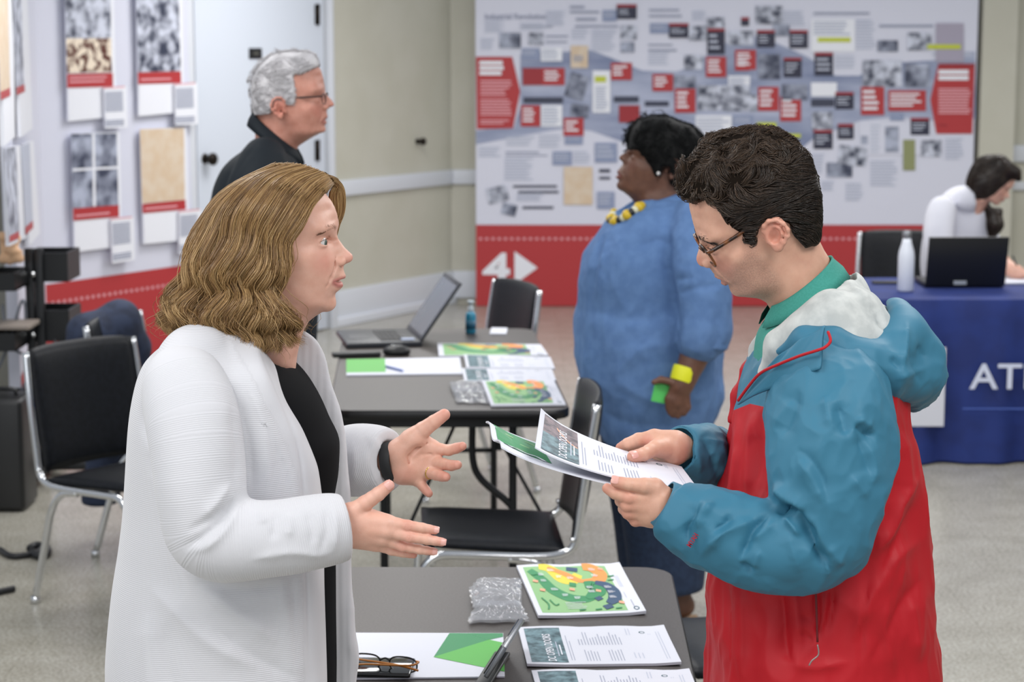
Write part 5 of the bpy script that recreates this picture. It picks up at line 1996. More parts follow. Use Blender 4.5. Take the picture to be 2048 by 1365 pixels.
def strand_mesh(name, S, rad, m, parent, sides=3, tone=None, **kw):
    """S: (n, k, 3) strand points, rad: (n, k) radii -> one mesh of thin tapered strands"""
    n, k, _ = S.shape
    T = np.zeros_like(S)
    T[:, 1:-1] = S[:, 2:] - S[:, :-2]
    T[:, 0] = S[:, 1] - S[:, 0]
    T[:, -1] = S[:, -1] - S[:, -2]
    T /= np.linalg.norm(T, axis=2)[:, :, None] + 1e-9
    ref = np.tile(np.array([0.31, 0.82, 0.48]), (n, k, 1))
    A = np.cross(T, ref)
    A /= np.linalg.norm(A, axis=2)[:, :, None] + 1e-9
    Bv = np.cross(T, A)
    V = np.zeros((n, k, sides, 3))
    for j in range(sides):
        a = 2 * math.pi * j / sides
        V[:, :, j] = S + (A * math.cos(a) + Bv * math.sin(a)) * rad[:, :, None]
    idx = np.arange(n * k * sides).reshape(n, k, sides)
    q = []
    for j in range(sides):
        j2 = (j + 1) % sides
        q.append(np.stack([idx[:, :-1, j], idx[:, :-1, j2], idx[:, 1:, j2], idx[:, 1:, j]], -1).reshape(-1, 4))
    Q = np.concatenate(q)
    tone = np.repeat(np.random.RandomState(3).rand(n) if tone is None else np.clip(tone, 0, 1), k * sides)
    along = np.tile(np.repeat(np.linspace(0, 1, k), sides), n)
    return np_mesh(name, V.reshape(-1, 3), Q, m, parent, {'tone': tone, 'along': along}, **kw)


def hair_mat(name, cols, rough=0.38, spec=0.5, along=None):
    m = bpy.data.materials.new(name)
    m.use_nodes = True
    N, L, b = nodes(m)
    b.inputs['Roughness'].default_value = rough
    b.inputs['Specular IOR Level'].default_value = spec
    at = N.new('ShaderNodeAttribute'); at.attribute_name = 'tone'
    cr = N.new('ShaderNodeValToRGB')
    cr.color_ramp.elements[0].color = lin(cols[0])
    cr.color_ramp.elements[1].color = lin(cols[-1])
    for i, c in enumerate(cols[1:-1]):
        e = cr.color_ramp.elements.new((i + 1) / (len(cols) - 1))
        e.color = lin(c)
    L.new(at.outputs['Fac'], cr.inputs[0])
    L.new(cr.outputs[0], b.inputs['Base Color'])
    return m


def eyeball(parent, c, r, look, iris):
    """eyeball with iris and pupil: one small mesh"""
    look = Vector(look).normalized()
    mb = MB()
    rot = Vector((0, 0, 1)).rotation_difference(look).to_matrix()
    prof = []
    n, kk = 28, 24
    vs, fs, ms = [], [], []
    for i in range(kk + 1):
        a = math.pi * i / kk * 0.96 + 0.01
        for j in range(n):
            b_ = 2 * math.pi * j / n
            vs.append(Vector(c) + rot @ (Vector((math.sin(a) * math.cos(b_), math.sin(a) * math.sin(b_), math.cos(a))) * r * (1.03 if a < 0.5 else 1.0)))
    for i in range(kk):
        a = math.pi * (i + .5) / kk
        mi = 2 if a < 0.21 else (1 if a < 0.50 else 0)
        for j in range(n):
            mb_f = (i * n + j, i * n + (j + 1) % n, (i + 1) * n + (j + 1) % n, (i + 1) * n + j)
            fs.append(mb_f); ms.append(mi)
    mb.add(vs, fs, 0, True)
    mb.m = ms
    return mb.build('eye', [mat('eye_white', 'd8d3d0', 0.15, spec=0.8), mat('iris_' + iris, iris, 0.15, spec=0.8), mat('pupil', '080808', 0.1, spec=0.8)], parent)


def crease(V, Q, folds, ymax=9.0, passes=1):
    """press folds into cloth: (photo path, height in m, width in px); positive = ridge, negative = valley"""
    N = normals_of(V, Q)
    px = to_px(V)
    ok = (V[:, 1] < ymax)
    D = np.zeros(len(V))
    for fd in folds:
        pts, amp, w = fd[:3]
        pts = [(p.x, p.y) for p in smooth_path([(a, b, 0) for a, b in pts], 4)] if len(pts) > 2 else pts
        L = sum(math.dist(a, b) for a, b in zip(pts[:-1], pts[1:]))
        best = np.full(len(V), 1e9); tt = np.zeros(len(V)); acc = 0
        for a, b in zip(pts[:-1], pts[1:]):
            a_, ba = np.array(a, float), np.array(b, float) - np.array(a, float)
            l = np.linalg.norm(ba)
            t = np.clip(((px - a_) @ ba) / (l * l + 1e-9), 0, 1)
            d = np.linalg.norm(px - a_ - t[:, None] * ba, axis=1)
            u = d < best
            tt[u] = (acc + t[u] * l) / L
            best = np.minimum(best, d)
            acc += l
        tap = np.clip(np.minimum(tt, 1 - tt) * 4, 0.08, 1)
        wn = w * (0.5 + 0.5 * tap)
        if len(fd) > 3:      # a flat-sided fold, steep on one side
            a_, b_ = np.array(pts[0], float), np.array(pts[-1], float)
            sgn = np.sign((b_[0] - a_[0]) * (px[:, 1] - a_[1]) - (b_[1] - a_[1]) * (px[:, 0] - a_[0])) * fd[3]
            ws = np.where(sgn > 0, wn * 2.6, wn * 0.75)
            q = np.clip(1 - best / ws, 0, 1)
            D += amp * tap * np.where(sgn > 0, q, q * q * (3 - 2 * q))
        else:
            D += amp * tap * np.exp(-(best / wn) ** 1.35)
    return V + N * (D * ok)[:, None]


def ripple(V, Q, amp, scale, seed=0, aniso=(1, 1, 1)):
    R = np.random.RandomState(seed)
    N = normals_of(V, Q)
    d = np.zeros(len(V))
    for i in range(14):
        k = R.randn(3) * scale * np.array(aniso)
        d += np.sin(V @ k + R.rand() * 6.28 + 1.5 * np.sin(V @ (R.randn(3) * scale * 0.6)))
    return V + N * (amp * d / 3.7)[:, None]


def crumple(V, Q, amp, scale, seed):
    """crisp wrinkles: ridged noise pushed along the normals"""
    from mathutils import noise as mn
    N = normals_of(V, Q)
    sc = np.array(scale)
    P = V * sc + seed * 7.3
    d = np.array([mn.ridged_multi_fractal(Vector(p), 0.9, 2.1, 3, 1.0, 1.9, noise_basis='PERLIN_NEW') for p in P])
    d = (d - np.mean(d)) / (np.std(d) + 1e-9)
    return V + N * (amp * 0.42 * np.clip(d, -2, 2.4))[:, None]


def make_sleeve(name, pts, rs, parent, m, h=0.0035, k=0.03, folds=None, ymax=9.0, rip=None, cuff=True, cuts=None, smooth=2, extra=None, crump=None):
    n0 = len(pts)
    PP = smooth_path(pts, 3)
    RR = [float(np.interp(i / (len(PP) - 1) * (n0 - 1), range(n0), rs)) for i in range(len(PP))]
    lo, hi = bounds(PP, max(rs) + 0.02)
    f = Field(lo, hi, h)
    f.chain(PP, RR, k=k)
    if extra:
        extra(f)
    e, d = Vector(PP[-1]), (Vector(PP[-1]) - Vector(PP[-3])).normalized()
    f.fn(lambda x, y, z: (x - e.x) * d.x + (y - e.y) * d.y + (z - e.z) * d.z, lo, hi, 0.004, 'i')
    if cuff:
        f.cone(e - d * 0.012, e + d * 0.05, RR[-1] * 0.88, RR[-1] * 0.9, 0.003, 's')
    V, Q = f.surface(smooth)
    best = np.full(len(V), 1e9); rib = np.zeros(len(V)); acc = 0.0
    for a, b_ in zip(PP[:-1], PP[1:]):
        a_, ba = np.array(a), np.array(b_ - a)
        t = np.clip(((V - a_) @ ba) / (ba @ ba), 0, 1)
        dd = np.linalg.norm(V - a_ - t[:, None] * ba, axis=1)
        u = dd < best
        rib[u] = acc + t[u] * np.linalg.norm(ba)
        best = np.minimum(best, dd)
        acc += (b_ - a).length
    for _ in range(6):
        rib = 0.5 * rib + 0.5 * neighbours(rib[:, None], Q)[:, 0]
    if rip:
        V = ripple(V, Q, *rip)
    if crump:
        V = crumple(V, Q, *crump)
    if folds:
        V = crease(V, Q, folds, ymax)
        V = 0.7 * V + 0.3 * neighbours(V, Q)
    return np_mesh(name, V, Q, m, parent, {'rib': rib})


def bounds(pts, m=0.03):
    P = np.array([list(p) for p in pts])
    return P.min(0) - m, P.max(0) + m


def nail(parent, tip, prev, out, r, m):
    """fingernail on the back of a fingertip"""
    tip, prev, out = Vector(tip), Vector(prev), Vector(out).normalized()
    ax_ = (tip - prev).normalized()
    out = (out - ax_ * out.dot(ax_)).normalized()
    sd = ax_.cross(out)
    vs, fs = [], []
    n = 8
    for i in range(n + 1):
        for j in range(n + 1):
            a, b_ = i / n * 2 - 1, j / n * 2 - 1
            k_ = math.sqrt(max(0, 1 - 0.35 * abs(a) ** 3))
            ang = b_ * 0.85 * k_
            vs.append(tip + ax_ * (a * r * 0.62 + r * 0.30) + out * (math.cos(ang) * r * 1.05 - (0.10 * r if a > 0 else 0) * a * a * 1.5) + sd * math.sin(ang) * r * 1.05)
    for i in range(n):
        for j in range(n):
            q = i * (n + 1) + j
            fs.append((q, q + 1, q + n + 2, q + n + 1))
    MB().add(vs, fs, 0, True).build('fingernail', m, parent)


def front_y(o, px, py, r=5.0, default=None):
    """distance at which a built surface is seen at a photo pixel"""
    me = o.data
    key = o.name
    if key not in _FY:
        co = np.empty(len(me.vertices) * 3, np.float32)
        me.vertices.foreach_get('co', co)
        co = co.reshape(-1, 3).astype(float)
        _FY[key] = (co, to_px(co))
    co, p = _FY[key]
    d = np.hypot(p[:, 0] - px, p[:, 1] - py)
    m = d < r
    return float(co[m, 1].min()) if m.any() else default


_FY = {}


def sample(F, lo, h, P):
    """trilinear lookup of a grid"""
    q = (P - np.asarray(lo)) / h
    n = np.array(F.shape)
    i = np.clip(np.floor(q).astype(int), 0, n - 2)
    f = np.clip(q - i, 0, 1)
    out = 0
    for a in (0, 1):
        for b in (0, 1):
            for c in (0, 1):
                w = (f[:, 0] if a else 1 - f[:, 0]) * (f[:, 1] if b else 1 - f[:, 1]) * (f[:, 2] if c else 1 - f[:, 2])
                out = out + w * F[i[:, 0] + a, i[:, 1] + b, i[:, 2] + c]
    return out


def comb(fld, roots, dirf, length, K, off, seed=0):
    """grow strands over the surface of a solid: they follow dirf(p, n, t) and keep the height off(t) above it"""
    n = len(roots)
    p = roots.copy()
    S = np.zeros((n, K, 3))
    e = fld.h * 0.8

    def grad(q):
        g = np.stack([sample(fld.F, fld.lo, fld.h, q + np.eye(3)[i] * e) - sample(fld.F, fld.lo, fld.h, q - np.eye(3)[i] * e) for i in range(3)], 1)
        return g / (np.linalg.norm(g, axis=1)[:, None] + 1e-9)
    for k in range(K):
        t = k / (K - 1)
        for _ in range(2):
            g = grad(p)
            d = sample(fld.F, fld.lo, fld.h, p)
            p = p + g * np.clip(off(t) - d, -0.006, 0.006)[:, None]
        S[:, k] = p
        g = grad(p)
        d3 = dirf(p, g, t)
        d3 = d3 - g * np.sum(d3 * g, 1)[:, None]
        d3 /= np.linalg.norm(d3, axis=1)[:, None] + 1e-9
        p = p + d3 * (length / (K - 1))[:, None]
    return S


def wave_field(seed, wl):
    R = np.random.RandomState(seed)
    ks = R.randn(10, 3) / wl * 2.2
    ph = R.rand(10) * 6.28
    dv = R.randn(10, 3)

    def f(p):
        return np.sin(p @ ks.T + ph) @ dv / 2.6
    return f


def small_hairs(parent, name, m, headV, line, n, length, direction, r, seed, to_world, spread=0.002, out=0.0):
    """brow hairs or lashes standing on the surface along a line in the head's frame"""
    R = np.random.RandomState(seed)
    L = np.array([list(p) for p in smooth_path(line, 6)])
    idx = R.rand(n) * (len(L) - 1)
    i0 = idx.astype(int)
    P = L[i0] + (L[np.minimum(i0 + 1, len(L) - 1)] - L[i0]) * (idx - i0)[:, None] + R.randn(n, 3) * spread * np.array([0.3, 0.3, 1])
    # nearest surface vertex
    near = headV[np.linalg.norm(headV - P.mean(0), axis=1) < 0.05]
    Q = np.array([near[np.argmin(np.sum((near - p) ** 2, 1))] for p in P])
    K = 4
    t = np.linspace(0, 1, K)
    D = np.array(direction(idx / (len(L) - 1)))
    D = D + R.randn(n, 3) * 0.15
    D /= np.linalg.norm(D, axis=1)[:, None]
    S = Q[:, None] + D[:, None] * (length * (0.7 + 0.5 * R.rand(n)))[:, None, None] * t[None, :, None] + np.array([0.0006, 0, 0]) + out * np.array([1, 0, 0]) * (t ** 2)[None, :, None]
    rad = np.tile(r * np.linspace(1, 0.3, K), (n, 1))
    return strand_mesh(name, to_world(S.reshape(-1, 3)).reshape(n, K, 3), rad, m, parent)


def face_hair(parent, m, headV, cv, to_world, brow_len=0.008, brow_n=110, brow_r=0.00032, lashes=True, sides=(-1, 1), brow_spread=0.0013):
    g = lambda u, v, w: Vector((cv(u, w)[0], v / 1000, cv(u, w)[1]))
    for s in sides:
        small_hairs(parent, 'eyebrow', m, headV, [g(91, s * 13, 31.5), g(88, s * 24, 33.5), g(80, s * 38, 33), g(72, s * 48, 29.5)], brow_n, brow_len,
                    lambda q: np.stack([-0.75 - 0.2 * q, s * (0.55 + 0.2 * q), 0.35 - 0.75 * q], 1), brow_r, 5, to_world, brow_spread)
        if lashes:
            small_hairs(parent, 'eyelashes', m, headV, [g(84, s * 22, 17), g(85.5, s * 31, 18), g(81, s * 40, 16.5), g(75, s * 47, 13.5)], 34, 0.0048,
                        lambda q: np.stack([0.8 - 0.3 * q, s * 0.35 + 0 * q, 0.25 + 0 * q], 1), 0.0002, 6, to_world, 0.0003, 0.0)
# ================================================================ woman in the white cardigan
YW = 3.15
SK1 = skin_mat('fair_skin', ('d9a590', 'e3b39f', 'c0746e', 'c99484', 'a4765c'), 'd58a7a')
SK2 = skin_mat('tanned_skin', ('d09d86', 'dbab93', 'c07e70', '8d6c60', '5a4236'), 'd0806f')
SK3 = skin_mat('brown_skin', ('5f3f31', '6e4a39', '7a453f', '5a3a2e', '241813'), '6f4334')
SK4 = skin_mat('ruddy_skin', ('bf8371', 'cb9382', 'a8685e', 'b07c6c', 'a09890'), 'c47465')

wo = empty('person', (-0.42, YW, 0), 'woman with wavy auburn hair in a white cardigan and black top, gesturing with both hands', 'person')


def knit_mat(name, color, period=0.0030, rough=0.85):
    m = mat(name, color, rough, spec=0.25)
    N, L, b = nodes(m)
    b.inputs['Sheen Weight'].default_value = 0.25
    at = N.new('ShaderNodeAttribute'); at.attribute_name = 'rib'
    mu = N.new('ShaderNodeMath'); mu.operation = 'MULTIPLY'; mu.inputs[1].default_value = 2 * math.pi / period
    sn = N.new('ShaderNodeMath'); sn.operation = 'SINE'
    L.new(at.outputs['Fac'], mu.inputs[0]); L.new(mu.outputs[0], sn.inputs[0])
    tc = N.new('ShaderNodeTexCoord')
    nz = N.new('ShaderNodeTexNoise'); nz.inputs['Scale'].default_value = 420; nz.inputs['Detail'].default_value = 2
    L.new(tc.outputs['Object'], nz.inputs['Vector'])
    ad = N.new('ShaderNodeMath'); ad.operation = 'MULTIPLY_ADD'; ad.inputs[1].default_value = 0.5
    L.new(nz.outputs[0], ad.inputs[0]); L.new(sn.outputs[0], ad.inputs[2])
    bp = N.new('ShaderNodeBump'); bp.inputs['Strength'].default_value = 0.27; bp.inputs['Distance'].default_value = 0.0008
    L.new(ad.outputs[0], bp.inputs['Height']); L.new(bp.outputs[0], b.inputs['Normal'])
    return m


M_knit = knit_mat('white_rib_knit', 'd1d1d5')
M_knitplain = knit_mat('white_plain_knit', 'e0e0e3', 0.0016)
M_blacktop = mat('black_jersey', '0b0c0f', 0.85, spec=0.12)


def px_sil(rows, Y, pxs=0, extra=None):
    """rows of (py, px_back, px_front, half_width) -> loft rows at depth Y"""
    out = []
    for py, a, b_, w in rows:
        A, Bq = W(a, py, Y), W(b_, py, Y)
        out.append((A.z, (A.x + Bq.x) / 2, Y, abs(Bq.x - A.x) / 2, w))
    return out


# ---- head
XW0 = W(562, 500, YW)
yaw = math.radians(5)


def wpx(px, py):
    p = W(px, py, YW)
    return ((p.x - XW0.x) / math.cos(yaw), p.z - XW0.z)


wsil = [(653.7, 391), (663, 402), (670, 414), (674.5, 428), (677, 440), (677, 449), (675.2, 458), (674.3, 466), (676.5, 474), (682, 483), (690, 494), (699, 502.5), (705.5, 508.5), (707.3, 514), (705.5, 520), (701, 523.5), (694, 526.5), (689.5, 529.5), (687.8, 534), (688.6, 541), (690.5, 547), (692, 552), (689, 555.5), (682, 558.5), (677.5, 562.5), (680, 567.5), (683.4, 572), (682.6, 577), (677.5, 581), (672, 585.5), (670.5, 591), (672, 598), (673.2, 605), (672, 612), (667.5, 618), (658, 622.5), (646, 623.5), (632, 632), (618, 643), (608, 660), (600, 685), (594, 712), (590, 750),
        (500, 750), (494, 700), (490, 655), (485, 612), (476, 570), (462, 530), (451, 495), (446, 455), (449, 420), (463, 388), (488, 362), (520, 347), (555, 341), (585, 342), (615, 353), (640, 374)]
wlm = dict(glab=(677, 446), nas=(674.5, 466), tip=(707, 514), sub=(688, 532), sto=(684, 560), pog=(673, 605), men=(657, 622), gon=(572, 585), ear=(562, 500), ver=(560, 341), occ=(446, 455), nape=(484, 600), fh=(660, 400))
warp, w2, wpoly = build_head(wpx, wsil, wlm, [(545, 720, 0.058), (545, 680, 0.056), (525, 640, 0.055), (560, 650, 0.050), (600, 630, 0.040), (590, 660, 0.030), (520, 735, 0.050)])
ux = np.array([math.cos(yaw), -math.sin(yaw), 0]); uy = np.array([math.sin(yaw), math.cos(yaw), 0]); uz = np.array([0, 0, 1.0])
hm, HR = frame_map(XW0, ux, uy, uz)
cvw = lambda a, b_: warp(np.array([a, b_]) / 1000)[0]
hf = head_field(XW0, ux, uy, uz, w2, -0.115, 0.135, -0.215, 0.135, 0.0016, 0.095)
add_eye_ear(hf, cvw, ear=False, open_=1.15, brow=0.35, lip=0.95)
# slightly open mouth
for s in (-1, 1):
    a, b_ = cvw(104, -42.5), cvw(93, -41.5)
    hf.cone((a[0], 0, a[1]), (b_[0], s * 0.013, b_[1]), 0.0036, 0.0012, 0.002, 's')
V, Q = hf.surface(1)


def face_attrs(V, cv, beard=0.0, lipy=1.0, browk=1.0):
    """V in head frame"""
    side = np.abs(V[:, 1])
    uw = V[:, [0, 2]]
    A = {}
    g = lambda u, v, w: np.array([cv(u, w)[0], v / 1000, cv(u, w)[1]])
    VV = np.stack([V[:, 0], side, V[:, 2]], 1)
    up = seg_dist(VV, [g(104, 0, -37.5), g(100, 10, -37.5), g(91, 23, -40.8)])
    lo = seg_dist(VV, [g(101, 0, -46.5), g(97.5, 10, -46), g(90.5, 22, -41.8)])
    A['lips'] = np.clip(1.5 - np.minimum(up / 0.0036, lo / 0.0048), 0, 1) * 0.85 * lipy
    ch = np.linalg.norm((VV - g(78, 42, -14)) / np.array([0.024, 0.028, 0.022]), axis=1)
    nt = np.linalg.norm((VV - g(112, 0, -14)) / np.array([0.014, 0.012, 0.012]), axis=1)
    er = np.linalg.norm((VV - g(-10, 85, 8)) / np.array([0.03, 0.02, 0.036]), axis=1)
    A['blush'] = np.clip(1.25 - ch, 0, 1) * 0.45 + np.clip(1.4 - nt, 0, 1) * 0.5 + np.clip(1.3 - er, 0, 1) * 0.55
    br = seg_dist(VV, [g(92, 12, 30), g(87.5, 25, 34.5), g(78, 41, 34), g(72, 48, 31)])
    A['brow'] = np.clip(1.4 - br / 0.0042, 0, 1) * 0.75 * browk
    lid = seg_dist(VV, [g(80, 18, 14), g(85, 29, 18), g(80, 41, 15.5)])
    A['brow'] = np.maximum(A['brow'], np.clip(1.3 - lid / 0.0013, 0, 1) * 1.2)
    return A


Aw = face_attrs(V, cvw)
head_parts = [(hm(V), Q, Aw)]
head_parts_head = V.copy()


# ---- hands
def h4(x, y, Y):
    return W(660 + x / 4.137, 800 + y / 4.137, Y)


def hand_mesh(chains, palm, lo, hi, h=0.0012, extra=None):
    f = Field(lo, hi, h)
    for p in palm:
        f.cone(*p[:4], k=p[4] if len(p) > 4 else 0.012, sq=p[5] if len(p) > 5 else None)
    for pts, rs in chains:
        g = Field(lo, hi, h) if False else f
        # knuckles a little thicker than the spans between them
        for i in range(len(pts) - 1):
            a, b_ = Vector(pts[i]), Vector(pts[i + 1])
            m_ = a.lerp(b_, 0.5)
            r_ = (rs[i] + rs[i + 1]) / 2
            k_ = 0.006 if i == 0 else 0.0025
            f.cone(a, m_, rs[i], r_ * 0.95, k_)
            f.cone(m_, b_, r_ * 0.95, rs[i + 1], 0.0025)
    if extra:
        extra(f)
    V, Q = f.surface(1)
    return V, Q


def bounds(pts, m=0.03):
    P = np.array([list(p) for p in pts])
    return P.min(0) - m, P.max(0) + m


def hand_attrs(V, tips, r=0.016):
    d = np.full(len(V), 9.0)
    for t in tips:
        d = np.minimum(d, np.linalg.norm(V - np.array(t), axis=1))
    return {'blush': np.clip(1.3 - d / r, 0, 1) * 0.6, 'lips': np.full(len(V), 0.0), 'stub': np.full(len(V), 0.0), 'brow': np.full(len(V), 0.0)}


Yh = 2.92
P = lambda x, y, dy=0.0: h4(x, y, Yh + dy)
idx = ([P(470, 1015, -.008), P(645, 1043, -.012), P(765, 1062, -.012), P(868, 1080, -.010)], [.0105, .0083, .0074, .0064])
mid = ([P(475, 1085, -.010), P(660, 1135, -.014), P(805, 1158, -.014), P(925, 1178, -.012)], [.0105, .0084, .0076, .0066])
rng_ = ([P(440, 1148, -.004), P(600, 1214, -.006), P(740, 1240, -.006), P(855, 1257, -.004)], [.0100, .0080, .0072, .0062])
pky = ([P(375, 1195, .006), P(510, 1250, .004), P(605, 1270, .004), P(692, 1284, .005)], [.0090, .0070, .0063, .0055])
thb = ([P(190, 930, -.004), P(290, 858, -.006), P(400, 780, -.008), P(485, 712, -.008)], [.0135, .0118, .0104, .0088])
wr = P(60, 1045)
palm = [(wr, P(200, 1040), .026, .025, .01, ((0, 1, 0), 0.75)), (P(150, 990), P(470, 1020, -.006), .019, .0125), (P(150, 1050), P(470, 1085, -.008), .019, .0125), (P(150, 1090), P(435, 1145, -.002), .018, .012), (P(150, 1120), P(375, 1190, .006), .017, .0105),
        (P(180, 940), P(400, 1000), .014, .010)]
allp = [q for c in (idx, mid, rng_, pky, thb) for q in c[0]] + [wr]
lo, hi = bounds(allp)


def tendons(f):
    for c in (idx, mid, rng_, pky):
        f.cone(c[0][0] + Vector((0, -.0035, 0)), c[0][0] + Vector((-.045, -.0005, 0.004)), .0085, .006, .006)
        # finger nail and joint creases
        j = c[0][1]
        for dx in (-.0025, 0.0008):
            f.cone(j + Vector((dx, -.0085, .004)), j + Vector((dx, -.0085, -.004)), .0006, .0006, .002, 's')


V, Q = hand_mesh([idx, mid, rng_, pky, thb], palm, lo, hi, extra=tendons)
head_parts.append((V, Q, hand_attrs(V, [c[0][3] for c in (idx, mid, rng_, pky, thb)] + [c[0][1] for c in (idx, mid, rng_)], 0.012)))
wnails = [(c[0][3], c[0][2]) for c in (idx, mid, rng_, pky, thb)]

YL = 3.24
P = lambda x, y, dy=0.0: h4(x, y, YL + dy)
idx2 = ([P(845, 405), P(985, 418, -.012), P(1045, 402, -.020), P(1095, 385, -.028)], [.0112, .0090, .0084, .0072])
mid2 = ([P(850, 510, -.002), P(945, 535, -.025), P(1005, 545, -.040), P(1055, 540, -.050)], [.0112, .0094, .0086, .0074])
rng2 = ([P(800, 590, -.002), P(880, 622, -.025), P(925, 634, -.038), P(960, 640, -.048)], [.0108, .0092, .0085, .0074])
pky2 = ([P(715, 650), P(765, 715, -.010), P(795, 750, -.016), P(820, 778, -.020)], [.0095, .0078, .0072, .0062])
thb2 = ([P(670, 330, -.006), P(770, 250, -.010), P(860, 185, -.012), P(945, 125, -.012)], [.0175, .0135, .0115, .0098])
wr2 = P(470, 515, .012)
palm2 = [(wr2, P(590, 510, .006), .027, .027, .01, ((0, 1, 0), 0.75)), (P(600, 440), P(845, 410), .021, .013), (P(610, 500), P(850, 510), .021, .014), (P(610, 560), P(800, 588), .022, .014), (P(620, 600), P(720, 650), .022, .013),
         (P(590, 430, -.004), P(700, 330, -.008), .022, .019), (P(740, 330), P(830, 380), .014, .010)]
allp = [q for c in (idx2, mid2, rng2, pky2, thb2) for q in c[0]] + [wr2]
lo, hi = bounds(allp, 0.035)


def palm_lines(f):
    f.chain([P(800, 360, -.013), P(720, 400, -.016), P(660, 470, -.018), P(640, 560, -.018)], .0010, k=.004, op='s')
    f.chain([P(830, 450, -.013), P(760, 460, -.017), P(690, 500, -.020)], .0008, k=.004, op='s')
    f.ell(P(745, 480, -.026), (.020, .008, .017), k=.010, op='s')


V, Q = hand_mesh([idx2, mid2, rng2, pky2, thb2], palm2, lo, hi, extra=palm_lines)
head_parts.append((V, Q, hand_attrs(V, [c[0][3] for c in (idx2, mid2, rng2, pky2, thb2)] + [P(620, 600, -.01)], 0.018)))

# ---- unseen trunk and legs so that the figure stands
bf = Field((-0.80, YW - 0.3, -0.01), (-0.15, YW + 0.3, 1.45), 0.012)
bf.loft(px_sil([(735, 470, 570, 0.07), (770, 400, 600, 0.14), (850, 330, 600, 0.15), (1000, 300, 620, 0.14), (1150, 280, 620, 0.16), (1300, 290, 620, 0.17)], YW))
for s in (-1, 1):
    bf.chain([(-0.44, YW + s * 0.09, 0.92), (-0.43, YW + s * 0.10, 0.50), (-0.45, YW + s * 0.10, 0.09)], [0.09, 0.06, 0.042])
V, Q = bf.surface(1)
head_parts.append((V, Q, {}))
V, Q, A = join_parts(head_parts)
np_mesh('body', V, Q, SK1, wo, A)
M_browW = mat('brown_brow_hair', '8a6650', 0.6)
face_hair(wo, M_browW, head_parts_head, cvw, hm, brow_n=260, brow_len=0.0062, brow_r=0.00017, brow_spread=0.0009)
for s in (-1, 1):
    q = cvw(69.5, 12.3)
    c = hm(np.array([[q[0] - 0.001, s * 0.0312, q[1]]]))[0]
    eyeball(wo, c, 0.0126, (1, -0.25 if s < 0 else -0.1, -0.10), '56665f')
# nails
M_nail = mat('finger_nail', 'e3aca0', 0.25)
for c, o_v in ((idx, (0, -.8, .5)), (mid, (0, -.9, .35)), (rng_, (0, -.9, .3)), (thb, (0.3, -.8, .5))):
    nail(wo, c[0][3], c[0][2], o_v, c[1][3], M_nail)

# ---- clothes
def row_at(rows, j):
    z = np.array([W(0 + 500, r[0], YW).z for r in rows]); v = np.array([W(r[j], r[0], YW).x for r in rows])
    o = np.argsort(z)
    return lambda q: pchip(z[o], v[o], np.clip(q, z.min(), z.max()))


# black top
tf = Field((-0.72, YW - 0.26, 0.72), (-0.16, YW + 0.26, 1.45), 0.005)
toprows = [(690, 470, 560, 0.085), (720, 400, 580, 0.12), (737, 360, 592, 0.15), (790, 320, 632, 0.175), (838, 300, 655, 0.18), (893, 290, 678, 0.18), (947, 290, 676, 0.175), (1002, 290, 668, 0.17), (1111, 285, 670, 0.18), (1220, 275, 671, 0.185), (1365, 270, 672, 0.19), (1500, 270, 668, 0.19)]
tf.loft(px_sil(toprows, YW), n=2.2)
# scoop neckline
ncx = W(560, 690, YW)
tf.ell((W(545, 690, YW).x, YW, W(545, 690, YW).z + 0.01), (0.062, 0.082, 0.050), k=0.006, op='s')
V, Q = tf.surface(2)
np_mesh('top', V, Q, M_blacktop, wo, {'rib': V[:, 2]})

# trousers and shoes (below the picture)
lf = Field((-0.72, YW - 0.3, 0.0), (-0.1, YW + 0.3, 0.98), 0.010)
for s in (-1, 1):
    lf.chain([(-0.44, YW + s * 0.09, 0.90), (-0.43, YW + s * 0.10, 0.50), (-0.45, YW + s * 0.10, 0.13)], [0.115, 0.085, 0.070], k=0.05)
V, Q = lf.surface(2)
np_mesh('trousers', V, Q, mat('black_trousers', '1b1c22', 0.8), wo)
for s in (-1, 1):
    sf = Field((-0.6, YW + s * 0.10 - 0.08, 0.0), (-0.2, YW + s * 0.10 + 0.08, 0.16), 0.006)
    sf.chain([(-0.48, YW + s * 0.10, 0.045), (-0.40, YW + s * 0.10, 0.045), (-0.29, YW + s * 0.10, 0.035)], [0.042, 0.04, 0.034], k=0.02)
    V, Q = sf.surface(1)
    V[:, 2] = np.maximum(V[:, 2], 0.002)
    np_mesh('shoe', V, Q, mat('black_leather', '141417', 0.4), wo)

# cardigan
coatrows = [(652, 455, 590, 0.070), (668, 400, 615, 0.10), (682, 350, 630, 0.135), (698, 318, 640, 0.165), (729, 290, 652, 0.19), (783, 273, 662, 0.203), (838, 264, 679, 0.208), (893, 259, 688, 0.207), (947, 255, 692, 0.203), (1002, 251, 697, 0.20), (1080, 243, 698, 0.20), (1180, 229, 699, 0.205), (1280, 220, 704, 0.21), (1330, 218, 712, 0.212), (1365, 217, 708, 0.212), (1440, 218, 700, 0.215)]
edge = [(640, 490), (690, 512), (737, 541), (800, 571), (866, 607), (947, 636), (1002, 641), (1111, 645), (1220, 647), (1365, 648), (1440, 648)]
ez = np.array([W(x, y, YW - 0.12).z for y, x in edge]); ex = np.array([W(x, y, YW - 0.12).x for y, x in edge])
o = np.argsort(ez)
cf = Field((-0.80, YW - 0.30, 0.70), (-0.10, YW + 0.30, 1.49), 0.0045)
cf.loft(px_sil(coatrows, YW), n=2.25, cap=True)
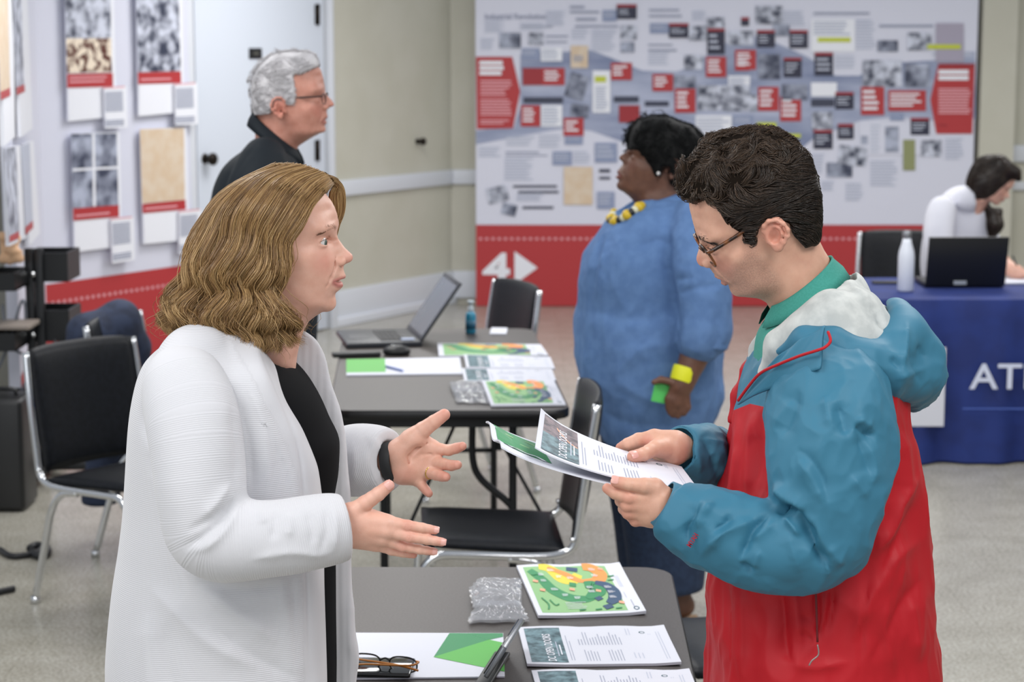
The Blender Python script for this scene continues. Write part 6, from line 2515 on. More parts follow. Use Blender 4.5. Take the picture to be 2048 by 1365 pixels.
# shoulders
cf.chain([W(470, 690, YW), W(395, 730, YW - 0.11), W(368, 765, YW - 0.155)], [0.04, 0.052, 0.055], k=0.04)
cf.chain([W(480, 690, YW), W(430, 725, YW + 0.11), W(430, 765, YW + 0.155)], [0.04, 0.052, 0.055], k=0.04)
sl, (x, y, z) = cf.block((-9, -9, -9), (9, 9, 9))
XE = pchip(ez[o], ex[o], np.clip(cf.ax[2], ez.min(), ez.max())).astype(np.float32)[None, None, :]
# far edge of the opening
Yf = np.interp(cf.ax[2], [0.7, 1.0, 1.18, 1.30, 1.40, 1.46], [YW + 0.015, YW + 0.015, YW + 0.02, YW + 0.045, YW + 0.07, YW + 0.08]).astype(np.float32)[None, None, :]
# soft raised band along the near edge
band = np.clip((x - (XE - 0.040)) / 0.006, 0, 1) * np.clip((YW - y) / 0.02, 0, 1)
cf.F -= 0.0035 * band
band = np.clip((y - Yf) / 0.006, 0, 1) * np.clip((Yf + 0.05 - y) / 0.006, 0, 1) * (x > XE)
cf.F -= 0.003 * band
carve = np.maximum(XE - x, y - Yf)
cf.F = smax(cf.F, -carve, 0.012)
# neck hole
cf.ell((W(548, 640, YW).x, YW, W(548, 650, YW).z), (0.068, 0.078, 0.085), k=0.010, op='s')
# hollow against the top, folds
V, Q = cf.surface(2)
V = ripple(V, Q, 0.0012, 14, 2, (1, 1, 0.5))
V = crease(V, Q, [([(300, 1175), (355, 1225), (420, 1285), (520, 1340)], 0.008, 22), ([(395, 1165), (470, 1225), (560, 1290)], 0.006, 20), ([(420, 1250), (500, 1310), (600, 1360)], -0.005, 16),
                  ([(352, 722), (312, 765), (290, 830), (292, 870), (308, 910)], -0.007, 6), ([(306, 900), (312, 960)], -0.004, 8), ([(560, 1150), (575, 1250), (590, 1400)], 0.006, 22), ([(300, 1220), (296, 1300), (302, 1420)], 0.006, 18), ([(330, 1240), (335, 1320), (345, 1400)], -0.003, 14),
                  ([(500, 760), (528, 860), (535, 980)], 0.005, 18), ([(470, 760), (500, 880), (505, 1000)], -0.005, 14), ([(515, 690), (545, 760), (590, 870), (608, 980), (614, 1150), (618, 1365)], -0.0035, 4),
                  ([(702, 1180), (700, 1270), (712, 1330)], 0.004, 10), ([(380, 1160), (460, 1180), (580, 1170)], -0.006, 14)], YW + 0.1)
card_v, card_q = V, Q
pxc = to_px(V)
dbd = seg_dist(pxc, [(x_, y_) for y_, x_ in edge])
ribv = np.where((dbd < 40) & (V[:, 1] < YW) & (pxc[:, 1] > 665), 0.0, V[:, 2])
ribv = np.where((V[:, 1] > YW + 0.01) & (pxc[:, 0] > 590), V[:, 0] * 0.25, ribv)
coat = np_mesh('cardigan', V, Q, M_knit, wo, {'rib': ribv})
# hem band edge seam along the lapel
S_ = lambda x, y, Y: W(x, y, Y)
near = [S_(368, 768, 2.985), S_(388, 850, 2.94), S_(400, 960, 2.915), S_(412, 1055, 2.905), S_(440, 1084, 2.90), S_(490, 1082, 2.895), S_(570, 1075, 2.90), S_(640, 1062, 2.91), S_(692, 1053, 2.92)]
nr = [0.057, 0.0580, 0.0565, 0.0510, 0.0420, 0.0430, 0.0425, 0.0390, 0.0360]
make_sleeve('sleeve', near, nr, wo, M_knit, rip=(0.0012, 22, 3), folds=[
    ([(470, 990), (450, 1035), (405, 1075), (360, 1100)], -0.007, 9), ([(480, 1005), (455, 1055), (420, 1090), (385, 1105)], 0.006, 9), ([(462, 965), (430, 1010), (400, 1040)], 0.006, 11),
    ([(452, 1010), (420, 1040), (372, 1065)], -0.005, 8), ([(545, 1022), (552, 1050), (540, 1085)], -0.004, 8), ([(520, 1020), (530, 1050)], 0.004, 9), ([(575, 1022), (580, 1050), (575, 1080)], 0.004, 9),
    ([(610, 1020), (625, 1060), (620, 1095)], -0.004, 9), ([(650, 1015), (655, 1060), (640, 1105)], -0.004, 8), ([(665, 1010), (672, 1050), (668, 1110)], 0.004, 8),
    ([(500, 1120), (580, 1105), (640, 1110), (670, 1100)], 0.005, 10), ([(462, 800), (474, 900), (468, 985)], -0.004, 10)], ymax=3.0)
far = [S_(430, 780, 3.30), S_(470, 900, 3.36), S_(520, 980, 3.37), S_(600, 960, 3.36), S_(690, 925, 3.31), S_(735, 922, 3.28), S_(778, 921, 3.255)]
make_sleeve('sleeve', far, [0.052, 0.054, 0.052, 0.048, 0.046, 0.044, 0.037], wo, M_knit, rip=(0.001, 22, 4), folds=[
    ([(730, 872), (742, 920), (735, 975)], -0.004, 9), ([(750, 872), (760, 920), (755, 970)], 0.004, 9), ([(705, 880), (712, 930), (705, 980)], 0.003, 10)])

# watch on the far wrist: band, case
wc = h4(512, 515, YL + 0.006)
ax = (h4(640, 505, YL) - h4(400, 525, YL + 0.02)).normalized()
M_strap = mat('black_rubber', '1c1e20', 0.6)
e1 = ax.cross(Vector((0, 1, 0))).normalized(); e2 = ax.cross(e1).normalized()
vs, fs = [], []
nn = 40
for i, (rr_, dx) in enumerate(((0.0295, -0.0095), (0.0315, -0.009), (0.0318, 0.0), (0.0315, 0.009), (0.0295, 0.0095), (0.0285, 0.0))):
    for k_ in range(nn):
        a = 2 * math.pi * k_ / nn
        vs.append(wc + ax * dx + e1 * math.cos(a) * rr_ * 1.06 + e2 * math.sin(a) * rr_ * 0.90)
for i in range(6):
    for k_ in range(nn):
        fs.append((i * nn + k_, i * nn + (k_ + 1) % nn, ((i + 1) % 6) * nn + (k_ + 1) % nn, ((i + 1) % 6) * nn + k_))
wm = MB().add(vs, fs, 0, True)
wt = wm.build('watch', M_strap, wo, label='black rubber watch strap')
hm_ = MB()
for k_ in range(5):
    a = math.radians(200 + k_ * 11)
    p = wc + ax * 0.001 + e1 * math.cos(a) * 0.0335 + e2 * math.sin(a) * 0.0287
    n_ = (e1 * math.cos(a) + e2 * math.sin(a))
    hm_.tube([p - n_ * 0.001, p + n_ * 0.0004], 0.0013, n=8)
hm_.build('strap_hole', mat('strap_hole_black', '050505', 0.9), wt)
bk_ = wc + e1 * 0.0 - e2 * 0.0
# ring on the ring finger
rp0, rp1 = Vector(rng2[0][0]), Vector(rng2[0][1])
rc = rp0.lerp(rp1, 0.45)
ra = (rp1 - rp0).normalized()
f1 = ra.cross(Vector((0, 0, 1))).normalized(); f2 = ra.cross(f1)
MB().tube([rc + f1 * math.cos(a) * 0.0106 + f2 * math.sin(a) * 0.0106 for a in np.linspace(0, 2 * math.pi, 25)], 0.0013, n=8, caps=False).build('ring', mat('gold', 'd9b46a', 0.2, 1.0), wo)

# ---- hair
H_w = hair_mat('auburn_hair', ['6f5237', '8b6a45', 'a58253', 'bd9b6b', 'd2b587'], 0.34)
gd = [
    [(664, 366, 12), (648, 384, 46), (622, 420, 68), (596, 480, 80), (574, 540, 88), (578, 600, 92), (604, 640, 84), (598, 668, 76)],
    [(652, 352, 8), (620, 372, 46), (580, 430, 76), (556, 500, 88), (548, 560, 96), (556, 610, 100), (568, 650, 96), (558, 684, 84)],
    [(625, 340, 5), (570, 362, 48), (528, 430, 80), (506, 500, 94), (494, 560, 102), (494, 610, 106), (508, 655, 104), (520, 690, 90)],
    [(596, 333, 3), (525, 355, 44), (470, 420, 74), (446, 500, 90), (430, 560, 98), (420, 610, 102), (426, 650, 98), (448, 682, 86)],
    [(570, 331, 0), (478, 372, 30), (418, 440, 52), (394, 515, 68), (376, 570, 78), (362, 612, 82), (358, 640, 80), (378, 668, 66)],
    [(548, 332, 0), (448, 384, 6), (395, 455, 12), (368, 530, 20), (345, 585, 28), (331, 618, 30), (334, 640, 28), (352, 658, 20)],
]
GD = np.zeros((len(gd), 8, 3))
for i, g_ in enumerate(gd):
    for j, (px_, py_, v_) in enumerate(g_):
        q = W(px_, py_, YW)
        GD[i, j] = (q.x, v_ / 1000, q.z)


def guide(s, t):
    """s: 0 face .. 1 back, t: 0 root .. 1 tip; arrays"""
    n, m_ = GD.shape[0], GD.shape[1]
    out = np.zeros((len(s), len(t) if t.ndim == 1 else t.shape[1], 3))
    fs_ = np.clip(s, 0, 1) * (n - 1)
    tt_ = np.broadcast_to(t, out.shape[:2]) * (m_ - 1)

    def cr(a, b_, c, d, u):
        return 0.5 * ((2 * b_) + (c - a) * u + (2 * a - 5 * b_ + 4 * c - d) * u * u + (3 * b_ - a - 3 * c + d) * u ** 3)
    i0 = np.clip(np.floor(fs_).astype(int), 0, n - 2); uf = (fs_ - i0)[:, None, None]
    j0 = np.clip(np.floor(tt_).astype(int), 0, m_ - 2); ut = (tt_ - j0)[:, :, None]
    I = [np.clip(i0 + k, 0, n - 1)[:, None] for k in (-1, 0, 1, 2)]
    J = [np.clip(j0 + k, 0, m_ - 1) for k in (-1, 0, 1, 2)]
    rows_ = [cr(*[GD[i_, j_] for j_ in J], ut) for i_ in I]
    return cr(*rows_, uf)


def woman_hair(side, n, seed):
    R = np.random.RandomState(seed)
    K = 34
    s = R.rand(n) * 1.06 - 0.03
    s = np.clip(s, -0.02, 1.0)
    clump = np.round(s * 34 + R.rand(n) * 0.8) / 34
    layer = R.rand(n) ** 0.8
    t = np.linspace(0, 1, K)[None, :] * (0.86 + 0.16 * R.rand(n))[:, None] * (1 - 0.25 * (R.rand(n) < 0.25) * R.rand(n))[:, None]
    t = np.clip(t, 0, 1)
    conv = (t ** 1.0) * 0.55
    out = np.zeros((n, K, 3))
    A_ = guide(s, t); B_ = guide(clump, t)
    out = A_ * (1 - conv[:, :, None]) + B_ * conv[:, :, None]
    # layers: pull in towards the head axis
    ctr_ = W(545, 500, YW)
    inw = (0.80 + 0.20 * layer)[:, None]
    k_ = 1 - (1 - inw) * np.clip(t * 3, 0.15, 1)
    out[:, :, 1] *= k_
    out[:, :, 0] = ctr_.x + (out[:, :, 0] - ctr_.x) * (1 - (1 - k_) * 0.55)
    # waves, shared within a clump
    ph = (clump * 34 * 2.4) % 6.28
    amp = 0.0095 * np.clip((t - 0.20) / 0.35, 0, 1)
    w_ = np.sin(t * 25 + ph[:, None] * 0.30 + (s * 8)[:, None])
    out[:, :, 0] += amp * w_
    out[:, :, 1] += amp * 1.0 * np.cos(t * 24 + ph[:, None] * 0.5)
    cw = np.sin(clump * 34 * 3.1)[:, None] * 0.006 * np.clip(t * 2, 0, 1)
    out[:, :, 1] += cw
    # curl the tips
    tipc = np.clip((t - 0.86) / 0.14, 0, 1)
    out[:, :, 0] += tipc * np.sin(clump * 55)[:, None] * 0.012
    # keep clear of the skull
    lu = (out[:, :, 0] - XW0.x) / math.cos(yaw); lw = out[:, :, 2] - XW0.z
    Wk = w_proj(w2, np.stack([lu.ravel(), lw.ravel()], 1)).reshape(n, K)
    need = Wk + 0.003 + 0.012 * layer[:, None] * np.clip(t * 4, 0.2, 1)
    lowm = lw > -0.085
    out[:, :, 1] = np.where(lowm & (out[:, :, 1] < need), need, out[:, :, 1])
    # fly-aways
    j = R.randn(n, 3) * 0.0016
    j2 = R.randn(n, 3) * (0.003 + 0.010 * (R.rand(n) < 0.03))[:, None]
    out += j[:, None, :] + j2[:, None, :] * (t ** 1.5)[:, :, None]
    out[:, :, 1] = YW - side * np.maximum(out[:, :, 1], -0.01)
    return out


S1 = woman_hair(1, 10500, 1)
S2 = woman_hair(-1, 3000, 2)
# the far side sweeps forward over the brow
R = np.random.RandomState(9)
nb = 1700
fr_s = R.rand(nb)
K = 34
tt_ = np.linspace(0, 1, K)
bang = []
for i in range(nb):
    a = fr_s[i]
    p0 = W(655 - 30 * a, 356 - 8 * a, YW + 0.005)
    p1 = W(676 - 8 * a, 366 - 3 * a, YW + 0.040)
    q_ = R.rand() ** 1.5
    p2 = W(686 - 24 * q_, 388 + 3 * a, YW + 0.060 - 0.02 * q_)
    p3 = W(683 - 20 * q_, 425 + 8 * a, YW + 0.070 - 0.015 * q_)
    p4 = W(672 - 14 * a, 455 + 15 * R.rand(), YW + 0.082)
    p5 = W(655, 520, YW + 0.09)
    P_ = smooth_path([p0, p1, p2, p3, p4, p5], 7)[:34]
    arr = np.array([list(q) for q in P_])
    bang.append(arr + R.randn(3) * 0.0018)
bang = np.array(bang)
S2 = np.concatenate([S2, bang[:, :34]])
rad = lambda n, k, r: np.tile(r * np.concatenate([np.ones(k - 7), np.linspace(1, 0.25, 7)]), (n, 1))
Sall = np.concatenate([S1, S2])
tn = np.random.RandomState(8)
base_t = 0.5 + 0.5 * np.sin(Sall[:, 20, 0] * 190 + Sall[:, 20, 2] * 60 + np.sin(Sall[:, 8, 0] * 310) * 1.5)
hair = strand_mesh('hair', Sall, rad(len(Sall), 34, 0.00046), H_w, wo, tone=0.15 + 0.45 * base_t + 0.4 * (tn.rand(len(Sall)) - 0.3))
# dense under-layer of the same hair
us, vs_, Vu, Qu = np.linspace(0, 1, 40), np.linspace(0, 0.97, 60), [], []
for side in (1, -1):
    g_ = guide(us, vs_)
    ctr_ = W(545, 500, YW)
    g_[:, :, 0] = ctr_.x + (g_[:, :, 0] - ctr_.x) * 0.93
    lu = (g_[:, :, 0] - XW0.x) / math.cos(yaw); lw = g_[:, :, 2] - XW0.z
    Wk = w_proj(w2, np.stack([lu.ravel(), lw.ravel()], 1)).reshape(lu.shape)
    g_[:, :, 1] = np.where(lw > -0.085, np.maximum(g_[:, :, 1] * 0.84, Wk + 0.0015), g_[:, :, 1] * 0.84)
    g_[:, :, 1] = YW - side * g_[:, :, 1]
    b_ = sum(len(v) for v in Vu)
    Vu.append(g_.reshape(-1, 3))
    idxg = np.arange(40 * 60).reshape(40, 60) + b_
    Qu.append(np.stack([idxg[:-1, :-1], idxg[1:, :-1], idxg[1:, 1:], idxg[:-1, 1:]], -1).reshape(-1, 4))
Vu, Qu = np.concatenate(Vu), np.concatenate(Qu)
np_mesh('hair_underlayer', Vu, Qu, H_w, hair, {'tone': np.full(len(Vu), 0.2), 'along': np.full(len(Vu), 0.5)})
# ================================================================ man in the red and teal rain jacket
YM = 3.15
mo_ = empty('person', (0.52, YM, 0), 'dark-haired man with tortoiseshell glasses in a red and teal rain jacket reading flyers', 'person')
XM0 = W(1540, 478, YM)
yawm, rollm = math.radians(4), math.radians(7)
uxm = np.array([-math.cos(yawm), -math.sin(yawm), 0.0])
uy0 = np.array([math.sin(yawm), -math.cos(yawm), 0.0]); uz0 = np.array([0, 0, 1.0])
uym = uy0 * math.cos(rollm) - uz0 * math.sin(rollm)
uzm = uz0 * math.cos(rollm) + uy0 * math.sin(rollm)


def mpx(px, py, v=0.0):
    o = Vector(XM0) + Vector(uym) * v
    p = RP(px, py, o, Vector(uym))
    d = np.array(p - Vector(XM0))
    return (float(d @ uxm), float(d @ uzm))


msil = [(1378, 405), (1380, 420), (1384, 437), (1388, 452), (1391, 463), (1394, 470), (1397, 476), (1399, 483), (1399.5, 490), (1398, 498), (1395.5, 506), (1393.2, 514), (1393, 521), (1395.5, 527.5), (1400, 532), (1405.5, 533.6), (1410, 532.2), (1415.5, 532.5), (1419.5, 537), (1424.5, 544), (1429, 549), (1434, 552.5), (1439, 556), (1440.5, 560), (1445, 563.5), (1451, 565.5), (1455.5, 568.5), (1458.5, 575), (1461, 583), (1465.5, 589), (1474, 592), (1486, 592.5), (1498, 593.5), (1510, 595), (1520, 598), (1532, 605), (1540, 618), (1546, 640), (1552, 700), (1700, 700), (1690, 600), (1676, 555), (1662, 522), (1648, 500), (1638, 480), (1631, 455), (1630, 425), (1628, 385), (1616, 345), (1592, 312), (1557, 291), (1510, 282), (1464, 290), (1425, 310), (1399, 342), (1384, 375)]
mlm = dict(glab=(1392, 465), nas=(1399, 485), tip=(1393, 519), sub=(1417, 533), sto=(1441, 559), pog=(1462, 585), men=(1480, 592.5), occ=(1630, 420), ver=(1480, 287), nape=(1640, 495), fh=(1379, 412))
mlmv = {k: v for k, v in mlm.items()}
build_px = lambda x, y: mpx(x, y, 0.0)
# near-side landmarks are converted at their own distance from the centre
_uw_ear = mpx(1538, 476, 0.078)
_uw_gon = mpx(1545, 560, 0.058)


def inv_to_px(uw):
    p = np.array(XM0) + uxm * uw[0] + uzm * uw[1]
    return tuple(to_px([p])[0])


mlmv['ear'] = inv_to_px(_uw_ear)
mlmv['gon'] = inv_to_px(_uw_gon)
warpm, w2m, mpoly = build_head(build_px, msil, mlmv, [(1600, 600, 0.060), (1620, 650, 0.062), (1590, 560, 0.057), (1570, 610, 0.052), (1640, 560, 0.045), (1560, 650, 0.040), (1660, 650, 0.050)])
hmm, HRm = frame_map(XM0, uxm, uym, uzm)
cvm = lambda a, b_: warpm(np.array([a, b_]) / 1000)[0]
PM_ = np.array(mpoly)
mf_ = head_field(XM0, uxm, uym, uzm, w2m, PM_[:, 0].min() - 0.01, PM_[:, 0].max() + 0.01, PM_[:, 1].min() + 0.01, PM_[:, 1].max() + 0.01, 0.0016, 0.105)
add_eye_ear(mf_, cvm, ear=True, open_=0.35, brow=0.8, lip=0.8, earscale=0.93)
V, Q = mf_.surface(1)
Am = face_attrs(V, cvm, browk=1.25)
# stubble
spoly = [mpx(x, y, 0.055) for x, y in ((1484, 492), (1512, 488), (1528, 520), (1556, 545), (1570, 580), (1545, 612), (1500, 640), (1470, 610), (1455, 590), (1440, 575), (1425, 552), (1432, 542), (1450, 552), (1462, 535), (1478, 515))]
d_ = in_poly(V[:, [0, 2]], spoly)
Am['stub'] = np.clip((d_ + 0.004) / 0.014, 0, 1) * 0.62
# lids nearly closed in shade of the brow
mparts = [(hmm(V), Q, Am)]
mhead_V, mhead_Q = V.copy(), Q
face_hair(mo_, mat('dark_brow_hair', '2a1f18', 0.5), mhead_V, cvm, hmm, brow_n=200, brow_len=0.010, lashes=True)


def h5(x, y, Y):
    return W(1190 + x / 5.056, 850 + y / 5.056, Y)


YN = 2.97
P = lambda x, y, dy=0.0: h5(x, y, YN + dy)
mthb = ([P(600, 640, -.004), P(500, 622, -.010), P(350, 605, -.012), P(215, 578, -.010)], [.0150, .0125, .0098, .0088])
midx = ([P(500, 740, -.004), P(345, 738, -.008), P(205, 692, -.004), P(125, 645, .004)], [.0125, .0108, .0094, .0080])
mmid = ([P(500, 820, -.004), P(330, 812, -.004), P(265, 770, .020), P(300, 735, .040)], [.0125, .0108, .0095, .0080])
mrng = ([P(520, 890, .000), P(340, 890, .002), P(295, 850, .026), P(330, 800, .044)], [.0120, .0104, .0092, .0078])
mpky = ([P(560, 950, .004), P(410, 968, .008), P(370, 930, .028), P(400, 880, .044)], [.0110, .0094, .0084, .0072])
mwr = P(760, 860, .010)
mpalm = [(mwr, P(660, 850, .004), .027, .026, .01, ((0, 1, 0), .75)), (P(640, 780), P(500, 745), .021, .0135), (P(640, 830), P(500, 820), .021, .0135), (P(640, 880), P(520, 890), .020, .013), (P(650, 920), P(555, 950), .018, .012), (P(650, 720), P(600, 650), .018, .0150), (P(560, 690), P(500, 740), .012, .010)]
allp = [q for c in (midx, mmid, mrng, mpky, mthb) for q in c[0]] + [mwr]
lo, hi = bounds(allp)
V, Q = hand_mesh([midx, mmid, mrng, mpky, mthb], mpalm, lo, hi)
mparts.append((V, Q, hand_attrs(V, [mthb[0][3], midx[0][3]] + [c[0][1] for c in (midx, mmid, mrng, mpky)], 0.014)))
YF = 3.20
P = lambda x, y, dy=0.0: h5(x, y, YF + dy)
fthb = ([P(730, 230, -.010), P(610, 240, -.035), P(490, 300, -.058), P(385, 325, -.072)], [.0165, .0130, .0108, .0098])
fidx = ([P(600, 130, .002), P(440, 150, .000), P(330, 195, .004), P(258, 232, .012)], [.0120, .0108, .0096, .0082])
fmid = ([P(620, 160, .006), P(480, 175, .008), P(400, 240, .016), P(350, 290, .024)], [.0120, .0106, .0094, .0080])
frng = ([P(640, 200, .012), P(530, 250, .020), P(470, 330, .026), P(420, 380, .030)], [.0115, .0100, .0090, .0078])
fwr = P(880, 235, .008)
fpalm = [(P(760, 240, -.012), P(640, 240, -.030), .018, .0145), (fwr, P(800, 225, .004), .022, .022, .01, ((0, 1, 0), .75)), (P(790, 200), P(600, 135), .021, .0135), (P(790, 220), P(620, 165), .021, .0135), (P(790, 250), P(640, 205), .020, .0130), (P(780, 280, .004), P(660, 320, .02), .018, .013), (P(800, 260), P(720, 240), .019, .0165)]
allp = [q for c in (fidx, fmid, frng, fthb) for q in c[0]] + [fwr]
lo, hi = bounds(allp)
V, Q = hand_mesh([fidx, fmid, frng, fthb], fpalm, lo, hi)
mparts.append((V, Q, hand_attrs(V, [fthb[0][3], fidx[0][3], P(540, 190, -.01)], 0.014)))
tk = Field((0.25, YM - 0.3, -0.01), (0.85, YM + 0.3, 1.50), 0.012)
tk.loft(px_sil([(700, 1560, 1700, 0.09), (760, 1540, 1740, 0.15), (900, 1510, 1770, 0.16), (1100, 1500, 1780, 0.15), (1300, 1500, 1780, 0.16)], YM))
for s in (-1, 1):
    tk.chain([(0.50, YM + s * 0.09, 0.92), (0.49, YM + s * 0.10, 0.50), (0.53, YM + s * 0.10, 0.09)], [0.09, 0.06, 0.042])
V, Q = tk.surface(1)
mparts.append((V, Q, {}))
V, Q, A = join_parts(mparts)
np_mesh('body', V, Q, SK2, mo_, A)
for s in (-1, 1):
    q = cvm(69.5, 12.0)
    c = hmm(np.array([[q[0] - 0.001, s * 0.0312, q[1]]]))[0]
    eyeball(mo_, c, 0.0124, (-0.75, -0.1, -0.7), '4a3424')
nail(mo_, mthb[0][3], mthb[0][2], (0, -.75, .65), mthb[1][3], M_nail)
nail(mo_, fthb[0][3], fthb[0][2], (0, -.75, .65), fthb[1][3], M_nail)

# glasses
Fm = cvm(101, 20)
q0 = hmm(np.array([[Fm[0] + 0.004, 0, Fm[1]]]))[0]
# lens plane: up axis and arm axis measured from the temple arm
ca, cb = mpx(1414, 511, 0.070), mpx(1524, 443, 0.078)
dz = np.array([cb[0] - ca[0], cb[1] - ca[1]]); alen = np.linalg.norm(dz); dz /= alen
zax = uxm * dz[0] + uzm * dz[1]
yax = -(uxm * dz[1] * -1 + uzm * dz[0])
if yax[2] < 0:
    yax = -yax
xax = np.cross(yax, zax)
hin = hmm(np.array([[ca[0], 0.0, ca[1]]]))[0]
Fg = Matrix.Translation(Vector(hin - yax * 0.011)) @ Matrix((Vector(xax), Vector(yax), Vector(zax))).transposed().to_4x4()
gl = specs('glasses', None, None, mo_, Fg, M_tort, M_tort, lw=0.049, lh=0.038, arm=alen * 1.18, th=0.0019, thick_arm=0.0030, spread=0.008)

# polo shirt
M_polo = mat('sea_green_pique', '3f8f82', 0.85, spec=0.3)
add_noise_color(M_polo, '3d8d80', '429286', 300, 2, bump=0.2, bump_dist=0.0006)
pf_ = Field((0.30, YM - 0.25, 0.74), (0.72, YM + 0.25, 1.52), 0.005)
pf_.loft(px_sil([(600, 1600, 1690, 0.060), (640, 1535, 1715, 0.105), (670, 1518, 1730, 0.135), (700, 1512, 1745, 0.155), (750, 1508, 1760, 0.17), (850, 1500, 1770, 0.175), (1100, 1490, 1780, 0.17), (1365, 1490, 1780, 0.175)], YM), n=2.2)
V, Q = pf_.surface(2)
np_mesh('polo_shirt', V, Q, M_polo, mo_, {'rib': V[:, 2]})
# collar: a turned-down band around the neck
cm_ = MB()
n = 56
vs, fs = [], []
for i in range(n + 1):
    th = math.radians(16 + (360 - 32) * i / n)      # 0 = throat
    c_, s_ = math.cos(th), math.sin(th)
    f_ = (1 + c_) / 2
    # upper fold line, outer lower edge, inner lower edge
    up_c = W(1540, 612, YM) * f_ + W(1662, 513, YM) * (1 - f_)
    lo_c = W(1522, 652, YM) * f_ + W(1694, 549, YM) * (1 - f_)
    in_c = W(1538, 640, YM) * f_ + W(1672, 545, YM) * (1 - f_)
    wu, wl = 0.060, 0.083
    a = Vector(up_c) + Vector((0, s_ * wu, 0))
    b_ = Vector(lo_c) + Vector((0, s_ * wl, -0.002))
    d_in = Vector(in_c) + Vector((0, s_ * (wu + 0.003), 0))
    out = Vector((-c_ * 0.6, s_, 0)).normalized()
    vs += [d_in, a - out * 0.001 + Vector((0, 0, -0.002)), a + out * 0.0015 + Vector((0, 0, 0.001)), a + out * 0.004 + Vector((0, 0, -0.003)), a.lerp(b_, 0.5) + out * 0.006, b_ + out * 0.004, b_ + out * 0.001]
for i in range(n):
    for j in range(6):
        fs.append((i * 7 + j, (i + 1) * 7 + j, (i + 1) * 7 + j + 1, i * 7 + j + 1))
cm_.add(vs, fs, 0, True)
cm_.build('collar', M_polo, mo_)

# jacket
M_jred = mat('red_nylon', 'b3121f', 0.5, spec=0.45)
M_jteal = mat('teal_nylon', '357691', 0.5, spec=0.45)


def nylon(name, c1, c2=None, att=None):
    m = bpy.data.materials.new(name); m.use_nodes = True
    N, L, b = nodes(m)
    b.inputs['Roughness'].default_value = 0.58
    b.inputs['Specular IOR Level'].default_value = 0.35
    b.inputs['Base Color'].default_value = lin(c1)
    if att:
        at = N.new('ShaderNodeAttribute'); at.attribute_name = att
        gt = N.new('ShaderNodeMapRange'); gt.inputs[1].default_value = -0.0006; gt.inputs[2].default_value = 0.0006
        L.new(at.outputs['Fac'], gt.inputs[0])
        mx = N.new('ShaderNodeMixRGB'); mx.inputs[1].default_value = lin(c1); mx.inputs[2].default_value = lin(c2)
        L.new(gt.outputs[0], mx.inputs[0]); L.new(mx.outputs[0], b.inputs['Base Color'])
    tc = N.new('ShaderNodeTexCoord')
    nz = N.new('ShaderNodeTexNoise'); nz.noise_type = 'RIDGED_MULTIFRACTAL'; nz.inputs['Scale'].default_value = 5.5; nz.inputs['Detail'].default_value = 3; nz.inputs['Distortion'].default_value = 0.6
    L.new(tc.outputs['Object'], nz.inputs['Vector'])
    vr = N.new('ShaderNodeTexVoronoi'); vr.inputs['Scale'].default_value = 16; vr.feature = 'SMOOTH_F1'
    L.new(nz.outputs[1], vr.inputs['Vector']) if False else L.new(tc.outputs['Object'], vr.inputs['Vector'])
    ad = N.new('ShaderNodeMath'); ad.operation = 'ADD'
    L.new(nz.outputs[0], ad.inputs[0]); L.new(vr.outputs[0], ad.inputs[1])
    bp = N.new('ShaderNodeBump'); bp.inputs['Strength'].default_value = 0.5; bp.inputs['Distance'].default_value = 0.006
    L.new(ad.outputs[0], bp.inputs['Height'])
    L.new(bp.outputs[0], b.inputs['Normal'])
    return m


M_shell = nylon('red_and_teal_nylon', 'b3121f', '38748e', 'yoke')
M_tealn = nylon('teal_nylon_cloth', '38748e')
M_redn = nylon('red_nylon_cloth', 'b3121f')
M_fleece = mat('pale_grey_lining', 'bcbfbd', 0.8)
add_noise_color(M_fleece, 'b3b7b5', 'c6c9c6', 40, 5, bump=0.35, bump_dist=0.002)

jrows = [(655, 1600, 1720, 0.09), (680, 1560, 1765, 0.135), (700, 1530, 1785, 0.165), (730, 1508, 1795, 0.19), (780, 1484, 1798, 0.205), (830, 1466, 1808, 0.21), (880, 1458, 1822, 0.212), (960, 1443, 1836, 0.212), (1060, 1431, 1844, 0.21), (1140, 1424, 1850, 0.212), (1240, 1419, 1860, 0.216), (1320, 1417, 1870, 0.222), (1365, 1415, 1872, 0.224), (1420, 1415, 1872, 0.225)]
jf_ = Field((0.28, YM - 0.30, 0.66), (0.78, YM + 0.30, 1.50), 0.0042)
jf_.loft(px_sil(jrows, YM), n=2.35)
jf_.chain([W(1640, 720, YM - 0.09), W(1660, 760, YM - 0.15)], [0.05, 0.06], k=0.05)
jf_.chain([W(1640, 715, YM + 0.10), W(1650, 760, YM + 0.15)], [0.05, 0.06], k=0.05)
# open neck: wedge removed between the two front edges
ed = [(640, 1560), (665, 1540), (700, 1527), (740, 1510), (780, 1486), (815, 1464), (835, 1440), (1420, 1380)]
ez = np.array([W(x, y, YM - 0.05).z for y, x in ed]); ex = np.array([W(x, y, YM - 0.05).x for y, x in ed]); o = np.argsort(ez)
sl, (x, y, z) = jf_.block((-9, -9, -9), (9, 9, 9))
XE = pchip(ez[o], ex[o], np.clip(jf_.ax[2], ez.min(), ez.max())).astype(np.float32)[None, None, :]
Yfar = np.interp(jf_.ax[2], [0.6, 1.28, 1.40, 1.5], [YM + 0.03, YM + 0.04, YM + 0.07, YM + 0.10]).astype(np.float32)[None, None, :]
jf_.F = smax(jf_.F, -np.maximum(x - XE, y - Yfar), 0.008)
nb_ = W(1615, 600, YM)
jf_.ell((nb_.x, YM, nb_.z), (0.085, 0.092, 0.095), k=0.010, op='s')
V, Q = jf_.surface(2)
V = ripple(V, Q, 0.0020, 16, 8, (1, 1, 0.35))
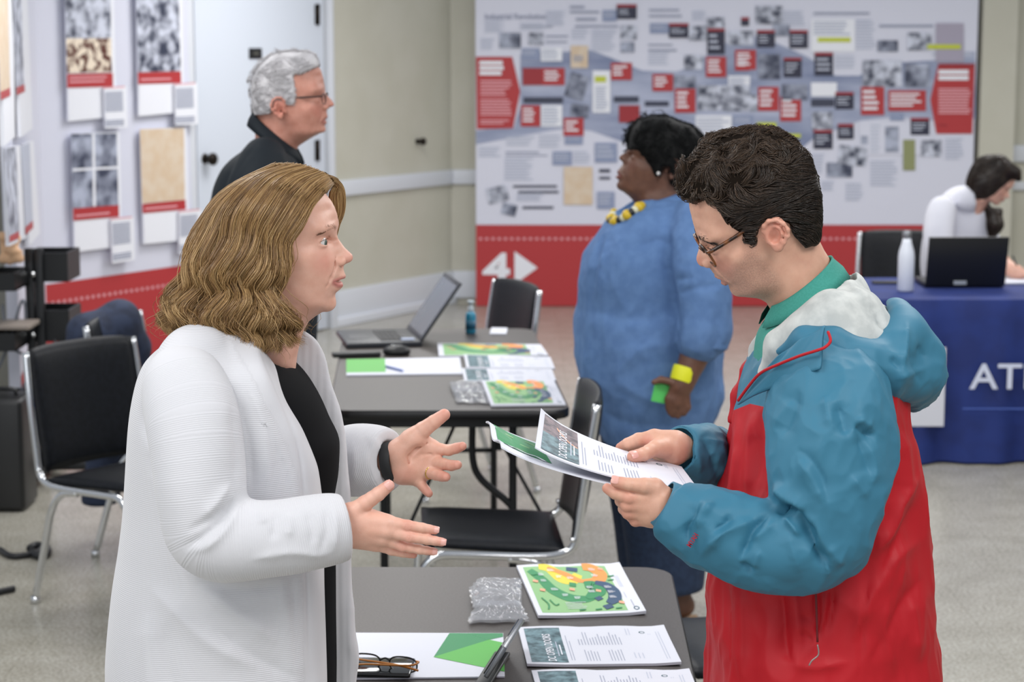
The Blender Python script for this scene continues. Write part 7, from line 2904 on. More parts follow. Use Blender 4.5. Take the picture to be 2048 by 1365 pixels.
red_folds = [([(1462, 840), (1455, 920), (1440, 1010)], -0.004, 6), ([(1478, 830), (1472, 920), (1462, 1020)], 0.004, 7), ([(1507, 820), (1503, 900), (1498, 1010)], 0.006, 12), ([(1524, 830), (1522, 930), (1530, 1030)], -0.006, 9),
             ([(1800, 860), (1812, 950), (1806, 1000)], 0.007, 14), ([(1792, 870), (1770, 940), (1782, 1010)], -0.006, 12), ([(1838, 950), (1800, 1010), (1790, 1050), (1740, 1120)], 0.007, 12), ([(1830, 1000), (1790, 1100), (1750, 1180)], -0.006, 14),
             ([(1845, 1080), (1790, 1120), (1735, 1210), (1700, 1290)], 0.007, 14), ([(1850, 1150), (1800, 1220), (1740, 1330)], -0.005, 14),
             ([(1480, 1160), (1486, 1240), (1484, 1365)], 0.005, 14), ([(1455, 1160), (1458, 1260), (1456, 1365)], -0.004, 6), ([(1558, 1165), (1566, 1240), (1572, 1310), (1600, 1330)], -0.007, 10), ([(1590, 1165), (1595, 1240), (1605, 1290)], 0.005, 12),
             ([(1668, 1165), (1660, 1230), (1640, 1280)], -0.006, 6), ([(1650, 1170), (1648, 1230), (1638, 1280)], 0.005, 6), ([(1600, 1230), (1625, 1240)], -0.003, 4), ([(1600, 1260), (1630, 1290)], -0.004, 5), ([(1570, 1320), (1620, 1335), (1700, 1325)], 0.004, 10),
             ([(1735, 1165), (1725, 1250), (1720, 1365)], -0.003, 4), ([(1632, 1165), (1634, 1240), (1635, 1290)], -0.008, 4), ([(1780, 1180), (1770, 1260), (1790, 1365)], 0.005, 14), ([(1820, 1180), (1830, 1260), (1840, 1330)], 0.005, 12)]
V = crumple(V, Q, 0.010, (7, 7, 3.2), 4)
V = crease(V, Q, [(a, b * 1.5, c * 1.1) for a, b, c in red_folds], YM)
V = 0.7 * V + 0.3 * neighbours(V, Q)
px = to_px(V)
# yoke seam: above a line that falls from the chest to the back
yk = (np.interp(px[:, 0], [1400, 1470, 1500, 1545, 1755, 1765, 1800, 1900], [835, 820, 808, 818, 790, 785, 768, 740]) - px[:, 1]) / 1300
np_mesh('jacket', V, Q, M_shell, mo_, {'yoke': yk})

# sleeves
nears = [W(1655, 775, 2.995), W(1664, 850, 2.955), W(1655, 950, 2.925), W(1652, 1040, 2.915), W(1628, 1092, 2.905), W(1560, 1098, 2.90), W(1470, 1078, 2.915), W(1405, 1052, 2.935), W(1345, 1018, 2.955)]
nrs = [0.076, 0.0850, 0.0780, 0.0660, 0.0520, 0.0490, 0.0500, 0.0450, 0.0345]
jfolds = [([(1548, 965), (1580, 1000), (1612, 1020)], 0.010, 10), ([(1552, 1025), (1580, 1018), (1600, 1022)], -0.014, 7), ([(1566, 1032), (1590, 1060), (1602, 1075)], 0.008, 6), ([(1598, 1020), (1618, 1070), (1640, 1110), (1655, 1150)], -0.012, 9),
          ([(1606, 1020), (1630, 1065), (1660, 1118)], 0.008, 7), ([(1612, 1030), (1640, 1090), (1665, 1145)], -0.008, 5), ([(1622, 1060), (1648, 1115), (1658, 1160)], 0.006, 5), ([(1690, 1130), (1670, 1115), (1655, 1090)], 0.005, 10),
          ([(1540, 1028), (1510, 1055), (1478, 1125)], -0.009, 7), ([(1545, 1040), (1535, 1060), (1500, 1080)], 0.006, 8), ([(1520, 1030), (1495, 1050), (1440, 1070), (1400, 1115)], 0.008, 9), ([(1478, 1127), (1500, 1140), (1508, 1148)], -0.006, 6), ([(1458, 1026), (1455, 1045), (1425, 1065)], -0.007, 7),
          ([(1430, 1005), (1400, 1030), (1395, 1060)], 0.006, 8), ([(1400, 1000), (1385, 1030), (1372, 1060), (1378, 1090)], -0.009, 8), ([(1520, 1100), (1505, 1140)], 0.004, 6), ([(1570, 1060), (1590, 1110), (1600, 1150)], 0.004, 10),
          ([(1650, 790), (1660, 840), (1664, 860)], 0.005, 10), ([(1672, 800), (1690, 850), (1700, 880)], -0.007, 12), ([(1710, 845), (1740, 870), (1752, 862)], -0.008, 8), ([(1712, 838), (1745, 858)], 0.006, 8), ([(1715, 860), (1735, 920), (1745, 965)], -0.006, 10), ([(1730, 880), (1748, 930), (1742, 975)], 0.006, 10),
          ([(1590, 910), (1605, 905), (1640, 950), (1660, 1010)], -0.005, 10), ([(1595, 920), (1620, 950), (1650, 1010)], 0.005, 10), ([(1700, 950), (1725, 985), (1735, 1000)], 0.005, 10), ([(1550, 860), (1560, 840), (1590, 800)], 0.005, 12), ([(1560, 880), (1580, 840), (1600, 780)], -0.004, 12)]
near_sleeve = make_sleeve('sleeve', nears, nrs, mo_, M_tealn, h=0.0030, folds=[(a, b * 1.45, c * 1.25) for a, b, c in jfolds], crump=(0.0068, (8.5, 8.5, 6), 2), ymax=2.99, rip=(0.0018, 24, 6), k=0.03, cuff=True)
fars = [W(1600, 780, 3.32), W(1600, 930, 3.37), W(1560, 985, 3.38), W(1480, 960, 3.36), W(1440, 935, 3.33), W(1395, 913, 3.25), W(1350, 899, 3.208)]
make_sleeve('sleeve', fars, [0.075, 0.072, 0.062, 0.052, 0.0475, 0.043, 0.034], mo_, M_tealn, h=0.0035, folds=[([(1400, 872), (1420, 900), (1435, 960)], -0.007, 9), ([(1385, 880), (1400, 930), (1395, 950)], 0.005, 8), ([(1440, 880), (1452, 930), (1455, 980)], 0.006, 9), ([(1398, 878), (1460, 890)], 0.005, 5)], rip=(0.0015, 24, 7), crump=(0.007, (9, 9, 9), 7))
# turned-up cuff of the near sleeve
c0, c1 = W(1323, 1016, 2.955), W(1362, 1026, 2.950)
axc = (c1 - c0).normalized()
pA, pB = W(1348, 972, 2.952), W(1303, 1045, 2.948)
cdir = (pA - pB).normalized()
nv_ = Vector((0, -1, 0))
cf2 = MB()
vs, fs = [], []
n = 40
mids = [(pA + pB) / 2, (W(1388, 994, 2.94) + W(1326, 1066, 2.94)) / 2]
for i in range(n + 1):
    a = 2 * math.pi * i / n
    for m_, L_, off in ((0, (pA - pB).length / 2, 0.0), (0, (pA - pB).length / 2, 0.003), (1, 0.0365, 0.005), (1, 0.0365, 0.0)):
        c = Vector(mids[m_]); c.y = 2.962 if m_ == 0 else 2.950
        vs.append(c + cdir * math.cos(a) * (L_ + off) + nv_ * math.sin(a) * (0.036 + off + (0.006 if m_ else 0)))
for i in range(n):
    for j in range(3):
        fs.append((i * 4 + j, (i + 1) * 4 + j, (i + 1) * 4 + j + 1, i * 4 + j + 1))
cf2.add(vs, fs, 0, True)
cf2.build('cuff', M_tealn, mo_)
# small embroidered mark on the forearm
lg = MB()
fy = min(front_y(near_sleeve, 1389, 1084, 8, 2.9), 2.93) - 0.0015
p0, p1 = W(1381, 1096, fy), W(1397, 1071, fy)
ex_ = (p1 - p0).normalized(); ey_ = Vector((-ex_.z, 0, ex_.x))
vs, fs = text_verts('MYAH', 1.0, 0.03)
kx = (p1 - p0).length / max(v.x for v in vs)
lg.add([p0 + ex_ * v.x * kx + ey_ * v.y * kx * 1.3 + Vector((0, -0.0005, 0)) for v in vs], fs, 0)
lg.build('embroidered_mark', mat('red_thread', 'a01c34', 0.6), mo_)

# pale lining spread around the neck, teal hood lying on the back
lf_ = Field((0.30, YM - 0.26, 1.20), (0.80, YM + 0.26, 1.60), 0.0038)
for s in (-1, 1):
    lf_.chain([W(1526, 745, YM + s * 0.075), W(1560, 690, YM + s * 0.098), W(1612, 660, YM + s * 0.115), W(1665, 632, YM + s * 0.115), W(1715, 632, YM + s * 0.085), W(1742, 650, YM)], [0.010, 0.018, 0.026, 0.034, 0.034, 0.030], k=0.03)
    lf_.chain([W(1640, 695, YM + s * 0.13), W(1700, 700, YM + s * 0.13), W(1745, 700, YM + s * 0.09), W(1765, 700, YM)], [0.028, 0.034, 0.036, 0.030], k=0.04)
lf_.chain([W(1684, 584, YM - 0.05), W(1690, 584, YM), W(1684, 584, YM + 0.05)], [0.024, 0.030, 0.024], k=0.03)
lf_.ell((nb_.x - 0.005, YM, nb_.z + 0.03), (0.078, 0.088, 0.10), k=0.006, op='s')
V, Q = lf_.surface(2)
V = ripple(V, Q, 0.0015, 30, 3)
V = crease(V, Q, [([(1690, 560), (1720, 590), (1740, 610)], 0.005, 6), ([(1740, 605), (1755, 630), (1770, 660)], -0.006, 6), ([(1725, 580), (1750, 620), (1760, 640)], 0.004, 5), ([(1755, 640), (1780, 665), (1790, 670)], -0.005, 5), ([(1620, 600), (1680, 590), (1720, 570)], -0.003, 8)], YM)
np_mesh('lining', V, Q, M_fleece, mo_)
hf_ = Field((0.30, YM - 0.30, 1.15), (0.86, YM + 0.30, 1.60), 0.0038)
for s in (-1, 1):
    # roll from the chest over the shoulder to the hood
    hf_.chain([W(1560, 705, YM + s * 0.135), W(1610, 680, YM + s * 0.155), W(1665, 690, YM + s * 0.165), W(1720, 724, YM + s * 0.165), W(1770, 742, YM + s * 0.145), W(1812, 752, YM + s * 0.10), W(1825, 755, YM)], [0.010, 0.016, 0.022, 0.030, 0.036, 0.040, 0.042], k=0.025)
    # standing rim of the hood opening
    hf_.chain([W(1768, 728, YM + s * 0.140), W(1796, 690, YM + s * 0.125), W(1806, 660, YM + s * 0.10), W(1804, 640, YM + s * 0.07), W(1796, 628, YM + s * 0.035), W(1790, 624, YM)], [0.024, 0.021, 0.018, 0.016, 0.015, 0.015], k=0.03)
    hf_.chain([W(1822, 672, YM + s * 0.09), W(1838, 705, YM + s * 0.08), W(1838, 750, YM + s * 0.08), W(1822, 782, YM + s * 0.05)], [0.014, 0.020, 0.024, 0.022], k=0.04)
hf_.chain([W(1812, 655, YM), W(1838, 700, YM), W(1838, 750, YM), W(1822, 780, YM)], [0.014, 0.020, 0.024, 0.022], k=0.04)
# hollow of the hood
hf_.ell(tuple(W(1766, 668, YM)), (0.030, 0.095, 0.045), k=0.012, op='s')
V, Q = hf_.surface(2)
V = ripple(V, Q, 0.0014, 26, 5)
Vb = V.copy()
V = crumple(V, Q, 0.0065, (9, 9, 9), 11)
wt_ = np.clip((to_px(Vb)[:, 1] - 655) / 60, 0, 1)[:, None]
V = Vb * (1 - wt_) + V * wt_
V = crease(V, Q, [([(1664, 700), (1700, 722), (1750, 750), (1780, 770)], -0.006, 6), ([(1672, 688), (1720, 715), (1780, 745)], 0.005, 7), ([(1780, 715), (1800, 735), (1806, 740)], -0.007, 6), ([(1815, 640), (1812, 690), (1806, 738)], 0.005, 6), ([(1820, 690), (1830, 740), (1845, 770)], -0.005, 8), ([(1835, 690), (1850, 720)], -0.004, 6), ([(1790, 760), (1830, 745), (1855, 735)], 0.005, 8)], YM)
np_mesh('hood', V, Q, M_tealn, mo_)
# opened collar flap on the chest
FPat = Patch(W(1550, 722, 2.968), W(1652, 652, 2.935), W(1641, 738, 2.905), W(1476, 810, 3.01), wave=lambda u, v: 0.010 * math.sin(math.pi * min(1, u * 1.0)) * math.sin(math.pi * (0.2 + 0.6 * v)) + 0.002 * math.sin(u * 13 + v * 5), up=Vector((0, -1, 0)))
fm = MB()
FPat.solid(fm, 0.004, nu=24, nv=14)
fo_ = fm.build('collar_flap', M_tealn, mo_)
for p_ in fo_.data.polygons:
    p_.use_smooth = True
rc_ = MB()
rp_ = [W(1656, 664, 2.925), W(1661, 682, 2.912), W(1650, 695, 2.902), W(1632, 702, 2.903), W(1600, 712, 2.918), W(1560, 728, 2.940), W(1522, 746, 2.965), W(1498, 772, 2.985), W(1476, 802, 3.002)]
rc_.tube(smooth_path(rp_, 5), 0.0023, n=8)
rc_.build('red_piping', M_redn, mo_)
# inside of the far front edge, with a strip of lining
fe = Field((0.28, YM - 0.02, 1.10), (0.50, YM + 0.20, 1.46), 0.004)
fe.chain([W(1512, 700, YM + 0.085), W(1494, 740, YM + 0.08), W(1476, 790, YM + 0.07), W(1464, 840, YM + 0.06)], [0.005, 0.007, 0.008, 0.008], k=0.02)
V, Q = fe.surface(1)
np_mesh('front_edge', V, Q, M_redn, mo_)
fe = Field((0.30, YM - 0.02, 1.20), (0.50, YM + 0.20, 1.50), 0.004)
fe.chain([W(1524, 662, YM + 0.09), W(1516, 700, YM + 0.085), W(1505, 745, YM + 0.07), W(1498, 770, YM + 0.06)], [0.006, 0.011, 0.010, 0.007], k=0.02)
V, Q = fe.surface(1)
np_mesh('lining_edge', V, Q, M_fleece, mo_)
# pocket zip with pull
zp = MB()
zp.tube(smooth_path([W(1631, 1168, 2.925), W(1633, 1220, 2.924), W(1635, 1285, 2.922)], 4), 0.0018, n=6)
zpo = zp.build('pocket_zip', mat('dark_red_zip', '6a0c14', 0.5), mo_)
MB().tube(smooth_path([W(1635, 1290, 2.917), W(1637, 1310, 2.915), W(1624, 1322, 2.915), W(1618, 1332, 2.915)], 4), 0.0013, n=6).build('zip_pull', mat('silver_grey', '9a8a88', 0.4, 0.5), mo_)
# trousers and shoes, below the picture
lf = Field((0.25, YM - 0.3, 0.0), (0.85, YM + 0.3, 0.98), 0.010)
for s in (-1, 1):
    lf.chain([(0.51, YM + s * 0.09, 0.88), (0.49, YM + s * 0.10, 0.50), (0.53, YM + s * 0.10, 0.13)], [0.11, 0.085, 0.07], k=0.05)
V, Q = lf.surface(2)
np_mesh('trousers', V, Q, mat('dark_trousers', '23252c', 0.8), mo_)
for s in (-1, 1):
    sf = Field((0.3, YM + s * 0.10 - 0.08, 0.0), (0.7, YM + s * 0.10 + 0.08, 0.16), 0.006)
    sf.chain([(0.56, YM + s * 0.10, 0.045), (0.48, YM + s * 0.10, 0.045), (0.36, YM + s * 0.10, 0.035)], [0.044, 0.042, 0.036], k=0.02)
    V, Q = sf.surface(1)
    V[:, 2] = np.maximum(V[:, 2], 0.002)
    np_mesh('shoe', V, Q, mat('black_leather', '141417', 0.4), mo_)

# ---- hair: short sides, wavy top
H_m = hair_mat('dark_brown_hair', ['1a1410', '291f18', '382b21', '4c3b2d', '66513f'], 0.34)
hairpoly_px = [(1350, 440), (1340, 372), (1350, 330), (1380, 290), (1430, 262), (1500, 245), (1570, 255), (1620, 295), (1655, 350), (1665, 430), (1650, 484), (1634, 492), (1610, 494), (1590, 472), (1572, 446), (1552, 436), (1530, 436), (1516, 446), (1510, 462), (1508, 486), (1498, 491), (1486, 484), (1478, 466), (1456, 452), (1443, 432), (1433, 408), (1410, 398), (1384, 408)]
hpuw = [mpx(x, y, 0.052) for x, y in hairpoly_px]
hair_px_sil = [(1372, 405), (1357, 388), (1349, 366), (1352, 345), (1366, 320), (1386, 298), (1412, 279), (1450, 266), (1500, 258), (1530, 257.5), (1560, 266), (1590, 285), (1618, 314), (1634, 350), (1641, 390), (1643, 430), (1638, 470), (1641, 494), (1645, 560), (1560, 650), (1450, 620), (1400, 480), (1384, 430)]
hsil = [mpx(x, y, 0) for x, y in hair_px_sil]
# cap: the skull grown outwards to the hair outline
cap = Field((PM_[:, 0].min() - 0.04, -0.115, -0.07), (PM_[:, 0].max() + 0.04, 0.115, PM_[:, 1].max() + 0.04), 0.003)
uu, ww = np.meshgrid(cap.ax[0], cap.ax[2], indexing='ij')
uw = np.stack([uu.ravel(), ww.ravel()], 1)
W2 = w2m(uw)
dp = in_poly(uw, hsil)
# the skull scaled up about its middle, rounded off at the outline
cc_m = np.array(cvm(-5, 45))
Ws = np.maximum(np.sqrt(np.maximum(w2m(cc_m + (uw - cc_m) * 0.83), 0)) + 0.005, np.sqrt(np.maximum(W2, 0)) + 0.0055)
rnd = np.sqrt(np.maximum(1 - (1 - np.clip(dp / 0.062, 0, 1)) ** 2, 0)) * 0.098
wid = np.where(dp > 0, np.maximum(smin(Ws, rnd, 0.012), 0), 0)
hp_ = in_poly(uw, hpuw)
wid2 = (wid ** 2).reshape(uu.shape)
v = cap.ax[1]
cap.F[:] = ((v[None, :, None] ** 2 - wid2[:, None, :]) / (2 * np.sqrt(np.maximum(wid2, 0.012 ** 2)))[:, None, :]).astype(np.float32)
cap.F[:] = np.maximum(cap.F, (-dp.reshape(uu.shape) * 1.0)[:, None, :])
cap.F[:] = smax(cap.F, (-hp_.reshape(uu.shape))[:, None, :].astype(np.float32), 0.006)
cap.F += 0.0022
Vc, Qc = cap.surface(2)
Nc = normals_of(Vc, Qc)
capo = np_mesh('hair', hmm(Vc), Qc, hair_mat('dark_brown_hair_roots', ['15100c', '201812'], 0.95, 0.1), mo_, {'tone': np.full(len(Vc), 0.3), 'along': np.full(len(Vc), 0.5)})
R = np.random.RandomState(21)
n = 21000
ci = R.randint(0, len(Vc), n)
ok = (Nc[ci] @ np.array([0, 0, -1.0]) < 0.8)
ci = ci[ok]
n = len(ci)
root = Vc[ci] - Nc[ci] * 0.003
e0 = np.array(cvm(0, 0)); efw = np.array(cvm(60, 0)) - e0; efw /= np.linalg.norm(efw); eup = np.array([-efw[1], efw[0]])
if eup[1] < 0:
    eup = -eup
E3f, E3u = np.array([efw[0], 0, efw[1]]), np.array([eup[0], 0, eup[1]])
wfa, wfb = wave_field(3, 0.030), wave_field(4, 0.014)


def mdir(p, g, t):
    du = (p[:, [0, 2]] - e0) @ efw; dw = (p[:, [0, 2]] - e0) @ eup
    top = np.clip((dw - 0.060) / 0.045, 0, 1); fr = np.clip((du - 0.005) / 0.055, 0, 1); nap = np.clip((0.03 - dw) / 0.06, 0, 1)
    a = -(0.9 - 0.3 * nap)
    b = -(0.25 + 1.0 * nap) + 0.15 * top
    curl = 0.12 + 0.75 * top + 1.25 * fr * np.clip((dw - 0.035) / 0.04, 0, 1)
    return a[:, None] * E3f + b[:, None] * E3u + wfa(p) * curl[:, None] + wfb(p) * (curl * 0.55)[:, None]


du = (root[:, [0, 2]] - e0) @ efw; dw = (root[:, [0, 2]] - e0) @ eup
topness = np.clip((dw - 0.055) / 0.05, 0, 1)
nap = np.clip((0.02 - dw) / 0.05, 0, 1)
ln = (0.018 + 0.018 * topness + 0.004 * (1 - nap)) * (0.75 + 0.5 * R.rand(n))
lay = R.rand(n) ** 1.3
offs = (0.0010 + 0.0060 * lay * (0.3 + 0.7 * topness))
SL = comb(cap, root, mdir, ln, 11, lambda t: -0.002 + offs * min(1, t * 3) + 0.002 * min(1, t * 3) + (0.0060 * topness * R.rand(n) ** 2) * t)
jit = R.randn(n, 3) * 0.0005
SL += jit[:, None, :]
SH = hmm(SL.reshape(-1, 3)).reshape(n, 11, 3)
rr_ = np.tile(0.00055 * np.concatenate([np.ones(5), np.linspace(1, 0.3, 6)]), (n, 1))
strand_mesh('hair_strands', SH, rr_, H_m, capo, tone=0.15 + 0.35 * topness + 0.5 * (R.rand(n) - 0.35))

# ---- flyers in his hands
hs = empty('flyer_bundle', W(1200, 930, 3.1), 'bundle of white flyers held in both hands by the man in the red jacket', 'flyers')
bend = lambda u, v: 0.016 * math.exp(-u * 7) * (1 - 0.35 * v) - 0.010 * math.sin(math.pi * u) * 0.6
HP = Patch(W(1076, 838, 3.205), W(1362, 936, 3.180), W(1404, 992, 2.985), W(1066, 910, 3.005), wave=bend)
up1 = MB()
HP.solid(up1, 0.0022, nu=28, nv=10)
u1 = up1.build('sheet', PM, hs)
g = MB()
draw_flyer(HP, g, 0.0026, photo='bp')
g.build('printed_side', PM, u1)
bend2 = lambda u, v: 0.010 * math.exp(-u * 6) - 0.008 * math.sin(math.pi * u) * 0.6 + 0.006 * math.exp(-u * 9) * math.sin(v * 9)
HP2 = Patch(W(970, 851, 3.190), W(1340, 950, 3.175), W(1370, 992, 2.99), W(1000, 905, 3.010), wave=bend2)
up2 = MB()
HP2.solid(up2, 0.0025, nu=28, nv=10, off=-0.006)
u2 = up2.build('sheet', PM, hs)
g = MB()
HP2.rect(g, 0.03, 0.10, 0.30, 0.82, PI_['dg'], -0.0030)
for (x_, y_) in ((0.08, 0.25), (0.16, 0.40), (0.12, 0.62), (0.20, 0.22)):
    HP2.strip(g, [(x_, y_), (x_ + 0.05, y_ + 0.03)], 0.02, PI_['pg'], -0.0026, 1.3)
HP2.strip(g, [(0.06, 0.82), (0.10, 0.70), (0.16, 0.78), (0.22, 0.74), (0.26, 0.84)], 0.03, PI_['w'], -0.0025, 1.3)
g.build('printed_side', PM, u2)
# ================================================================ people farther back
def quick_head(Y, face, yaw_d, roll_d, org_px, sil_px, lm_px, neckw, h=0.0035, near_v=None, ear=True, open_=1.0, canon=None, tilt=0.0, near=0.07):
    """face: +1 looks right, -1 looks left. returns a dict with the head's own frame and meshes"""
    o = np.array(W(org_px[0], org_px[1], Y))
    ya, ro = math.radians(yaw_d), math.radians(roll_d)
    uxx = np.array([face * math.cos(ya), -math.sin(ya), 0.0])
    uyy = np.cross([0, 0, 1.0], uxx)
    uzz = np.array([0, 0, 1.0])
    a, b = uyy * math.cos(ro) - uzz * math.sin(ro), uzz * math.cos(ro) + uyy * math.sin(ro)
    uyy, uzz = a, b
    if canon:
        ct, st_ = math.cos(math.radians(tilt)), math.sin(math.radians(tilt))
        f = lambda x, y: ((x * ct + y * st_) * canon / 1000, (-x * st_ + y * ct) * canon / 1000)
        lm = {k: CAN[k] for k in CAN}
    else:
        def f(x, y, v=0.0):
            oo = Vector(o) + Vector(uyy) * v
            p = RP(x, y, oo, Vector(uyy))
            d = np.array(p) - o
            return (float(d @ uxx), float(d @ uzz))
        lm = lm_px
    warp_, w2_, poly = build_head(f, sil_px, lm, neckw)
    m, R_ = frame_map(o, uxx, uyy, uzz)
    cv = lambda a, b: warp_(np.array([a, b]) / 1000)[0]
    PP = np.array(poly)
    hf_ = head_field(o, uxx, uyy, uzz, w2_, PP[:, 0].min() - 0.01, PP[:, 0].max() + 0.01, PP[:, 1].min() + 0.006, PP[:, 1].max() + 0.01, h, 0.105)
    add_eye_ear(hf_, cv, ear=ear, open_=open_, brow=0.6)
    V, Q = hf_.surface(1)
    return dict(V=V, Q=Q, A=face_attrs(V, cv), cv=cv, map=m, px=f, w2=w2_, poly=PP, ux=uxx, uy=uyy, uz=uzz)


def cap_hair(hd, region, outline, thick, h=0.004, rnd_r=0.06, wmax=0.085, extra=None):
    """hair as a solid: the skull grown outwards inside an outline"""
    reg = [hd['px'](x, y) for x, y in region]
    outl = [hd['px'](x, y) for x, y in outline]
    RO = np.array(outl)
    cap = Field((RO[:, 0].min() - 0.02, -0.125, RO[:, 1].min() - 0.02), (RO[:, 0].max() + 0.02, 0.125, RO[:, 1].max() + 0.02), h)
    uu, ww = np.meshgrid(cap.ax[0], cap.ax[2], indexing='ij')
    uw = np.stack([uu.ravel(), ww.ravel()], 1)
    W2 = hd['w2'](uw)
    dp = in_poly(uw, outl)
    cc_ = np.array(hd['cv'](-5, 45))
    base = np.sqrt(np.maximum(hd['w2'](cc_ + (uw - cc_) * 0.84), 0))
    rnd = np.sqrt(np.maximum(1 - (1 - np.clip(dp / rnd_r, 0, 1)) ** 2, 0)) * wmax
    wid = np.where(dp > 0, np.maximum(smin(base + thick, rnd, 0.02), 0), 0)
    hp_ = in_poly(uw, reg)
    w2g = (wid ** 2).reshape(uu.shape)
    v = cap.ax[1]
    cap.F[:] = ((v[None, :, None] ** 2 - w2g[:, None, :]) / (2 * np.sqrt(np.maximum(w2g, 0.012 ** 2)))[:, None, :])
    cap.F[:] = smax(cap.F, (-hp_.reshape(uu.shape))[:, None, :].astype(np.float32), 0.006)
    if extra:
        extra(cap)
    V, Q = cap.surface(2)
    return cap, V, Q


def cap_strands(hd, cap, V, Q, mat_, parent, n, dirf, length, off, r, seed, tone=None, K=8):
    R = np.random.RandomState(seed)
    ci = R.randint(0, len(V), n)
    N = normals_of(V, Q)
    root = V[ci] - N[ci] * 0.002
    ln = length * (0.7 + 0.6 * R.rand(n))
    o_ = off * R.rand(n)
    S = comb(cap, root, dirf, ln, K, lambda t: -0.001 + (o_ + 0.002) * min(1, 3 * t))
    return strand_mesh('hair_strands', hd['map'](S.reshape(-1, 3)).reshape(n, K, 3), np.tile(r * np.linspace(1, 0.4, K), (n, 1)), mat_, parent, tone=tone)


def ladders(f, pts, rs, k=0.03):
    n0 = len(pts)
    PP = smooth_path(pts, 3)
    f.chain(PP, [float(np.interp(i / (len(PP) - 1) * (n0 - 1), range(n0), rs)) for i in range(len(PP))], k=k)
    return PP


# ---------------------------------------------------------------- grey-haired man
YO = 5.85
om = empty('person', (-0.75, YO, 0), 'grey-haired man in glasses and a dark navy polo shirt standing before the white door', 'person')
osil = [(631, 128), (642, 140), (646.5, 156), (648.5, 168), (649, 176), (650.5, 185), (653, 189), (658, 194), (664, 200.5), (668, 207), (667.5, 211.5), (663, 214.5), (657, 215.5), (654, 219), (653.5, 225), (655, 231), (653, 236.5), (650.5, 239.5), (652.5, 244), (652, 248), (649.5, 251), (651.5, 256), (651.5, 261), (648, 265), (639, 267.5), (625, 275), (610, 284), (598, 292), (592, 302), (592, 330), (505, 330), (510, 290), (511, 250), (509, 225), (507, 200), (508, 175), (514, 150), (527, 127), (550, 113), (580, 108), (607, 112)]
olm = dict(glab=(649, 172), nas=(650.5, 186), tip=(668, 209), sub=(654, 220), sto=(651, 240), pog=(651.5, 258), men=(645, 266), gon=(592, 262), ear=(577, 218), ver=(575, 109), occ=(507, 185), nape=(511, 240), fh=(640, 137))
oh = quick_head(YO, 1, 3, -2, (577, 218), osil, olm, [(548, 300, 0.060), (560, 280, 0.058), (575, 262, 0.056), (530, 260, 0.045)], 0.003)
of_ = Field((-1.1, YO - 0.32, -0.01), (-0.40, YO + 0.32, 1.62), 0.014)
of_.loft(px_sil([(300, 500, 592, 0.06), (340, 470, 585, 0.10), (450, 440, 600, 0.17), (620, 435, 610, 0.16), (760, 445, 600, 0.15)], YO))
for s in (-1, 1):
    of_.chain([(-0.74, YO + s * 0.10, 0.90), (-0.73, YO + s * 0.11, 0.50), (-0.76, YO + s * 0.11, 0.09)], [0.08, 0.055, 0.042])
    of_.chain([(-0.76, YO + s * 0.22, 1.30), (-0.74, YO + s * 0.27, 1.08), (-0.66, YO + s * 0.25, 0.90), (-0.63, YO + s * 0.25, 0.80)], [0.045, 0.042, 0.032, 0.038])
V, Q = of_.surface(1)
V, Q, A = join_parts([(oh['map'](oh['V']), oh['Q'], oh['A']), (V, Q, {})])
np_mesh('body', V, Q, SK4, om, A)
M_opolo = mat('dark_navy_pique', '10181f', 0.75, spec=0.3)
pfo = Field((-1.12, YO - 0.36, 0.85), (-0.38, YO + 0.36, 1.72), 0.008)
pfo.loft(px_sil([(284, 505, 560, 0.075), (300, 484, 585, 0.115), (316, 462, 598, 0.150), (340, 442, 608, 0.18), (390, 425, 618, 0.20), (470, 418, 630, 0.205), (600, 420, 635, 0.20), (760, 430, 625, 0.19)], YO), n=2.2)
for s in (-1, 1):
    ladders(pfo, [W(530, 315, YO + s * 0.13), W(512, 375, YO + s * 0.20), W(505, 450, YO + s * 0.235), W(510, 520, YO + s * 0.245)], [0.06, 0.075, 0.075, 0.07])
pfo.ell(tuple(W(556, 262, YO)), (0.060, 0.072, 0.085), k=0.01, op='s')
V, Q = pfo.surface(2)
V = ripple(V, Q, 0.003, 10, 4)
V = crease(V, Q, [([(520, 280), (480, 330), (450, 400)], -0.005, 10), ([(560, 300), (570, 340)], 0.005, 8)], YO)
np_mesh('polo_shirt', V, Q, M_opolo, om)
cm_ = MB(); vs, fs = [], []
n = 40
for i in range(n + 1):
    th = math.radians(12 + 336 * i / n)
    c_, s_ = math.cos(th), math.sin(th)
    f_ = (1 + c_) / 2
    a = W(594, 300, YO) * f_ + W(507, 226, YO) * (1 - f_) + Vector((0, s_ * 0.062, 0))
    b_ = W(606, 330, YO) * f_ + W(498, 250, YO) * (1 - f_) + Vector((0, s_ * 0.086, 0))
    out = Vector((c_ * 0.6, s_, 0)).normalized()
    vs += [a - out * 0.004 - Vector((0, 0, .03)), a + Vector((0, 0, 0.002)), a + out * 0.005, a.lerp(b_, 0.5) + out * 0.008, b_ + out * 0.006, b_]
for i in range(n):
    for j in range(5):
        fs.append((i * 6 + j, (i + 1) * 6 + j, (i + 1) * 6 + j + 1, i * 6 + j + 1))
cm_.add(vs, fs, 0, True)
cm_.build('collar', M_opolo, om)
tf_ = Field((-1.1, YO - 0.3, 0), (-0.4, YO + 0.3, 1.0), 0.014)
for s in (-1, 1):
    ladders(tf_, [(-0.74, YO + s * 0.09, 0.93), (-0.73, YO + s * 0.11, 0.50), (-0.76, YO + s * 0.11, 0.12)], [0.12, 0.085, 0.075])
V, Q = tf_.surface(2)
np_mesh('trousers', V, Q, mat('grey_trousers', '3a3d42', 0.8), om)
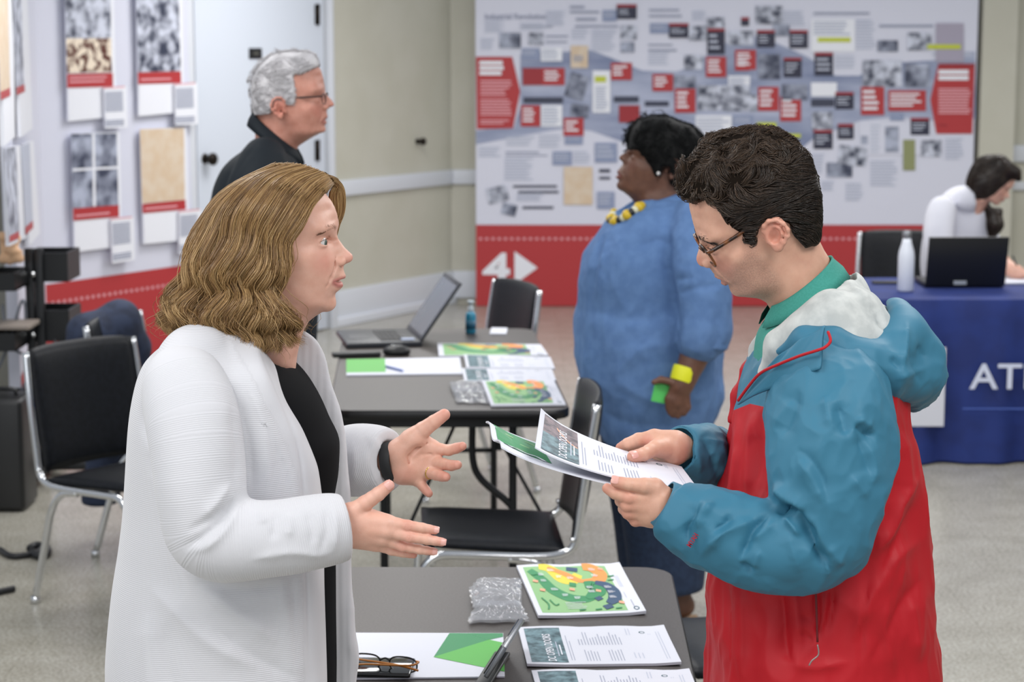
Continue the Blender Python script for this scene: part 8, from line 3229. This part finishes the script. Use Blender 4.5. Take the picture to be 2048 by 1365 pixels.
for s in (-1, 1):
    sf = Field((-0.9, YO + s * 0.11 - 0.08, 0.0), (-0.5, YO + s * 0.11 + 0.08, 0.16), 0.008)
    sf.chain([(-0.79, YO + s * 0.11, 0.045), (-0.60, YO + s * 0.11, 0.036)], [0.045, 0.038], k=0.02)
    V, Q = sf.surface(1); V[:, 2] = np.maximum(V[:, 2], 0.002)
    np_mesh('shoe', V, Q, mat('black_leather', '141417', 0.4), om)
H_o = hair_mat('silver_hair', ['a3a1a4', 'bdbbbe', 'd0ced1', 'e2e0e3'], 0.5)
oreg = [(640, 100), (638, 132), (612, 144), (594, 147), (597, 165), (599, 188), (596, 206), (583, 203), (570, 198), (556, 199), (553, 215), (545, 223), (505, 226), (495, 160), (520, 100), (580, 90)]
oout = [(636, 120), (630, 109), (610, 102.5), (590, 103), (572, 103), (543, 111), (520, 131), (506, 155), (503, 177), (505, 204), (511, 262), (580, 285), (635, 235), (645, 150)]
cap, Vc, Qc = cap_hair(oh, oreg, oout, 0.012, rnd_r=0.06)
oho = np_mesh('hair', oh['map'](Vc), Qc, H_o, om, {'tone': 0.35 + 0.5 * np.random.RandomState(2).rand(len(Vc)) * 0 + 0.2 * np.sin(Vc[:, 0] * 90) - 0.5 * np.exp(-((Vc[:, 0] - 0.0) / 0.012) ** 2 - ((Vc[:, 2] - 0.095) / 0.02) ** 2), 'along': np.zeros(len(Vc))})
wf = wave_field(8, 0.03)
cap_strands(oh, cap, Vc, Qc, H_o, oho, 5000, lambda p, g, t: np.array([-0.8, 0, -0.15]) + np.clip(0.05 - p[:, 2], 0, 0.1)[:, None] * np.array([4, 0, -9.0]) + wf(p) * 0.35, 0.022, 0.003, 0.0007, 4)
oc = oh['cv'](101, 22)
oa, ob = oh['px'](649, 190), oh['px'](572, 194)
dzv = np.array([ob[0] - oa[0], ob[1] - oa[1]]); al = np.linalg.norm(dzv); dzv /= al
zax = oh['ux'] * dzv[0] + oh['uz'] * dzv[1]; yax = oh['uz'] * -dzv[0] + oh['ux'] * dzv[1]
if yax[2] < 0:
    yax = -yax
xax = np.cross(yax, zax)
hin = oh['map'](np.array([[oa[0] + 0.004, 0.0, oa[1]]]))[0]
specs('glasses', None, None, om, Matrix.Translation(Vector(hin) - Vector(yax) * 0.009) @ Matrix((Vector(xax), Vector(yax), Vector(zax))).transposed().to_4x4(), M_blackfr, M_blackfr, lw=0.048, lh=0.030, arm=al * 1.2, th=0.0012, thick_arm=0.0022, spread=0.006)

# ---------------------------------------------------------------- woman in blue
YB2 = 6.55
bw = empty('person', (0.48, YB2, 0), 'woman with short black hair in a blue chambray tunic, yellow band on her wrist', 'person')
bsil = [(1262, 268), (1259, 280), (1258.5, 290), (1256, 297), (1253, 303), (1248.5, 306), (1242, 310), (1238, 314), (1238.5, 319), (1243, 322.5), (1246, 326), (1243.5, 331), (1239.5, 336), (1236, 341), (1233, 345.5), (1236, 349), (1233, 352.5), (1233, 356), (1237, 360), (1236, 364), (1233, 369), (1233.5, 375), (1238, 380), (1247, 384.5), (1258, 393), (1267, 403), (1276, 413), (1284, 425), (1290, 450), (1392, 450), (1390, 410), (1390, 375), (1396, 345), (1398, 315), (1391, 282), (1368, 256), (1335, 243), (1300, 243), (1277, 252)]
blm = dict(glab=(1258.5, 291), nas=(1253.5, 302), tip=(1238, 315), sub=(1246, 326), sto=(1235.5, 349), pog=(1233, 371), men=(1243, 383), gon=(1312, 385), ear=(1330, 338), ver=(1322, 243), occ=(1398, 312), nape=(1390, 372), fh=(1262, 268))
bh = quick_head(YB2, -1, 2, 0, (1330, 338), bsil, blm, [(1340, 430, 0.068), (1330, 405, 0.066), (1315, 395, 0.064), (1360, 390, 0.060), (1290, 400, 0.055)], 0.003)
parts_b = [(bh['map'](bh['V']), bh['Q'], bh['A'])]
YN2 = YB2 - 0.27
bf_ = Field((0.10, YB2 - 0.45, -0.01), (0.85, YB2 + 0.40, 1.62), 0.014)
bf_.loft(px_sil([(420, 1280, 1390, 0.09), (470, 1240, 1420, 0.16), (600, 1200, 1430, 0.18), (850, 1230, 1400, 0.18)], YB2))
ladders(bf_, [W(1398, 470, YB2 - 0.18), W(1402, 560, YB2 - 0.25), W(1402, 640, YN2)], [0.05, 0.055, 0.055])
for s_, px_ in ((-1, 1357), (1, 1300)):
    ladders(bf_, [W(1320, 850, YB2 + s_ * 0.09), W(px_, 1000, YB2 + s_ * 0.10), W(px_, 1140, YB2 + s_ * 0.10)], [0.11, 0.075, 0.052])
V, Q = bf_.surface(1)
parts_b.append((V, Q, {}))
bl_ = Field((0.15, YB2 - 0.25, -0.01), (0.80, YB2 + 0.30, 0.60), 0.008)
ftY = G(1368, 1236, 0.03).y
for s, px_ in ((-1, 1357), (1, 1300)):
    yy = YB2 + s * 0.10
    A_, B_ = W(px_, 1120, yy), W(px_ - 2, 1205, yy)
    heel = Vector((B_.x + 0.02, yy, 0.06))
    bl_.chain([A_, B_, heel], [0.055, 0.038, 0.034], k=0.02)
    bl_.chain([heel, heel + Vector((-0.10, 0, -0.025)), heel + Vector((-0.17, 0, -0.035))], [0.032, 0.028, 0.020], k=0.02)
V, Q = bl_.surface(1); V[:, 2] = np.maximum(V[:, 2], 0.012)
parts_b.append((V, Q, {}))
fa = [W(1402, 640, YN2), W(1396, 690, YN2 - 0.01), W(1376, 745, YN2 - 0.03), W(1362, 775, YN2 - 0.04)]
lo, hi = bounds([W(1290, 600, YN2), W(1440, 850, YN2)], 0.12)
ff = Field(lo, hi, 0.0035)
ladders(ff, fa, [0.058, 0.050, 0.036, 0.031], 0.01)
Ph = lambda x, y, d=0: W(x, y, YN2 - 0.045 + d)
ff.cone(Ph(1362, 775), Ph(1352, 800), 0.032, 0.034, 0.01, sq=((0, 1, 0), 0.6))
for pts in ([Ph(1372, 795), Ph(1375, 815, .0), Ph(1368, 828)], [Ph(1360, 800), Ph(1362, 822), Ph(1356, 833)], [Ph(1348, 802), Ph(1348, 822), Ph(1346, 831)], [Ph(1338, 798), Ph(1338, 816), Ph(1340, 826)], [Ph(1345, 765), Ph(1322, 760, -.005), Ph(1308, 765, -.006)]):
    ff.chain(pts, [0.013, 0.011, 0.009], k=0.006)
V, Q = ff.surface(1)
parts_b.append((V, Q, {}))
V, Q, A = join_parts(parts_b)
np_mesh('body', V, Q, SK3, bw, A)
M_chamb = mat('blue_chambray', '5a7aab', 0.85, spec=0.25)
add_noise_color(M_chamb, '5877a5', '6080ae', 30, 6, bump=0.3, bump_dist=0.003)
tf2 = Field((0.10, YB2 - 0.45, 0.60), (0.82, YB2 + 0.36, 1.62), 0.008)
tf2.loft(px_sil([(392, 1272, 1392, 0.075), (408, 1250, 1405, 0.12), (430, 1224, 1422, 0.17), (470, 1194, 1438, 0.205), (520, 1166, 1446, 0.225), (560, 1159, 1449, 0.23), (600, 1158, 1450, 0.225), (640, 1152, 1450, 0.235), (700, 1150, 1450, 0.24), (740, 1156, 1449, 0.24), (800, 1174, 1444, 0.23), (850, 1190, 1426, 0.22), (885, 1200, 1415, 0.215)], YB2), n=2.3)
for s in (-1, 1):
    ladders(tf2, [W(1385, 425, YB2 + s * 0.12), W(1398, 470, YB2 + s * 0.20), W(1402, 560, YB2 + s * 0.255), W(1405, 650, YB2 + s * 0.275), W(1404, 676, YB2 + s * .28)], [0.05, 0.075, 0.083, 0.080, 0.075])
tf2.ell(tuple(W(1325, 385, YB2)), (0.085, 0.080, 0.060), k=0.01, op='s')
tf2.cone(W(1262, 398, YB2), W(1215, 440, YB2), 0.040, 0.012, 0.012, 's')
tf2.cone(W(1400, 690, YN2), W(1392, 740, YN2), 0.062, 0.062, 0.006, 's') if False else None
V, Q = tf2.surface(2)
V = ripple(V, Q, 0.004, 9, 12, (1, 1, 0.5))
V = crumple(V, Q, 0.009, (5, 5, 3.5), 3)
V = crease(V, Q, [([(1340, 480), (1330, 520), (1350, 620), (1352, 720)], -0.016, 8), ([(1270, 495), (1320, 480), (1345, 500)], -0.008, 8), ([(1180, 620), (1260, 640), (1330, 630)], -0.006, 14), ([(1240, 740), (1280, 700), (1330, 690)], 0.008, 12), ([(1230, 760), (1300, 800), (1390, 820)], 0.008, 14), ([(1350, 590), (1400, 575), (1450, 570)], -0.007, 6), ([(1350, 560), (1390, 555)], -0.007, 6), ([(1200, 820), (1260, 850), (1340, 850)], -0.008, 12),
                  ([(1212, 470), (1195, 520), (1182, 590)], -0.007, 5), ([(1222, 455), (1205, 520), (1196, 580), (1188, 600)], 0.010, 5), ([(1415, 600), (1440, 680), (1435, 800)], -0.008, 8)], YB2)
np_mesh('tunic', V, Q, M_chamb, bw)
cuf = Field(tuple(W(1330, 720, YN2) - Vector((.08, .16, .08))), tuple(W(1470, 600, YN2) + Vector((.08, .16, .08))), 0.005)
ladders(cuf, [W(1408, 645, YN2), W(1403, 690, YN2 - .005)], [0.086, 0.084], 0.0)
e, d = W(1403, 690, YN2), (W(1398, 700, YN2) - W(1408, 650, YN2)).normalized()
cuf.fn(lambda x, y, z: (x - e.x) * d.x + (y - e.y) * d.y + (z - e.z) * d.z, (-9, -9, -9), (9, 99, 9), 0.006, 'i')
e2, d2_ = W(1407, 650, YN2), -d
cuf.fn(lambda x, y, z: (x - e2.x) * d2_.x + (y - e2.y) * d2_.y + (z - e2.z) * d2_.z, (-9, -9, -9), (9, 99, 9), 0.006, 'i')
cuf.cone(e - d * 0.03, e + d * 0.1, 0.074, 0.074, 0.004, 's')
V, Q = cuf.surface(2)
np_mesh('cuff', V, Q, M_chamb, bw)
cm_ = MB(); vs, fs = [], []
n = 40
for i in range(n + 1):
    th = math.radians(20 + 320 * i / n)
    c_, s_ = math.cos(th), math.sin(th)
    f_ = (1 + c_) / 2
    a = W(1272, 412, YB2) * f_ + W(1388, 374, YB2) * (1 - f_) + Vector((0, s_ * 0.070, 0))
    b_ = W(1248, 432, YB2) * f_ + W(1402, 398, YB2) * (1 - f_) + Vector((0, s_ * 0.098, 0))
    out = Vector((-c_ * 0.6, s_, 0)).normalized()
    vs += [a - out * 0.004 - Vector((0, 0, .03)), a + Vector((0, 0, 0.002)), a + out * 0.005, a.lerp(b_, 0.5) + out * 0.009, b_ + out * 0.010, b_ + out * 0.002]
for i in range(n):
    for j in range(5):
        fs.append((i * 6 + j, (i + 1) * 6 + j, (i + 1) * 6 + j + 1, i * 6 + j + 1))
cm_.add(vs, fs, 0, True)
cm_.build('collar', M_chamb, bw)
# band, note, necklace, earring
wb0, wb1 = W(1366, 758, YN2 - 0.035), W(1371, 742, YN2 - 0.03)
axb = (wb1 - wb0).normalized()
MB().tube([wb0 - axb * 0.010, wb0, wb1, wb1 + axb * 0.010], [0.0385, 0.0405, 0.0415, 0.0405], n=24, caps=False).build('wristband', mat('yellow_silicone', 'dfe01e', 0.5), bw)
na, nb2 = W(1306, 766, YN2 - 0.03), W(1338, 806, YN2 - 0.03)
MB().box((na + nb2) / 2, (abs(nb2.x - na.x), 0.006, abs(nb2.z - na.z)), rot=Matrix.Rotation(math.radians(12), 3, 'Y'), bevel=0.001).build('folded_note', mat('bright_green_paper', '5fd06a', 0.6), label='bright green folded paper held in the hand of the woman in blue', cat='note')
beads = mat('black_bead', '1d1f22', 0.3), mat('ivory_bead', 'd8d6b8', 0.4), mat('mustard_bead', 'd0b028', 0.4)
bp = smooth_path([W(1283, 412, YB2 - 0.10), W(1262, 425, YB2 - 0.12), W(1240, 440, YB2 - 0.10), W(1222, 443, YB2 - 0.04), W(1228, 425, YB2 + 0.05)], 3)
nk = MB().tube([p for p in bp], 0.003, n=6).build('necklace', beads[0], bw)
for i, p in enumerate(bp):
    r_ = (0.014, 0.018, 0.013)[i % 3]
    MB().lathe(p - Vector((0, 0, r_)), [(r_ * math.sin(a), r_ - r_ * math.cos(a)) for a in np.linspace(0.1, 3.04, 9)], n=12).build('bead', beads[(i * 2) % 3 if i % 4 else 2], nk)
ep = bh['map'](np.array([[bh['cv'](-8, -16)[0], -0.086 if bh['uy'][1] > 0 else 0.086, bh['cv'](-8, -16)[1]]]))[0]
ep = W(1317, 347, float(ep[1]) - 0.004)
MB().lathe(ep - Vector((0, 0, 0.006)), [(0.006 * math.sin(a), 0.006 - 0.006 * math.cos(a)) for a in np.linspace(0.1, 3.04, 9)], n=12).build('earring', mat('pearl', 'e8e6e4', 0.2), bw)
# jeans and sandals
M_denim = mat('dark_denim', '24344d', 0.85)
add_noise_color(M_denim, '202f49', '273853', 60, 4)
jn = Field((0.15, YB2 - 0.32, 0.12), (0.80, YB2 + 0.32, 1.0), 0.010)
for s in (-1, 1):
    rows_ = [(870, 1212, 1412, 0.13), (950, 1226, 1412, 0.125), (1050, 1240, 1408, 0.115), (1130, 1250, 1403, 0.108), (1172, 1254, 1400, 0.108)]
    rr2 = [(z, cx_ + (0 if s < 0 else -0.02), YB2 + s * 0.115, ax_, w_) for (z, cx_, _, ax_, w_) in px_sil(rows_, YB2)]
    jn.loft(rr2, n=2.2, k=0.03)
V, Q = jn.surface(2)
V = ripple(V, Q, 0.004, 12, 2, (1, 1, 0.3))
np_mesh('jeans', V, Q, M_denim, bw)
M_sandal = mat('tan_sandal', '8a6a42', 0.6)
for s, px_ in ((-1, 1357), (1, 1300)):
    B_ = W(px_ - 2, 1205, YB2 + s * 0.10)
    sd = MB().box((B_.x - 0.06, YB2 + s * 0.10, 0.010), (0.26, 0.085, 0.018), bevel=0.006)
    sdo = sd.build('sandal', M_sandal, bw)
    MB().tube(smooth_path([(B_.x - .10, YB2 + s * .10 - .042, .012), (B_.x - .10, YB2 + s * .10 - .02, .052), (B_.x - .10, YB2 + s * .10 + .02, .052), (B_.x - .10, YB2 + s * .10 + .042, .012)], 4), 0.007, n=6).build('strap', M_sandal, sdo)
H_b = hair_mat('black_hair', ['060708', '090a0b', '0c0e10', '121517'], 0.7, 0.25)
breg = [(1250, 300), (1250, 225), (1420, 225), (1425, 375), (1398, 382), (1362, 380), (1342, 368), (1338, 352), (1335, 330), (1318, 328), (1312, 350), (1302, 358), (1294, 335), (1284, 312), (1266, 303)]
bout = [(1254, 300), (1255, 278), (1262, 255), (1276, 240), (1300, 231), (1335, 233), (1355, 242), (1380, 250), (1402, 268), (1411, 295), (1408, 335), (1398, 370), (1385, 384), (1340, 385), (1300, 362), (1290, 340), (1268, 306)]
cap, Vc, Qc = cap_hair(bh, breg, bout, 0.022, rnd_r=0.06, wmax=0.098)
bho = np_mesh('hair', bh['map'](Vc), Qc, H_b, bw, {'tone': np.full(len(Vc), 0.2), 'along': np.zeros(len(Vc))})
wf = wave_field(18, 0.022)
cap_strands(bh, cap, Vc, Qc, H_b, bho, 5000, lambda p, g, t: np.array([0.5, 0, -0.5]) + np.clip(-p[:, 0] + 0.02, 0, 0.1)[:, None] * np.array([-9, 0, -4.0]) + wf(p) * 0.9, 0.03, 0.011, 0.0009, 5)

# ---------------------------------------------------------------- seated woman in white
YS = 10.35
CANSIL = [(90, 78), (95, 60), (98, 45), (98, 35), (95, 27), (93, 22), (96, 14), (103, 4), (111, -5), (117, -10), (118, -14), (115, -18), (108, -21), (102, -24), (103, -30), (106, -35), (103, -39), (99, -41), (102, -45), (103, -49), (98, -54), (95, -58), (97, -66), (98, -73), (95, -80), (88, -85), (78, -86), (60, -84), (45, -90), (38, -105), (30, -125), (-50, -125), (-62, -90), (-68, -55), (-80, -20), (-92, 10), (-97, 40), (-92, 75), (-70, 108), (-35, 126), (5, 131), (40, 124), (68, 105)]
sw = empty('person', (1.95, 10.55, 0), 'seated woman with long dark hair in a white shirt, looking down behind the black laptop', 'person')
sh_ = quick_head(YS, 1, 12, 0, (1984, 366), CANSIL, None, [(0, -100, 0.052), (10, -118, 0.050), (-20, -90, 0.050)], 0.0035, canon=0.98, tilt=34)
parts_s = [(sh_['map'](sh_['V']), sh_['Q'], sh_['A'])]
ss = Field((1.5, 9.4, 0.2), (2.9, 11.0, 1.30), 0.012)
ladders(ss, [W(1968, 380, YS + 0.01), W(1945, 412, YS + 0.04), W(1930, 440, YS + 0.08)], [0.050, 0.052, 0.08], 0.03)
hand_c = W(2040, 545, 9.72); hand_c.z = 0.785
ladders(ss, [W(1985, 500, 10.0), W(2015, 535, 9.78), hand_c], [0.040, 0.034, 0.030], 0.02)
for i in range(4):
    ss.chain([hand_c + Vector((0.02, 0.02 - i * 0.018, 0.0)), hand_c + Vector((0.07, 0.01 - i * 0.018, 0.005)), hand_c + Vector((0.095, 0.0 - i * 0.016, -0.012))], [0.012, 0.010, 0.008], k=0.008)
ss.chain([(1.80, 10.65, 0.52), (1.95, 10.30, 0.54), (2.02, 10.05, 0.50), (2.02, 10.05, 0.25)], [0.09, 0.08, 0.065, 0.05])
V, Q = ss.surface(1)
parts_s.append((V, Q, {}))
V, Q, A = join_parts(parts_s)
np_mesh('body', V, Q, SK1, sw, A)
M_wshirt = mat('white_cotton_shirt', 'dedfe8', 0.8)
sf = Field((1.5, 9.5, 0.42), (2.8, 10.95, 1.32), 0.010)
ladders(sf, [W(1928, 425, YS + 0.13), W(1912, 490, YS + 0.17), W(1905, 560, YS + 0.22)], [0.135, 0.16, 0.15], 0.05)
ladders(sf, [W(1885, 418, YS - 0.05), W(1876, 470, YS - 0.12), W(1888, 540, YS - 0.20), W(1935, 556, YS - 0.36), W(1990, 525, YS - 0.42)], [0.065, 0.064, 0.055, 0.045, 0.040], 0.04)
ladders(sf, [W(1955, 412, YS + 0.25), W(1975, 480, YS + 0.20), W(1995, 540, YS - 0.10)], [0.06, 0.055, 0.045], 0.04)
ladders(sf, [W(1930, 398, YS), W(1948, 395, YS + 0.02)], [0.058, 0.062], 0.03)
sf.ell(tuple(W(1960, 392, YS + 0.0)), (0.062, 0.060, 0.085), k=0.01, op='s')
V, Q = sf.surface(2)
V = ripple(V, Q, 0.003, 12, 6)
np_mesh('shirt', V, Q, M_wshirt, sw)
sk = Field((1.6, 9.8, 0.0), (2.3, 10.95, 0.75), 0.014)
for s in (0, 0.18):
    sk.chain([(1.82 + s, 10.65, 0.52), (1.95 + s, 10.28, 0.54), (2.02 + s, 10.08, 0.50), (2.02 + s, 10.10, 0.12)], [0.11, 0.10, 0.08, 0.06], k=0.04)
V, Q = sk.surface(1)
np_mesh('trousers', V, Q, mat('dark_trousers', '23252c', 0.8), sw)
for s in (0, 0.18):
    MB().box((2.02 + s, 10.03, 0.05), (0.09, 0.24, 0.09), bevel=0.03).build('shoe', mat('black_leather', '141417', 0.4), sw)
H_s = hair_mat('very_dark_brown_hair', ['1c1512', '281e19', '33271f', '463629'], 0.35)
Z3 = lambda x, y, d=0.0: W(x, y, YS + d)
hfS = Field(tuple(W(1920, 480, YS) - Vector((0.05, 0.2, 0.05))), tuple(W(2060, 295, YS) + Vector((0.1, 0.2, 0.05))), 0.005)
hfS.ell(tuple(Z3(1986, 352, 0.0)), (0.118, 0.095, 0.100), rot=np.array(Matrix.Rotation(math.radians(38), 3, 'Y')))
hfS.ell(tuple(Z3(1962, 368, 0)), (0.075, 0.088, 0.085), k=0.03)
for s in (-1, 1):
    hfS.chain([Z3(2000, 330, s * 0.05), Z3(2030, 345, s * 0.07), Z3(2038, 358, s * 0.075)], [0.05, 0.022, 0.010], k=0.03)
hfS.chain([Z3(1975, 385, 0.05), Z3(1985, 420, 0.03), Z3(1990, 450, 0.0), Z3(1985, 470, 0.0)], [0.05, 0.042, 0.036, 0.020], k=0.03)
# open the face
Sm = sh_['map']; cvs = sh_['cv']
fc = Sm(np.array([[cvs(92, -10)[0], 0, cvs(92, -10)[1]]]))[0]
fr0 = Sm(np.array([[cvs(60, -30)[0], 0, cvs(60, -30)[1]]]))[0]
hfS.ell(tuple(fc), (0.062, 0.13, 0.088), k=0.01, op='s', rot=np.array(Matrix.Rotation(math.radians(34), 3, 'Y')))
hfS.ell(tuple(Z3(1996, 404, 0)), (0.045, 0.13, 0.040), k=0.01, op='s')
V, Q = hfS.surface(2)
so_ = np_mesh('hair', V, Q, H_s, sw, {'tone': 0.4 + 0.3 * np.sin(V[:, 1] * 200 + V[:, 0] * 90), 'along': np.zeros(len(V))})
R = np.random.RandomState(3)
N_ = normals_of(V, Q)
ci = R.randint(0, len(V), 3500)
wf = wave_field(28, 0.05)
fldS = hfS
SS = comb(hfS, V[ci] - N_[ci] * 0.002, lambda p, g, t: np.array([-0.6, 0, -0.8]) + wf(p) * 0.25 + np.clip(p[:, 0] - Z3(1985, 350).x, -0.05, 0.1)[:, None] * np.array([9, 0, 0]), 0.05 * (0.7 + 0.6 * R.rand(3500)), 8, lambda t: 0.002 * min(1, 3 * t))
strand_mesh('hair_strands', SS, np.tile(0.0011 * np.linspace(1, 0.4, 8), (3500, 1)), H_s, so_)
hp0 = W(2028, 508, 9.72); hp0.z = 0.80
MB().tube([hp0 + Vector((0.03, -0.02, -0.02)), hp0 + Vector((0.0, 0.02, 0.07))], 0.004, n=8).build('pen', mat('black_plastic', '17181a', 0.4), label='pen held in the seated woman\'s hand over the notepad', cat='pen')
